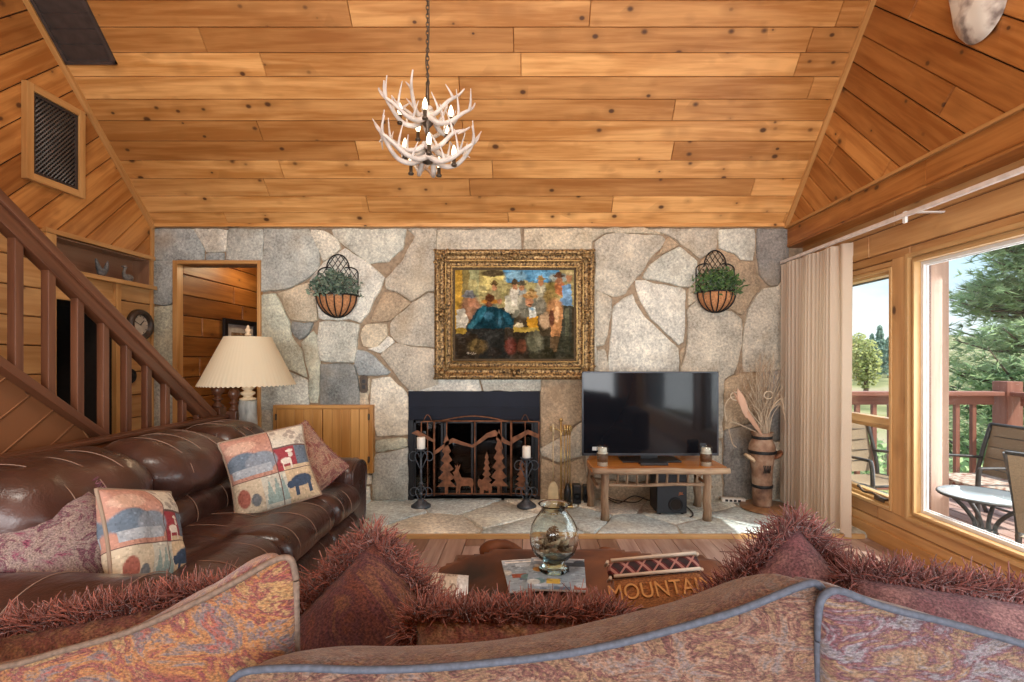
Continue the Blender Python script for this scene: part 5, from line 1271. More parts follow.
for xp in (617.5,627,637,647,657,667,678,688,697):
    x=PX(xp,3.86); mb=MB(); mb.tube([(x,3.87,zr),(x+.004,3.868,(zr+ZB)/2),(x-.002,3.87,ZB-.04)],[.010,.009,.011],7); mb.build('spindle',M['twig'],o)
for y in (4.06,):
    for x in (.55,1.45):
        mb=MB(); mb.tube([(x,3.88,zr-.02),(x,4.25,zr-.02)],.014,7); mb.build('stretcher',M['twig'],o)
# TV
TYf=4.06
tx0,tx1,tz0,tz1=PX(582,TYf),PX(718.5,TYf),PZ(457,TYf),PZ(371.5,TYf)
o=empty('television',((tx0+tx1)/2,TYf,ZB+.002),'large flat black television standing on the log bench','television')
mb=MB(); mb.box((tx0,TYf,tz0+.012),(tx1,TYf+.035,tz1),bev=.006); mb.box((tx0+.2,TYf+.03,tz0+.06),(tx1-.2,TYf+.075,tz1-.2),bev=.02); mb.build('body',M['plastic'],o)
scr,nt,b,out=newmat('tv_screen'); b.inputs['Base Color'].default_value=(.006,.007,.010,1); b.inputs['Roughness'].default_value=.06; b.inputs['Specular IOR Level'].default_value=.28
mb=MB(); mb.box((tx0+.012,TYf-.002,tz0+.032),(tx1-.012,TYf+.002,tz1-.012)); mb.build('screen',scr,o)
mb=MB(); ringbox_=[((tx0,tz0+.012),(tx0+.012,tz1)),((tx1-.012,tz0+.012),(tx1,tz1)),((tx0,tz1-.012),(tx1,tz1)),((tx0,tz0+.012),(tx1,tz0+.032))]
for a,b_ in ringbox_: mb.box((a[0],TYf-.006,a[1]),(b_[0],TYf,b_[1]),bev=.002)
mb.build('bezel',plain('grey_bezel',(.05,.055,.065),.3,.4),o)
xm=(tx0+tx1)/2
mb=MB(); mb.box((xm-.24,TYf-.07,ZB+.0015),(xm+.24,TYf+.16,ZB+.012),bev=.005); mb.box((xm-.07,TYf+.035,ZB+.01),(xm+.07,TYf+.06,tz0+.2),bev=.006); mb.build('stand',M['plastic'],o)
mb=MB(); mb.box((tx0+.085,TYf-.0045,tz0+.055),(tx0+.155,TYf-.002,tz0+.085),c=(.62,.66,.66)); st=mb.build('jar_reflection',M['weave'],o)  # pale patch coloured onto the screen as a jar's reflection
mb=MB(); mb.box((tx1-.155,TYf-.0045,tz0+.05),(tx1-.105,TYf-.002,tz0+.115),c=(.05,.06,.07)); mb.build('jar_reflection',M['weave'],o)  # dark patch coloured on as the other jar's reflection
# cable box on the bench
mb=MB(); mb.box((xm-.12,3.88,ZB+.0015),(xm+.10,3.985,ZB+.022),bev=.004); mb.build('receiver_box',M['plastic'],tagv=('flat black receiver box on the bench under the television','receiver'))
# candle jars
bandp=plain('pine_band',(.14,.075,.045),.6,var=.7,sc=90)
GL=pane_mat('jar_glass',(.93,.95,.94),1.6)
def jar(xp,label,yb=463):
    Y=3.90; X=PX(xp,Y); o=empty('candle_jar',(X,Y,ZB+.0015),label,'candle','jar candles on the log bench'); r=.043; h=.155
    mb=MB(); mb.lathe([(0,0),(r,0),(r,h*.62),(r*.92,h*.66),(0,h*.66)],(X,Y,ZB),20); mb.build('wax',M['wax'],o)
    mb=MB(); mb.lathe([(r+.001,h*.20),(r+.002,h*.20),(r+.002,h*.62),(r+.001,h*.62)],(X,Y,ZB),20); mb.build('band',bandp,o)
    mb=MB(); mb.lathe([(r+.004,.001),(r+.005,h*.9),(r+.003,h),(r+.0015,h),(r+.0028,h*.9),(r+.0025,.001)],(X,Y,ZB),20); mb.build('glass',GL,o)
    mb=MB(); mb.lathe([(0,h*.66),(r*.85,h*.67),(r*.8,h*.9),(0,h*.92)],(X,Y,ZB),16); mb.build('pillar',M['wax'],o)
jar(602.5,'jar candle with dark pine band at the fireplace end of the bench'); jar(706,'jar candle with dark pine band at the vase end of the bench')
# subwoofer
Y=4.0; X0,X1=PX(657,Y),PX(687,Y); Z1=PZ(459,Y)
o=empty('subwoofer',((X0+X1)/2,Y,HZ),'black subwoofer with round port under the log bench','subwoofer')
mb=MB(); mb.box((X0,Y,HZ+.012),(X1,Y+.24,HZ+.345),bev=.008); mb.build('body',plain('sub_black',(.016,.022,.030),.45),o)
xc=(X0+X1)/2+.03; zc=HZ+.085; My=Matrix(((1,0,0),(0,0,-1),(0,1,0)))
mb=MB(); mb.lathe([(.040,-.02),(.044,.002),(.052,.007),(.060,.004),(.062,-.004)],(xc,Y,zc),28,M=My); mb.build('port_ring',M['black'],o,fixn=True)
mb=MB(); mb.lathe([(0,.001),(.043,.001),(.043,-.004)],(xc,Y,zc),24,M=My,sm=False); mb.build('port',M['dark'],o,fixn=True)
for sx_ in (0.03,-.03):
    for yy in (.03,.21):
        mb=MB(); xx=(X0 if sx_>0 else X1)+sx_; mb.lathe([(0,0),(.012,0),(.012,.014),(0,.014)],(xx,Y+yy,HZ),10); mb.build('foot',M['plastic'],o)
def text(name,s,size,loc,eul,mat,parent=None,depth=.001,align='CENTER'):
    cu=bpy.data.curves.new(name,'FONT'); cu.body=s; cu.size=size; cu.extrude=depth; cu.align_x=align
    t=bpy.data.objects.new(name+'_c',cu); COL.objects.link(t); bpy.context.view_layer.update()
    me=bpy.data.meshes.new_from_object(t.evaluated_get(bpy.context.evaluated_depsgraph_get())); bpy.data.objects.remove(t)
    ob=bpy.data.objects.new(name,me); me.materials.clear(); me.materials.append(mat); COL.objects.link(ob)
    off=Vector((0,0,0))
    if parent is not None: ob.parent=parent; off=ORG.get(parent.name,off)
    ob.location=Vector(loc)-off; ob.rotation_euler=eul; return ob
text('badge','JBL',.030,(xc+.045,Y-.0005,HZ+.165),(PI/2,0,0),plain('orange_badge',(.55,.16,.03),.5),o)
# little black speakers and cables at the bench end
for (xp,yp,w,h,lb) in ((577,4.30,.075,.165,'small black speaker on the hearth next to the brass tools'),(588,4.33,.075,.15,'small black speaker on the hearth behind the bench leg')):
    X=PX(xp,yp); o=empty('small_speaker',(X,yp,HZ),lb,'speaker','small speakers on the hearth')
    mb=MB(); mb.box((X-w/2,yp,HZ),(X+w/2,yp+.09,HZ+h),bev=.008); mb.build('cabinet',M['plastic'],o)
    mb=MB(); mb.lathe([(0,.001),(.012,.002),(.026,-.004),(.030,.003),(.033,0)],(X,yp,HZ+h*.4),18,M=My); mb.build('driver',M['iron'],o,fixn=True)
mb=MB(); mb.tube(spline([(.64,4.38,HZ+.012),(.70,4.36,HZ+.03),(.8,4.30,HZ+.01),(.95,4.38,HZ+.05),(1.1,4.33,HZ+.02),(1.3,4.38,HZ+.03),(1.36,4.12,HZ+.008),(1.34,3.98,HZ+.006),(1.30,3.93,HZ+.006)],8),.005,5); mb.tube(spline([(.66,4.39,HZ+.14),(.70,4.37,HZ+.06),(.78,4.38,HZ+.012),(.95,4.33,HZ+.008),(1.02,4.3,HZ+.06)],8),.005,5); mb.build('cable_tangle',M['plastic'],tagv=('tangled black cables on the hearth under the bench','cable'))
# power strip
Y=4.36; a=Vector((PX(722,Y),Y+.02,HZ)); b_=Vector((PX(744,Y),Y-.02,HZ)); d=(b_-a); ang=math.atan2(d.y,d.x); L=d.length
Mp=Matrix.Translation(a)@Matrix.Rotation(ang,4,'Z')
o=empty('power_strip',a,'white power strip on the hearth beside the vase','power strip')
mb=MB(); mb.box((0,-.028,0),(L,.028,.04),bev=.008,M=Mp); mb.build('body',plain('strip_white',(.66,.62,.55),.45),o)
for k in range(4):
    mb=MB(); c=Mp@Vector((.05+k*(L-.08)/4,-.028,.02)); mb.box((.03+k*(L-.06)/4,-.0305,.010),(.055+k*(L-.06)/4,-.027,.030),M=Mp); mb.build('socket',M['plastic'],o)
# ---------------- vase on a round board
Y=4.20; X=PX(762,Y)
mb=MB(); mb.lathe([(0,HZ),(.21,HZ),(.22,HZ+.008),(.215,HZ+.018),(0,HZ+.02)],(X+.035,Y-.02,0),40); mb.build('round_board',wood('round_board_wood',(.36,.20,.10),(.22,.11,.05),knots=.2),tagv=('round brown wooden board under the tall vase','board'))
zb=HZ+.021; H=PZ(432,Y)-zb
o=empty('floor_vase',(X,Y,zb),'tall brown pottery vase with dark bands holding dried grasses','vase')
vm,nt,b,out=newmat('weathered_pottery'); tc=N(nt,'ShaderNodeTexCoord'); n1=N(nt,'ShaderNodeTexNoise',i_Scale=9.0,i_Detail=7.0); nt.links.new(tc.outputs['Object'],n1.inputs['Vector']); rp=ramp(nt,[(.34,(.10,.05,.032)),(.5,(.27,.155,.095)),(.66,(.42,.30,.21))],n1.outputs['Fac']); nt.links.new(rp.outputs[0],b.inputs['Base Color']); b.inputs['Roughness'].default_value=.65; bump(nt,b,n1.outputs['Fac'],.4,.01)
mb=MB(); mb.lathe([(0,0),(.074,0),(.078,.02*H),(.080,.25*H),(.084,.45*H),(.095,.62*H),(.108,.74*H),(.105,.82*H),(.085,.89*H),(.074,.92*H),(.082,.97*H),(.092,1.0*H),(.085,1.0*H),(.066,.93*H),(.06,.6*H),(0,.55*H)],(X,Y,zb),28); mb.build('body',vm,o)
for zz,rr_ in ((.27,.082),(.735,.109),(.93,.078)):
    mb=MB(); mb.lathe([(rr_-.004,(zz-.022)*H),(rr_+.004,(zz-.018)*H),(rr_+.005,(zz+.018)*H),(rr_-.004,(zz+.022)*H)],(X,Y,zb),28); mb.build('band',M['iron'],o)
for s,(mt) in ((-1,M['turn']),(1,M['rust'])):
    mb=MB(); mb.lathe([(0,.018),(.03,.016),(.05,.006),(.052,-.012),(0,-.014)],(X+s*.118,Y-.03,zb+.66*H+(.02 if s>0 else 0)),18,M=Matrix.Rotation(s*.9,3,'Y')@Matrix(((0,0,1),(1,0,0),(0,1,0)))); mb.build('medallion',mt,o,fixn=True)
mb=MB()
for k in range(5):
    a=k*.35; mb.tube([(X-.03+k*.012,Y-.094,zb+.47*H),(X-.022+k*.012,Y-.093,zb+.52*H),(X-.03+k*.014,Y-.094,zb+.57*H)],.004,4)
mb.build('carving',M['iron'],o)
# dried arrangement
o=empty('dried_grasses',(X,Y,zb+H*.9),'spray of dried grasses, twigs and pods standing in the tall vase','dried grasses')
rg=random.Random(4); ztop=zb+H
M['straw']=fibre('straw',(.30,.20,.12),(.66,.55,.40)); M['straw2']=fibre('pale_pink_straw',(.45,.26,.17),(.66,.44,.32))
mb=MB()
for i in range(95):
    a=rg.uniform(0,2*PI); sp_=abs(rg.gauss(0,.13)); h=rg.uniform(.30,.66)*(1.1-sp_*.9)
    dx=math.cos(a)*sp_*1.3; dy=math.sin(a)*sp_*.6-.02
    p0=Vector((X+rg.uniform(-.04,.04),Y+rg.uniform(-.04,.04),ztop-.12)); p3=Vector((min(2.17,X+dx),min(BY-.05,Y+dy),ztop+h))
    p1=p0+Vector((dx*.15,dy*.15,.25)); p2=p0*.3+p3*.7+Vector((0,0,.06))
    pts=spline([p0,p1,p2,p3],5); n=len(pts); mb.tube(pts,[.0028*(1-.6*j/(n-1)) for j in range(n)],4,r=rg.random())
    if rg.random()<.55:
        for k in range(10):
            q=pts[-1-int(k*.7)]; t=Vector((rg.uniform(-.5,.5),rg.uniform(-.3,.3),.8)).normalized(); mb.tube([q,q+t*.05],[.0022,.0006],3,r=rg.random(),cap=False)
mb.build('stems',M['straw'],o)
mb=MB()
for i in range(20):
    s=rg.choice((-1,1,1)); l=rg.uniform(.18,.36); dx=s*rg.uniform(.5,1)*l; dx=min(dx,.15)
    p0=Vector((X,Y-.02,ztop-.06)); pts=spline([p0,p0+Vector((dx*.25,-.03,.22)),p0+Vector((dx*.8,-.05,.30+.12*rg.random())),p0+Vector((dx*1.05,-.06,.12+.25*rg.random()))],6)
    n=len(pts); mb.tube(pts,[.0032*(1-.5*j/(n-1)) for j in range(n)],4,r=rg.random())
mb.build('arching_blades',M['straw'],o)
mb=MB(); c0=Vector((PX(742,Y-.06),Y-.06,PZ(400,Y)))
def leaf(mb,p0,p1,w,bend,r):
    n=9; d=(p1-p0); sd=d.cross(Vector((0,1,0))).normalized(); b0=len(mb.v)
    for i in range(n+1):
        t=i/n; c=p0+d*t+Vector((bend*math.sin(PI*t),-.02*math.sin(PI*t),0)); ww=w*math.sin(PI*min(1,t*.95+.05))**.7
        mb.v.extend([c-sd*ww,c+Vector((0,-.012,0)),c+sd*ww])
    for i in range(n):
        for j in range(2): mb.face((b0+i*3+j,b0+i*3+j+1,b0+i*3+4+j,b0+i*3+3+j),None,0,r,(1,1,1),True)
leaf(mb,Vector((X-.03,Y-.07,ztop-.02)),P(733,391,Y-.10),.022,-.01,.2); leaf(mb,P(747,418,Y-.1),P(737,388,Y-.1),.030,.0,.6)
mb.build('pod_leaf',M['straw2'],o)
mb=MB()
for (xp,yp,r_) in ((768,395,.036),(735,396,.040)):
    c=P(xp,yp,Y-.09); pts=[c+Vector((r_*math.cos(t),-.012*t/6,r_*.85*math.sin(t)))*(1) for t in [i*.35 for i in range(24)]]; mb.tube(pts,[.006-.0001*i for i in range(24)],5,r=.8)
    mb.tube(spline([pts[0],(X+(c.x-X)*.4,Y-.06,ztop+.12),(X,Y-.02,ztop-.05)],5),.003,4,r=.7)
mb.tube(spline([(X-.02,Y-.05,ztop-.02),(PX(727,Y),Y-.08,PZ(421,Y)),(PX(728,Y),Y-.08,PZ(440,Y)),(PX(733,Y),Y-.07,PZ(446,Y))],7),.004,5,r=.5)
mb.tube(spline([(X-.02,Y-.05,ztop+.05),(PX(732,Y),Y-.09,PZ(397,Y)),(PX(721,Y),Y-.09,PZ(404,Y)),(PX(722,Y),Y-.09,PZ(420,Y))],7),.003,5,r=.9)
mb.build('curled_vine',M['straw'],o)
# ---------------- curtain and rod
CXp=2.27
ya,yb_=3.50,4.40
def cur(u,v):
    y=yb_+(ya-yb_)*u
    ph=u*44*PI if u<.86 else .86*44*PI+(u-.86)*18*PI
    amp=.018+.022*v; amp*= 1 if u<.9 else .55
    top=2.14+.012*(1-u); bot=HZ+.02 if y>HY-.05 else .03
    z=top+(bot-top)*v
    x=CXp+amp*math.sin(ph+.5*math.sin(v*2+u*9))+.012*math.sin(u*21+v*1.3)
    y2=y+.008*math.sin(ph*.5+v*3)*v
    if u>.96: x+= (u-.96)/.04*.03
    return (x,y2,z)
o=empty('curtain',(CXp,3.85,.05),'long pleated beige curtain drawn to the stone wall','curtain')
cm,nt,b,out=newmat('beige_curtain'); uvn=N(nt,'ShaderNodeUVMap'); n1=N(nt,'ShaderNodeTexNoise',i_Scale=420.0,i_Detail=2.0); nt.links.new(uvn.outputs[0],n1.inputs['Vector'])
rp=ramp(nt,[(.3,(.56,.455,.35)),(.7,(.70,.595,.475))],n1.outputs['Fac']); nt.links.new(rp.outputs[0],b.inputs['Base Color']); b.inputs['Roughness'].default_value=.9
tr=N(nt,'ShaderNodeBsdfTranslucent'); tr.inputs[0].default_value=(.62,.48,.33,1); mx=N(nt,'ShaderNodeMixShader'); mx.inputs[0].default_value=.3; nt.links.new(b.outputs[0],mx.inputs[1]); nt.links.new(tr.outputs[0],mx.inputs[2]); nt.links.new(mx.outputs[0],out.inputs[0])
mb=MB(); mb.grid(cur,260,14); c_=mb.build('panel',cm,o)
mb=MB(); mb.grid(lambda u,v:(lambda q:(q[0]+.004,q[1],q[2]))(cur(u,v*.045)),260,2); mb.build('heading',cm,o)
o=empty('curtain_rod',(CXp,1.9,2.17),'white curtain track running under the wooden beam','curtain rod')
mb=MB(); mb.box((CXp-.012,REARY+.3,2.160),(CXp+.012,BY-.06,2.186),bev=.004); mb.build('track',plain('rod_white',(.66,.60,.56),.4),o)
for y in (2.95,1.4):
    mb=MB(); mb.box((CXp-.005,y-.012,2.186),(WX+.0,y+.012,2.194)); mb.box((CXp-.008,y-.012,2.125),(CXp+.008,y+.012,2.16),bev=.003); mb.build('bracket',M['white'],o)
# ================================================================== COFFEE TABLE, FOREGROUND SOFA
TZc=.425; tx0,tx1,ty0,ty1=-.33,.80,1.66,2.24
o=empty('coffee_table',((tx0+tx1)/2,(ty0+ty1)/2,0),'low dark wood coffee table draped with a brown cowhide','coffee table')
mb=MB(); mb.box((tx0,ty0,TZc-.05),(tx1,ty1,TZc-.012),bev=.01); mb.build('tabletop',M['red'],o)
mb=MB()
for a,b_ in (((tx0+.06,ty0+.05,TZc-.14),(tx1-.06,ty0+.075,TZc-.05)),((tx0+.06,ty1-.075,TZc-.14),(tx1-.06,ty1-.05,TZc-.05)),((tx0+.05,ty0+.05,TZc-.14),(tx0+.075,ty1-.05,TZc-.05)),((tx1-.075,ty0+.05,TZc-.14),(tx1-.05,ty1-.05,TZc-.05))): mb.box(a,b_)
mb.build('apron',M['red'],o)
for x in (tx0+.07,tx1-.07):
    for y in (ty0+.07,ty1-.07):
        mb=MB(); mb.box((x-.035,y-.035,0),(x+.035,y+.035,TZc-.05),bev=.006); mb.build('leg',M['red'],o)
# cowhide
hm,nt,b,out=newmat('cowhide_hair'); tc=N(nt,'ShaderNodeTexCoord'); n1=N(nt,'ShaderNodeTexNoise',i_Scale=3.0,i_Detail=5.0,i_Distortion=.6); nt.links.new(tc.outputs['Object'],n1.inputs['Vector'])
rp=ramp(nt,[(.36,(.018,.008,.006)),(.5,(.085,.027,.011)),(.64,(.20,.068,.024))],n1.outputs['Fac'])
mp=N(nt,'ShaderNodeMapping'); mp.inputs['Scale'].default_value=(420,60,60); nt.links.new(tc.outputs['Object'],mp.inputs[0]); n2=N(nt,'ShaderNodeTexNoise',i_Scale=1.0,i_Detail=2.0); nt.links.new(mp.outputs[0],n2.inputs['Vector'])
nt.links.new(rp.outputs[0],b.inputs['Base Color']); b.inputs['Roughness'].default_value=.55; b.inputs['Specular IOR Level'].default_value=.25; b.inputs['Sheen Weight'].default_value=.05; bump(nt,b,n2.outputs['Fac'],.3,.003)
out_hide=smooth_prof([(-.62,1.60),(-.40,1.95),(-.30,2.16),(-.16,2.22),(-.20,2.34),(-.12,2.42),(.02,2.36),(.10,2.28),(.26,2.26),(.33,2.33),(.40,2.30),(.42,2.22),(.52,2.20),(.62,2.14),(.74,2.16),(.92,2.10),(1.05,1.95),(.98,1.70),(.9,1.5),(.4,1.42),(-.1,1.44),(-.5,1.46)],2)
def inpoly(x,y,p):
    ins=False; n=len(p)
    for i in range(n):
        x0,y0=p[i]; x1,y1=p[(i+1)%n]
        if (y0>y)!=(y1>y) and x<(x1-x0)*(y-y0)/(y1-y0)+x0: ins=not ins
    return ins
def drape(x,y):
    dx=max(tx0-x,x-tx1,0); dy=max(ty0-y,y-ty1,0); d=math.hypot(dx,dy)
    z=TZc-.004+.006*noise.noise(Vector((x*5,y*5,1)))
    if d<=0: return Vector((x,y,z+.006))
    r=.03
    nxx=(x-max(tx0,min(tx1,x))); nyy=(y-max(ty0,min(ty1,y))); L=math.hypot(nxx,nyy); ux,uy=nxx/L,nyy/L
    cx_,cy_=max(tx0,min(tx1,x)),max(ty0,min(ty1,y))
    a=min(d/r,PI/2*.93); hx=r*math.sin(a)+max(0,d-r*PI/2*.93)*.16+.020; hz=r*(1-math.cos(a))+max(0,d-r*PI/2*.93)*.98
    wv=.012*(1+math.sin((x+y)*22))*min(1,d*8)
    return Vector((cx_+ux*(hx+wv),cy_+uy*(hx+wv),max(.012,z-hz)))
mb=MB(); st=.022; idx={}
def vid(i,j):
    if (i,j) not in idx:
        x=-.66+i*st; y=1.40+j*st
        mb.v.append(drape(x,y)); idx[(i,j)]=len(mb.v)-1
    return idx[(i,j)]
for i in range(82):
    for j in range(50):
        if inpoly(-.66+(i+.5)*st,1.40+(j+.5)*st,out_hide): mb.face([vid(i,j),vid(i+1,j),vid(i+1,j+1),vid(i,j+1)],None,0,.5,(1,1,1),True)
o=mb.build('cowhide',hm,tagv=('brown cowhide draped over the coffee table','cowhide'))
sm=o.modifiers.new('s','SOLIDIFY'); sm.thickness=.005; sm.offset=1
# curled edges of the hide (rolled leg ends with pale tips)
M['hidetip']=plain('pale_hide_edge',(.42,.38,.34),.7,var=.5,sc=60)
mb=MB(); mb.tube(spline([P(484,557,2.33),P(492,550,2.32),P(505,546,2.32),P(522,553,2.30)],5),[.01,.034,.045,.05,.05,.048,.044,.04,.036,.03,.03,.028,.026,.022,.02,.012],10)
mb.ball(P(484,559,2.325),(.012,.02,.026),8,m=1); mb.build('curled_shank',[hm,M['hidetip']],o)
mb=MB(); mb.tube(spline([P(597,555,2.28),P(606,552,2.29),P(622,556,2.28)],5),[.008,.022,.026,.024,.02,.008],8); mb.ball(P(597,556,2.28),(.014,.014,.012),8,m=1); mb.build('curled_shank',[hm,M['hidetip']],o)
# magazines
cover=attrmat('magazine_cover',.5,0,100,.2)
def magazine(seed,c,rot,w,h,th,z,label):
    rg=random.Random(seed); p=Paint(60,80,(.26,.33,.40))
    pal=[(.42,.50,.58),(.10,.15,.22),(.45,.24,.06),(.55,.38,.08),(.12,.22,.24),(.28,.08,.05),(.50,.53,.53),(.04,.06,.09)]
    for k in range(14):
        x,y=rg.random(),rg.random(); p.rect(x,y,x+rg.uniform(.1,.35),y+rg.uniform(.06,.2),rg.choice(pal))
    for k in range(7): p.ell(rg.random(),rg.random(),.12,.09,rg.choice(pal))
    p.rect(0,0,1,.03,(.7,.72,.73)); p.rect(.05,.06,.6,.11,(.75,.76,.75)); p.strokes(300,.3,(3,2))
    mb=MB(); Mx=Matrix.Translation(Vector((c[0],c[1],z)))@Matrix.Rotation(rot,4,'Z')
    mb.box((-w/2,-h/2,0),(w/2,h/2,th-.0006),M=Mx,c=(.62,.63,.64),r=.5)
    mb.grid(lambda u,v:Mx@Vector((-w/2+w*u,h/2-h*v,th)),60,80,col=lambda u,v:p.at(u,v),sm=False,flip=True)
    return mb.build('magazine',cover,tagv=(label,'magazine','magazines on the cowhide'))
magazine(3,(.02,1.97),math.radians(9),.225,.285,.006,TZc+.012,'lower magazine with orange and blue cover under the glass bowl')
magazine(8,(.115,1.955),math.radians(-5),.225,.285,.007,TZc+.019,'upper glossy magazine directly under the glass bowl')
# glass bowl with pine cones
Yg=1.985; Xg=PX(554,Yg); zg=TZc+.0275
o=empty('glass_bowl',(Xg,Yg,zg),'clear footed glass bowl of pine cones on the magazines','bowl')
k=Yg/F; gl=glass_mat('bowl_glass',(.90,.97,.96)); gl2=glass_mat('bowl_foot_glass',(.62,.90,.90))
Hh=66*k
def gp(y): return (579-y)*k
outer=[(16*k,gp(566)),(21*k,gp(561)),(24*k,gp(553)),(24.5*k,gp(545)),(22.5*k,gp(535)),(18*k,gp(527)),(13.5*k,gp(521)),(12.5*k,gp(518)),(14*k,gp(515)),(16*k,gp(513.5))]
inner=[(r-.0025,z+.001) for r,z in outer[::-1]]
mb=MB(); mb.lathe([(0,gp(567.5))]+outer+inner[:-1]+[(14*k,gp(564.5)),(0,gp(565))],(Xg,Yg,zg),32); mb.build('globe',gl,o,fixn=True)
mb=MB(); mb.lathe([(0,.0),(15*k,.0),(15.5*k,.004),(13*k,.012),(10*k,gp(573)),(12*k,gp(569)),(8*k,gp(567.6)),(0,gp(567.6))],(Xg,Yg,zg),32); mb.build('foot',gl2,o,fixn=True)
M['cone']=plain('pine_cone_brown',(.16,.095,.06),.7,var=.4); M['conetip']=plain('pine_cone_tip',(.34,.26,.18),.7)
def pinecone(c,L,r,ax,label):
    z=Vector(ax).normalized(); x=z.orthogonal().normalized(); y=x.cross(z); c=Vector(c)
    mb=MB(); mb.tube([c-z*L*.5,c,c+z*L*.5],[r*.3,r*.5,r*.1],6)
    for i in range(42):
        t=i/41; a=i*2.4; rr_=r*math.sin(PI*(.12+.82*t))**.8; h=-L*.5+L*t
        d=x*math.cos(a)+y*math.sin(a); q=c+z*h; e=q+d*rr_+z*r*.25; s=d.cross(z).normalized()*r*.26
        b0=len(mb.v); mb.v.extend([q,e+s,e+z*r*.14,e-s,e-z*r*.12]); mb.face((b0,b0+1,b0+2)); mb.face((b0,b0+2,b0+3)); mb.face((b0+1,b0+4,b0+3,b0+2),None,1); mb.face((b0,b0+3,b0+4)); mb.face((b0,b0+4,b0+1))
    return mb.build('pine_cone',[M['cone'],M['conetip']],tagv=(label,'pine cone','pine cones in the glass bowl'))
zc=zg+gp(560)
pinecone((Xg-.035,Yg-.025,zc+.022),.055,.024,(1,.2,.3),'pine cone lowest in the glass bowl on its leather sofa side')
pinecone((Xg+.034,Yg-.02,zc+.024),.055,.024,(.3,1,.2),'pine cone low in the glass bowl on its window side')
pinecone((Xg+.0,Yg+.035,zc+.026),.055,.024,(1,.5,.1),'pine cone at the back of the glass bowl')
pinecone((Xg-.008,Yg-.012,zc+.066),.06,.026,(.5,.2,1),'topmost pine cone in the glass bowl')
mb=MB(); rg=random.Random(2)
for i in range(26):
    a=rg.uniform(0,2*PI); rr_=rg.uniform(.02,.062); c=Vector((Xg+rr_*math.cos(a),Yg+rr_*math.sin(a),zc+rg.uniform(.012,.055)))
    leaf(mb,c-Vector((.018,0,.004)),c+Vector((.018,rg.uniform(-.01,.01),rg.uniform(0,.014))),.009,.004,rg.random())
mb.build('potpourri',M['straw'],tagv=('dried potpourri petals between the pine cones in the bowl','potpourri',None,'stuff'))
# patterned cloth end at the table
M['snake']=attrmat('patterned_cloth',.8,.3,200,.2)
p=Paint(60,40,(.56,.50,.42)); rg=random.Random(5)
for i in range(16):
    x,y=rg.random()*.68,rg.random(); p.ell(x,y,.08,.11,(.26,.22,.18)); p.ell(x,y,.05,.07,(.52,.46,.38))
p.rect(.72,0,1,1,(.62,.64,.64)); p.strokes(300,.15,(2,2))
c0=P(446,588,1.86)
mb=MB()
def pad(u,v): return (c0.x-.075+.15*u+.02*v, c0.y+.09-.20*v, c0.z+.02-.012*u+.02*math.sin(PI*u)*math.sin(PI*v)-.07*max(0,v-.5))
mb.grid(pad,60,40,col=lambda u,v:p.at(u,v)); mb.grid(lambda u,v:(lambda q:(q[0],q[1],q[2]-.02))(pad(u,v)),10,10,flip=True,col=lambda u,v:(.4,.36,.3))
mb.build('patterned_cloth',M['snake'],tagv=('folded pale cloth with brown ring pattern at the end of the cowhide','cloth'))
# MOUNTAIN pillow on the table
Ym=1.72; c=P(657,588,Ym)+Vector((0,0,.016)); Mm=Matrix.Translation(c)@Matrix.Rotation(math.radians(-3),4,'Y')@Matrix.Rotation(math.radians(5),4,'Z')@Matrix.Rotation(math.radians(-38),4,'X')
w,h,t=.165,.085,.035
plm,nt,b,out=newmat('maroon_plaid'); tc=N(nt,'ShaderNodeTexCoord'); sp=N(nt,'ShaderNodeSeparateXYZ'); nt.links.new(tc.outputs['Object'],sp.inputs[0])
s1=mathn(nt,'SINE',mathn(nt,'MULTIPLY',mathn(nt,'ADD',sp.outputs[0],sp.outputs[2]),105.0)); s2=mathn(nt,'SINE',mathn(nt,'MULTIPLY',mathn(nt,'SUBTRACT',sp.outputs[0],sp.outputs[2]),105.0))
f=mathn(nt,'MAXIMUM',mathn(nt,'GREATER_THAN',s1,.80),mathn(nt,'GREATER_THAN',s2,.90)); g=mathn(nt,'GREATER_THAN',s1,.0)
cc=mixc(nt,(.035,.016,.018),(.11,.018,.022),g); cc=mixc(nt,cc,(.42,.20,.17),f); nt.links.new(cc,b.inputs['Base Color']); b.inputs['Roughness'].default_value=.85
rustf=tapestry('rust_chenille',[(.14,.045,.015),(.26,.10,.03),(.20,.07,.022)],(8,8,8),300,.4)
o=empty('mountain_pillow',(0,0,0),'rust bolster pillow with plaid band and raised MOUNTAIN lettering on the coffee table','pillow'); o.matrix_world=Mm
def sbox(u,v,s):
    return None
mb=MB(); mb.box((-w,-t,-h),(w,t,h*.30),bev=.03); mb.build('body',rustf,o,local=True)
mb=MB(); mb.box((-w,-t+.002,h*.34),(w,t,h*.92),bev=.026); mb.build('plaid_band',plm,o,local=True)
mb=MB(); wp=plain('ivory_piping',(.60,.50,.40),.8)
for zz in (h*.32,h*.95):
    mb.tube([(-w+.01,-t-.001,zz),(0,-t-.003,zz),(w-.01,-t-.001,zz)],.006,6); mb.tube([(-w+.01,t,zz),(w-.01,t,zz)],.006,6); mb.tube([(-w,-t+.01,zz),(-w,t-.01,zz)],.006,6); mb.tube([(w,-t+.01,zz),(w,t-.01,zz)],.006,6)
mb.build('piping',wp,o,local=True)
tt=text('lettering','MOUNTAIN',.070,(-.0,-t-.003,-h*.62),(PI/2,0,0),plain('tan_letters',(.52,.24,.07),.8),None,.003); tt.parent=o; tt.location=(0,-t-.003,-h*.58)
for k in range(12):
    mb=MB()
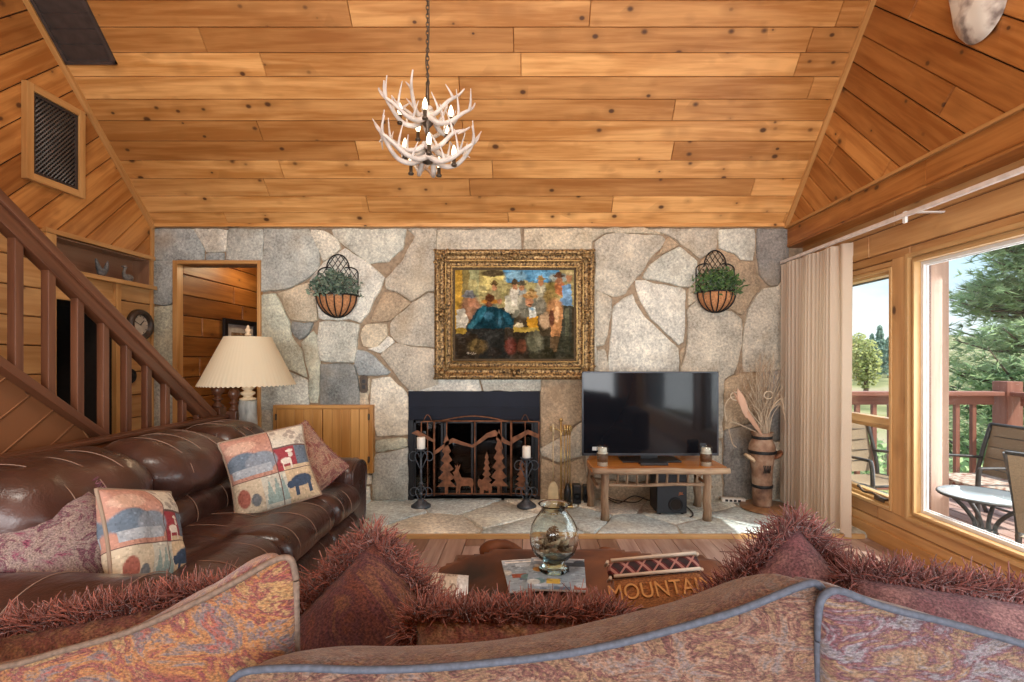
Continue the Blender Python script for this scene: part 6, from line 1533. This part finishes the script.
# ---------------- fabric sofa seen from behind
FABA=tapestry('chenille_warm',[(.05,.045,.055),(.19,.075,.03),(.24,.15,.065),(.12,.022,.03),(.25,.11,.035),(.10,.085,.09),(.20,.05,.035),(.22,.15,.07)],(7,7,16),420,.6)
FABB=tapestry('chenille_rose',[(.07,.065,.075),(.13,.056,.040),(.11,.092,.092),(.165,.10,.068),(.07,.025,.026),(.165,.105,.062),(.10,.048,.035),(.15,.122,.125)],(12,12,26),420,.6)
FABC=tapestry('chenille_grey',[(.05,.055,.075),(.12,.105,.12),(.16,.105,.06),(.08,.026,.038),(.14,.135,.155),(.10,.07,.06),(.14,.065,.068)],(10,10,26),420,.6)
PIPN=plain('navy_piping',(.055,.065,.09),.75,var=.3,sc=120); PIPB=plain('brown_piping',(.13,.085,.06),.75,var=.3,sc=120)
o=empty('fabric_sofa',(.15,1.0,0),'chenille fabric sofa seen from behind with piped back cushions','sofa')
mb=MB(); mb.box((-1.12,.60,.06),(1.55,1.42,.24),bev=.02); mb.box((-1.12,.52,.06),(1.55,.64,.74),bev=.04); mb.build('frame',FABB,o)
for (x0,x1) in ((-1.24,-1.02),(1.45,1.67)):
    mb=MB(); mb.box((x0,.54,.05),(x1,1.42,.60),bev=.06); mb.build('armrest',FABB,o)
for (x0,x1) in ((-1.01,-.2),(-.2,.62),(.62,1.44)):
    mb=MB(); mb.box((x0+.004,.72,.20),(x1-.004,1.44,.37),bev=.05); mb.build('seat_cushion',FABB,o)
def back_cushion(topline,Y,yb,fab,pip,thick=.20,seed=0,zb=.36,taper=.12,sideL=None,sideR=None):
    """topline: pixel points (x,y) of the piped rear top edge at depth Y; cushion bulges away from the camera"""
    T=[P(x,y,Y) for x,y in topline]; sp=spline(T,6); n=len(sp)-1
    L=[Vector((sp[0].x,Y+.02,zb))]; 
    def edge(u):
        i=min(n-1,int(u*n)); f=u*n-i; return sp[i].lerp(sp[i+1],f)
    xc=(T[0].x+T[-1].x)/2
    def back(u,v):
        p=edge(u); q=Vector((p.x,Y,zb)); c=p.lerp(q,v)
        bul=.045*math.sin(PI*min(1,v*1.1))**.6*max(0,math.sin(PI*u))**.5
        c.y-=bul; c.y+=.006*noise.noise(Vector((u*6+seed,v*6,2)))*math.sin(PI*u)
        c.x+=.008*math.sin(v*5+seed)*(1 if u>.5 else -1)*v
        return c
    def top(u,v):
        p=edge(u); s=max(0,math.sin(PI*u))**.5; a=PI*v
        return Vector((p.x+(xc-p.x)*taper*v*s,Y+thick*.5*(1-math.cos(a))*s,p.z+(.024*math.sin(a)+.006*noise.noise(Vector((u*7+seed,v*4,5)))-.085*v)*s))
    def front(u,v):
        s=max(0,math.sin(PI*u))**.5; p=top(u,1.0); q=Vector((p.x,Y+.03+(thick+.07)*s,zb)); c=p.lerp(q,v); c.y+=.07*math.sin(PI*v)*s; return c
    mb=MB(); mb.grid(back,40,14,flip=False); mb.grid(top,40,10,flip=True); mb.grid(front,40,10,flip=True)
    c_=mb.build('back_cushion',fab,o,fixn=True)
    mb=MB(); mb.tube([edge(k/48)+Vector((0,-.003,.002)) for k in range(49)],.0052,8)
    for u in (0,1):
        mb.tube([back(u,k/16)+Vector((0,-.003,0)) for k in range(17)],.0052,8)
    mb.build('piping',pip,c_)
back_cushion([(-230,690),(-120,684),(0,668),(60,652),(130,632),(190,606),(230,586),(265,566),(284,558),(293,562),(297,580)],.80,.80,FABA,PIPB,.15,seed=1,taper=.34)
back_cushion([(215,700),(228,688),(245,672),(300,668),(360,670),(430,668),(500,662),(560,655),(625,642),(690,625),(740,610),(780,594),(804,585),(815,584),(823,592),(826,606)],.70,.70,FABB,PIPN,.17,seed=4)
back_cushion([(817,640),(817,615),(820,600),(829,592),(842,592),(870,603),(900,612),(950,624),(1000,638),(1060,656),(1130,676)],.68,.68,FABC,PIPN,.17,seed=8)
# fringed pillows on the fabric sofa
BR=fibre('brush_fringe',(.085,.018,.013),(.35,.105,.070),.85)
BR2=fibre('brush_fringe_plum',(.075,.017,.017),(.30,.10,.085),.85)
PF1=tapestry('pillow_chevron',[(.06,.020,.018),(.15,.05,.032),(.09,.032,.04),(.19,.085,.045),(.07,.03,.035)],(9,3,14),420,.5)
PF2=tapestry('pillow_plum',[(.09,.035,.045),(.19,.08,.09),(.13,.06,.07),(.24,.13,.13),(.08,.03,.035)],(9,4,12),420,.5)
PF3=tapestry('pillow_bronze',[(.10,.05,.03),(.22,.11,.055),(.15,.05,.045),(.26,.15,.08),(.09,.06,.06)],(9,5,12),420,.5)
def fringed(s,t,loc,n,up,roll,fab,br,label,ln=.055,per=2000,sides=(0,1,2,3),seed=0):
    mb,edge=pillow_geo(s,t,26,.05,seed=seed,wr=.012); ob=mb.build('fringed_pillow',fab,tagv=(label,'pillow','brush-fringed pillows on the fabric sofa'))
    place(ob,loc,face_to(n,up,roll))
    strands(edge,ln,per,None,.0024,.62,sides=sides,thick=.014,seg=3,curl=.75).build('fringe',br,ob,local=True); return ob
def apex(xp,yp,Y,s): return (PX(xp,Y),Y,PZ(yp,Y)-s*1.40)
def edge_top(xp,yp,Y,s): return (PX(xp,Y),Y,PZ(yp,Y)-s*.97)
fringed(.255,.07,edge_top(122,620,1.06,.255),(.10,-.98,.10),(0,0,1),math.radians(8),PF3,BR,'fringed bronze pillow behind the rust back cushion nearest the leather sofa',seed=1)
fringed(.215,.075,apex(367,546,1.12,.215),(.06,-.96,.22),(0,0,1),math.radians(45),PF1,BR,'dark chevron fringed pillow standing on its corner beside the leather sofa',seed=2)
fringed(.225,.065,edge_top(515,626,1.06,.225),(.02,-.99,.10),(0,0,1),math.radians(-1),PF3,BR,'fringed pillow lying low in front of the glass bowl',seed=3)
fringed(.215,.075,apex(803,532,1.08,.215),(-.05,-.96,.20),(0,0,1),math.radians(42),PF2,BR2,'plum fringed pillow standing on its corner in front of the curtain',seed=4)
fringed(.235,.07,edge_top(968,601,1.0,.235),(-.08,-.97,.15),(0,0,1),math.radians(-7),PF2,BR2,'plum fringed pillow below the picture window',seed=5)
# ================================================================== OUTSIDE
M['deck']=wood('deck_boards',(.62,.43,.37),(.48,.30,.25),rough=.6,knots=.1,rv=.12)
M['deckred']=wood('deck_rail_stain',(.40,.17,.115),(.27,.10,.065),rough=.5,knots=0,rv=.15)
M['post']=wood('porch_post',(.46,.29,.21),(.36,.21,.15),rough=.55,knots=0,rv=.05)
DX,DYf=4.52,4.62
mb=MB(); boards(mb,(0,0,-.02),(0,1,0),(-1,0,0),[(-3.5,-4.65),(4.75,-4.65),(4.75,-2.63),(-3.5,-2.63)],.14,0,.010,.02,.003,3,5); mb.box((2.64,-3.5,-.25),(4.66,4.76,-.05),m=1); mb.build('deck_floor',[M['deck'],M['dark']],tagv=(None,None,None,S))
def post(X,Y,h,w,name,label,mt,cap=True):
    o=empty(name,(X,Y,0),label,'post')
    mb=MB(); mb.box((X-w/2,Y-w/2,0),(X+w/2,Y+w/2,h),bev=.006); mb.build('shaft',mt,o)
    return o
o=post(PX(931,3.62),3.62,3.24,.145,'porch_post','tall rose-brown porch post just outside the picture window',M['post'])
mb=MB(); mb.box((PX(931,3.62)-.09,3.53,0),(PX(931,3.62)+.09,3.71,.06),bev=.004); mb.build('base_block',M['post'],o)
def railing(p0,p1,name,label,n):
    p0=Vector(p0);p1=Vector(p1); d=(p1-p0); L=d.length; d.normalize(); sd=Vector((-d.y,d.x,0))
    o=empty(name,p0,label,'railing')
    R4=Matrix((( d.x,sd.x,0,p0.x),(d.y,sd.y,0,p0.y),(0,0,1,0),(0,0,0,1)))
    mb=MB(); mb.box((-.05,-.07,.965),(L+.05,.07,1.005),bev=.006,M=R4); mb.box((0,-.02,.88),(L,.02,.965),bev=.004,M=R4); mb.build('top_rail',M['deckred'],o)
    mb=MB(); mb.box((0,-.02,.08),(L,.02,.15),bev=.004,M=R4); mb.build('bottom_rail',M['deckred'],o)
    for k in range(n):
        u=.09+k*(L-.12)/n; mb=MB(); mb.box((u-.018,-.018,.15),(u+.018,.018,.88),M=R4); mb.build('baluster',M['deckred'],o)
railing((2.70,DYf,0),(DX-.14,DYf,0),'deck_railing','red-brown deck railing with square balusters across the end of the deck',10)
railing((DX,DYf-.14,0),(DX,-2.5,0),'deck_railing','red-brown deck railing running along the outer side of the deck',40)
post(DX,DYf,1.10,.15,'railing_post','stout red-brown corner post of the deck railing',M['deckred'])
# patio furniture
M['pf']=plain('patio_frame',(.10,.095,.09),.45,.4); M['sling']=plain('tan_sling',(.34,.25,.16),.7,var=.2,sc=120)
cush,nt,b,out=newmat('printed_cushion'); tc=N(nt,'ShaderNodeTexCoord'); n1=N(nt,'ShaderNodeTexNoise',i_Scale=24.0,i_Detail=4.0); nt.links.new(tc.outputs['Object'],n1.inputs['Vector']); rp=ramp(nt,[(.36,(.30,.10,.07)),(.5,(.58,.46,.36)),(.64,(.66,.60,.52))],n1.outputs['Fac']); nt.links.new(rp.outputs[0],b.inputs['Base Color']); b.inputs['Roughness'].default_value=.9
def patio_chair(loc,rz,label,cushion=True):
    """local: seat faces +x"""
    o=empty('patio_chair',(0,0,0),label,'chair','sling patio chairs on the deck')
    W=.27
    for s in (-1,1):
        y=s*W
        mb=MB(); mb.tube(spline([(.27,y,0),(.27,y,.30),(.26,y,.60),(.20,y,.635),(-.05,y,.63),(-.25,y,.61)],5),.016,8); mb.build('arm',M['pf'],o)
        mb=MB(); mb.tube(spline([(-.30,y,0),(-.22,y,.30),(-.25,y,.60),(-.34,y,.98)],5),.016,8); mb.tube([(.27,y,.38),(-.23,y,.34)],.014,8); mb.build('side_rail',M['pf'],o)
    mb=MB(); mb.tube([(-.34,-W,.98),(-.34,W,.98)],.016,8); mb.tube([(.27,-W,.38),(.27,W,.38)],.014,8); mb.tube([(-.26,-W,.1),(-.26,W,.1)],.012,8); mb.build('cross_bar',M['pf'],o)
    mb=MB(); mb.grid(lambda u,v:(-.235-.105*u-.02*math.sin(PI*v)*math.sin(PI*u),-W+.01+2*(W-.01)*v,.38+.59*u),10,8)
    mb.grid(lambda u,v:(-.245-.105*u-.02*math.sin(PI*v)*math.sin(PI*u),-W+.01+2*(W-.01)*v,.38+.59*u),10,8,flip=True)
    for k in range(1,5):
        z=.38+.59*k/5; mb.tube([(-.24-.105*k/5,-W,z),(-.24-.105*k/5,W,z)],.004,5,m=1)
    mb.build('back_sling',[M['sling'],M['pf']],o)
    mb=MB(); mb.grid(lambda u,v:(-.23+.49*u,-W+.01+2*(W-.01)*v,.345+.04*u-.02*math.sin(PI*v)*math.sin(PI*u)),10,8); mb.grid(lambda u,v:(-.23+.49*u,-W+.01+2*(W-.01)*v,.335+.04*u-.02*math.sin(PI*v)*math.sin(PI*u)),10,8,flip=True); mb.build('seat_sling',M['sling'],o)
    if cushion: mb=MB(); mb.box((-.21,-W+.03,.355),(.24,W-.03,.455),bev=.035); mb.build('cushion',cush,o)
    o.location=loc; o.rotation_euler=(0,0,rz); return o
patio_chair((3.18,2.70,0),math.radians(20),'tan sling patio chair nearest the picture window, cut off by its frame',False).scale=(1,1,.78)
patio_chair((3.62,3.92,0),math.radians(180),'patio chair with printed cushion behind the glass patio table').scale=(1,1,.77)
patio_chair((2.94,4.18,0),math.radians(-80),'patio chair partly seen through the small double-hung window',False).scale=(1,1,.78)
Yt=3.2; Xt=PX(985,Yt); zt=PZ(496,Yt)
o=empty('patio_table',(Xt,Yt,0),'small round glass topped patio table with curved metal legs','table')
mb=MB(); mb.lathe([(0,0),(.235,0),(.24,.004),(.235,.009),(0,.009)],(Xt,Yt,zt),40); mb.build('glass_top',plain('frosted_glass_top',(.42,.47,.50),.12,0,.05,spec=.8),o)
mb=MB(); mb.tube([(Xt+.24*math.cos(a),Yt+.24*math.sin(a),zt+.003) for a in [2*PI*i/40 for i in range(41)]],.010,6); mb.build('rim',M['pf'],o)
for k in range(4):
    a=k*PI/2+.5; c,s=math.cos(a),math.sin(a); mb=MB(); mb.tube(spline([(Xt+c*.22,Yt+s*.22,zt-.005),(Xt+c*.10,Yt+s*.10,zt-.11),(Xt+c*.05,Yt+s*.05,zt*.5),(Xt+c*.10,Yt+s*.10,.12),(Xt+c*.22,Yt+s*.22,.0)],6),.013,8); mb.build('leg',M['pf'],o)
mb=MB(); mb.tube([(Xt+.055*math.cos(a),Yt+.055*math.sin(a),zt*.45) for a in [2*PI*i/20 for i in range(21)]],.008,6); mb.build('leg_ring',M['pf'],o)
# land and trees
gm,nt,b,out=newmat('hillside'); tc=N(nt,'ShaderNodeTexCoord'); n1=N(nt,'ShaderNodeTexNoise',i_Scale=.25,i_Detail=8.0); nt.links.new(tc.outputs['Object'],n1.inputs['Vector']); rp=ramp(nt,[(.38,(.14,.16,.055)),(.52,(.30,.29,.12)),(.64,(.42,.36,.22))],n1.outputs['Fac']); nt.links.new(rp.outputs[0],b.inputs['Base Color']); b.inputs['Roughness'].default_value=.95
mb=MB()
def land(u,v):
    x=4.9+u*140; y=-30+v*200
    d=math.hypot(x-5,max(0,y-5)); return (x,y,-2.6+ .035*d+ .9*noise.noise(Vector((x*.05,y*.05,0)))+ 2*max(0,(d-60)/90)**1.5)
mb.grid(land,60,80,flip=False); mb.build('ground',gm,tagv=(None,None,None,S),fixn=True)
mb=MB(); mb.box((-9,-20,-2.9),(5.2,60,-2.6)); mb.build('terrain',gm,tagv=(None,None,None,S))
def gz(x,y):
    d=math.hypot(x-5,max(0,y-5)); return -2.6+.035*d+.9*noise.noise(Vector((x*.05,y*.05,0)))+2*max(0,(d-60)/90)**1.5
M['bark']=plain('pine_bark',(.16,.11,.08),.9,var=.4,sc=12)
NA=fibre('pine_needles',(.12,.24,.07),(.55,.68,.30),.6); NB=fibre('spruce_needles',(.09,.17,.13),(.26,.38,.28),.7); NC=fibre('yellow_green_leaves',(.22,.27,.06),(.55,.55,.18),.7)
def pine(X,Y,h,r,tufts,label,seed,mat,z0=None,nl=.16,nn=16):
    rg=random.Random(seed); z0=gz(X,Y) if z0 is None else z0
    o=empty('pine_tree',(X,Y,z0),label,'tree','pine trees beyond the deck')
    tr=MB(); tr.tube([(X,Y,z0-.2),(X+.05,Y,z0+h*.5),(X,Y,z0+h)],[r*.055,r*.04,.02],8)
    nd=MB(); nb=int(tufts/26)
    for i in range(nb):
        t=.06+.92*rg.random(); z=z0+h*t; a=rg.uniform(0,2*PI); L=r*(1-t*.88)*rg.uniform(.7,1.1)
        d=Vector((math.cos(a),math.sin(a),rg.uniform(-.05,.3)))
        p0=Vector((X,Y,z)); pts=[p0,p0+d*L*.5+Vector((0,0,-.04*L)),p0+d*L+Vector((0,0,.10*L))]
        tr.tube(pts,[.035,.022,.008],5)
        for k in range(26):
            f=rg.uniform(.25,1.05); c=p0+d*L*f+Vector((rg.gauss(0,.10*L+.05),rg.gauss(0,.10*L+.05),rg.gauss(0,.07*L+.03)+.06*L*f*f)); rv=rg.random()*.75+.25*rg.random()
            ax=(d+Vector((rg.gauss(0,.6),rg.gauss(0,.6),rg.uniform(.0,.9)))).normalized()
            for q in range(nn):
                dr=(ax*.7+Vector((rg.gauss(0,.6),rg.gauss(0,.6),rg.gauss(0,.6)))).normalized(); s=dr.orthogonal().normalized()*nl*.06
                b0=len(nd.v); nd.v.extend([c-s,c+s,c+dr*nl*rg.uniform(.7,1.2)]); nd.face((b0,b0+1,b0+2),None,0,min(1,max(0,rv+rg.uniform(-.12,.12))))
    tr.build('trunk',M['bark'],o); nd.build('needles',mat,o); return o
pine(9.5,9.2,8.4,2.7,5600,'large bright green pine filling the picture window',1,NA,z0=-2.6,nl=.22)
pine(14.6,13.4,11.5,3.0,2600,'second large pine further along behind the deck railing',2,NA,z0=-2.5,nl=.28,nn=14)
def conifer(X,Y,h,r,label,seed,mat,nm='spruce_tree',n=900):
    rg=random.Random(seed); z0=gz(X,Y); o=empty(nm,(X,Y,z0),label,'tree','distant trees on the hillside')
    tr=MB(); tr.tube([(X,Y,z0-.3),(X,Y,z0+h*.95)],[r*.08,.03],6); tr.build('trunk',M['bark'],o)
    nd=MB()
    for i in range(n):
        t=rg.random()**.8; a=rg.uniform(0,2*PI); rr_=r*(1-t)*(.55+.5*rg.random())*(1+.25*math.sin(t*40)); c=Vector((X+rr_*math.cos(a),Y+rr_*math.sin(a),z0+h*(.06+.94*t)))
        d=Vector((math.cos(a),math.sin(a),rg.uniform(-.5,.2))); s=Vector((-d.y,d.x,rg.uniform(-.3,.3))); l=h*.045*rg.uniform(.6,1.4)
        b0=len(nd.v); nd.v.extend([c-s*l*.5,c+d*l+Vector((0,0,-l*.2)),c+s*l*.5,c+Vector((0,0,l*.7))]); rv=rg.random(); nd.face((b0,b0+1,b0+3),None,0,rv); nd.face((b0+1,b0+2,b0+3),None,0,rv); nd.face((b0,b0+2,b0+1),None,0,rv)
    nd.build('needles',mat,o)
rg=random.Random(9)
spec=[(866,36,0,'pale green leafy tree low at the edge of the small window beside the curtain'),(858,44,0,'yellow green tree half hidden by the curtain edge'),(880,52,1,'tall blue green spruce in the small window beyond the railing'),(872,60,1,'blue green spruce between the leafy tree and the tall spruce'),(888,48,1,'blue green spruce near the window mullion'),(894,56,1,'dark spruce right behind the window mullion'),(958,46,1,'distant spruce low beside the porch post'),(948,60,1,'distant spruce against the sky beside the porch post'),(935,50,0,'leafy tree hidden mostly by the porch post'),(1010,40,0,'bright leafy tree behind the corner post of the railing')]
for i,(xp,Y,k,lb) in enumerate(spec):
    X=PX(xp,Y); zt=PZ({866:338,858:332,880:326,872:334,888:338,894:330,958:372,948:380,935:350,1010:400}[xp],Y); z0=gz(X,Y); h=zt-z0
    if k: conifer(X,Y,h,h*.17,lb,i,NB)
    else:
        r0=random.Random(i+30); o=empty('leafy_tree',(X,Y,z0),lb,'tree','distant trees on the hillside'); tr=MB(); tr.tube([(X,Y,z0-.2),(X,Y,z0+h*.5)],[.2,.1],6); tr.build('trunk',M['bark'],o)
        nd=MB()
        for q in range(1300):
            v=Vector((r0.gauss(0,1),r0.gauss(0,1),r0.gauss(0,1))).normalized()*(r0.random()**.4); c=Vector((X+v.x*h*.24,Y+v.y*h*.24,z0+h*.56+v.z*h*.44)); l=h*.035
            a=Vector((r0.gauss(0,1),r0.gauss(0,1),r0.gauss(0,1))).normalized(); b_=a.orthogonal().normalized(); b0=len(nd.v); nd.v.extend([c-a*l,c+b_*l*.6,c+a*l,c-b_*l*.6]); nd.face((b0,b0+1,b0+2,b0+3),None,0,r0.random())
        nd.build('foliage',NC,o)
# leafy shrub by the railing
for j,(xp,Y,h,lb) in enumerate(((966,6.6,1.9,'bright green shrub growing behind the deck railing balusters'),(852,8.6,2.0,'green shrub seen low through the small window'))):
    X=PX(xp,Y); z0=gz(X,Y); r0=random.Random(j+70); o=empty('shrub',(X,Y,z0),lb,'shrub','shrubs beyond the deck'); nd=MB(); tr=MB()
    for q in range(7): tr.tube([(X,Y,z0),(X+r0.uniform(-.5,.5),Y+r0.uniform(-.5,.5),z0+h*.7)],[.03,.01],5)
    tr.build('stems',M['bark'],o)
    for q in range(2200):
        v=Vector((r0.gauss(0,1),r0.gauss(0,1),r0.gauss(0,1))).normalized()*(r0.random()**.4); c=Vector((X+v.x*.8,Y+v.y*.8,z0+h*.62+v.z*h*.55)); l=.06
        a=Vector((r0.gauss(0,1),r0.gauss(0,1),r0.gauss(0,1))).normalized(); b_=a.orthogonal().normalized(); b0=len(nd.v); nd.v.extend([c-a*l,c+b_*l*.6,c+a*l,c-b_*l*.6]); nd.face((b0,b0+1,b0+2,b0+3),None,0,r0.random())
    nd.build('foliage',NA,o)
# ================================================================== LIGHT, SKY, CAMERA
w=bpy.data.worlds.new('sky'); SC.world=w; w.use_nodes=True; nt=w.node_tree; nt.nodes.clear()
out=N(nt,'ShaderNodeOutputWorld'); bg=N(nt,'ShaderNodeBackground'); nt.links.new(bg.outputs[0],out.inputs[0])
tc=N(nt,'ShaderNodeTexCoord'); sp=N(nt,'ShaderNodeSeparateXYZ'); nt.links.new(tc.outputs['Generated'],sp.inputs[0])
rp=ramp(nt,[(0,(.80,.90,.98)),(.10,(.66,.84,.98)),(.35,(.36,.62,.95)),(1,(.20,.42,.85))],sp.outputs[2])
mp=N(nt,'ShaderNodeMapping'); mp.inputs['Scale'].default_value=(2.2,2.2,7); nt.links.new(tc.outputs['Generated'],mp.inputs[0])
no=N(nt,'ShaderNodeTexNoise',i_Scale=1.0,i_Detail=7.0,i_Roughness=.6); nt.links.new(mp.outputs[0],no.inputs['Vector'])
cl=ramp(nt,[(.42,(0,0,0)),(.62,(1,1,1))],no.outputs['Fac'])
c=mixc(nt,rp.outputs[0],(1,1,1),cl.outputs[0]); nt.links.new(c,bg.inputs[0]); bg.inputs[1].default_value=SKY
def light(name,kind,loc,rot,e,col=(1,1,1),**k):
    l=bpy.data.lights.new(name,kind); l.energy=e; l.color=col
    for a,b in k.items(): setattr(l,a,b)
    o=bpy.data.objects.new(name,l); o.location=loc; o.rotation_euler=rot; COL.objects.link(o); return o
d=Vector((-.46,.36,-.81)); light('sun','SUN',(8,-3,12),d.to_track_quat('-Z','Y').to_euler(),SUN,(1,.95,.87),angle=.01)
# added area lights: fill from behind the camera, extra daylight at the side windows
for i,xx in enumerate((-2.07,-.42,1.25)):
    light('rear_fill','AREA',(xx,REARY+.02,1.2),(PI/2,0,0),REAR,(.97,.98,1.0),shape='RECTANGLE',size=1.45,size_y=2.1)
for W,e in ((W1,.5),(W2,1.6),(W3,2.4)):
    light('side_window_daylight','AREA',(WX+.5,(W[0]+W[1])/2,(W[2]+W[3])/2),(0,PI/2,0),SIDE*e,(.93,.97,1.0),shape='RECTANGLE',size=W[3]-W[2]-.1,size_y=W[1]-W[0]-.1)
light('hall_lamp','POINT',(-2.75,5.3,2.3),(0,0,0),HALL,(1,.75,.45),shadow_soft_size=.08)
light('loft_fill','AREA',(-.4,-.2,5.6),(0,0,0),LOFT,(1,.93,.82),shape='DISK',size=1.6)  # added overhead fill light, no fixture hangs there
cam=bpy.data.cameras.new('camera'); co=bpy.data.objects.new('camera',cam); COL.objects.link(co)
cam.sensor_width=36; cam.lens=F/1024*36; cam.shift_x=-(VX-512)/1024; cam.shift_y=(VY-341)/1024; cam.clip_start=.02; cam.clip_end=500
co.location=(0,0,CH); co.rotation_euler=(PI/2,0,0); SC.camera=co
vs=SC.view_settings; vs.view_transform='Standard'; vs.look='None'; vs.gamma=1; vs.exposure=EXPO; vs.use_curve_mapping=False
SC.cycles.use_denoising=True; SC.cycles.max_bounces=10; SC.cycles.transparent_max_bounces=24; SC.cycles.sample_clamp_indirect=6
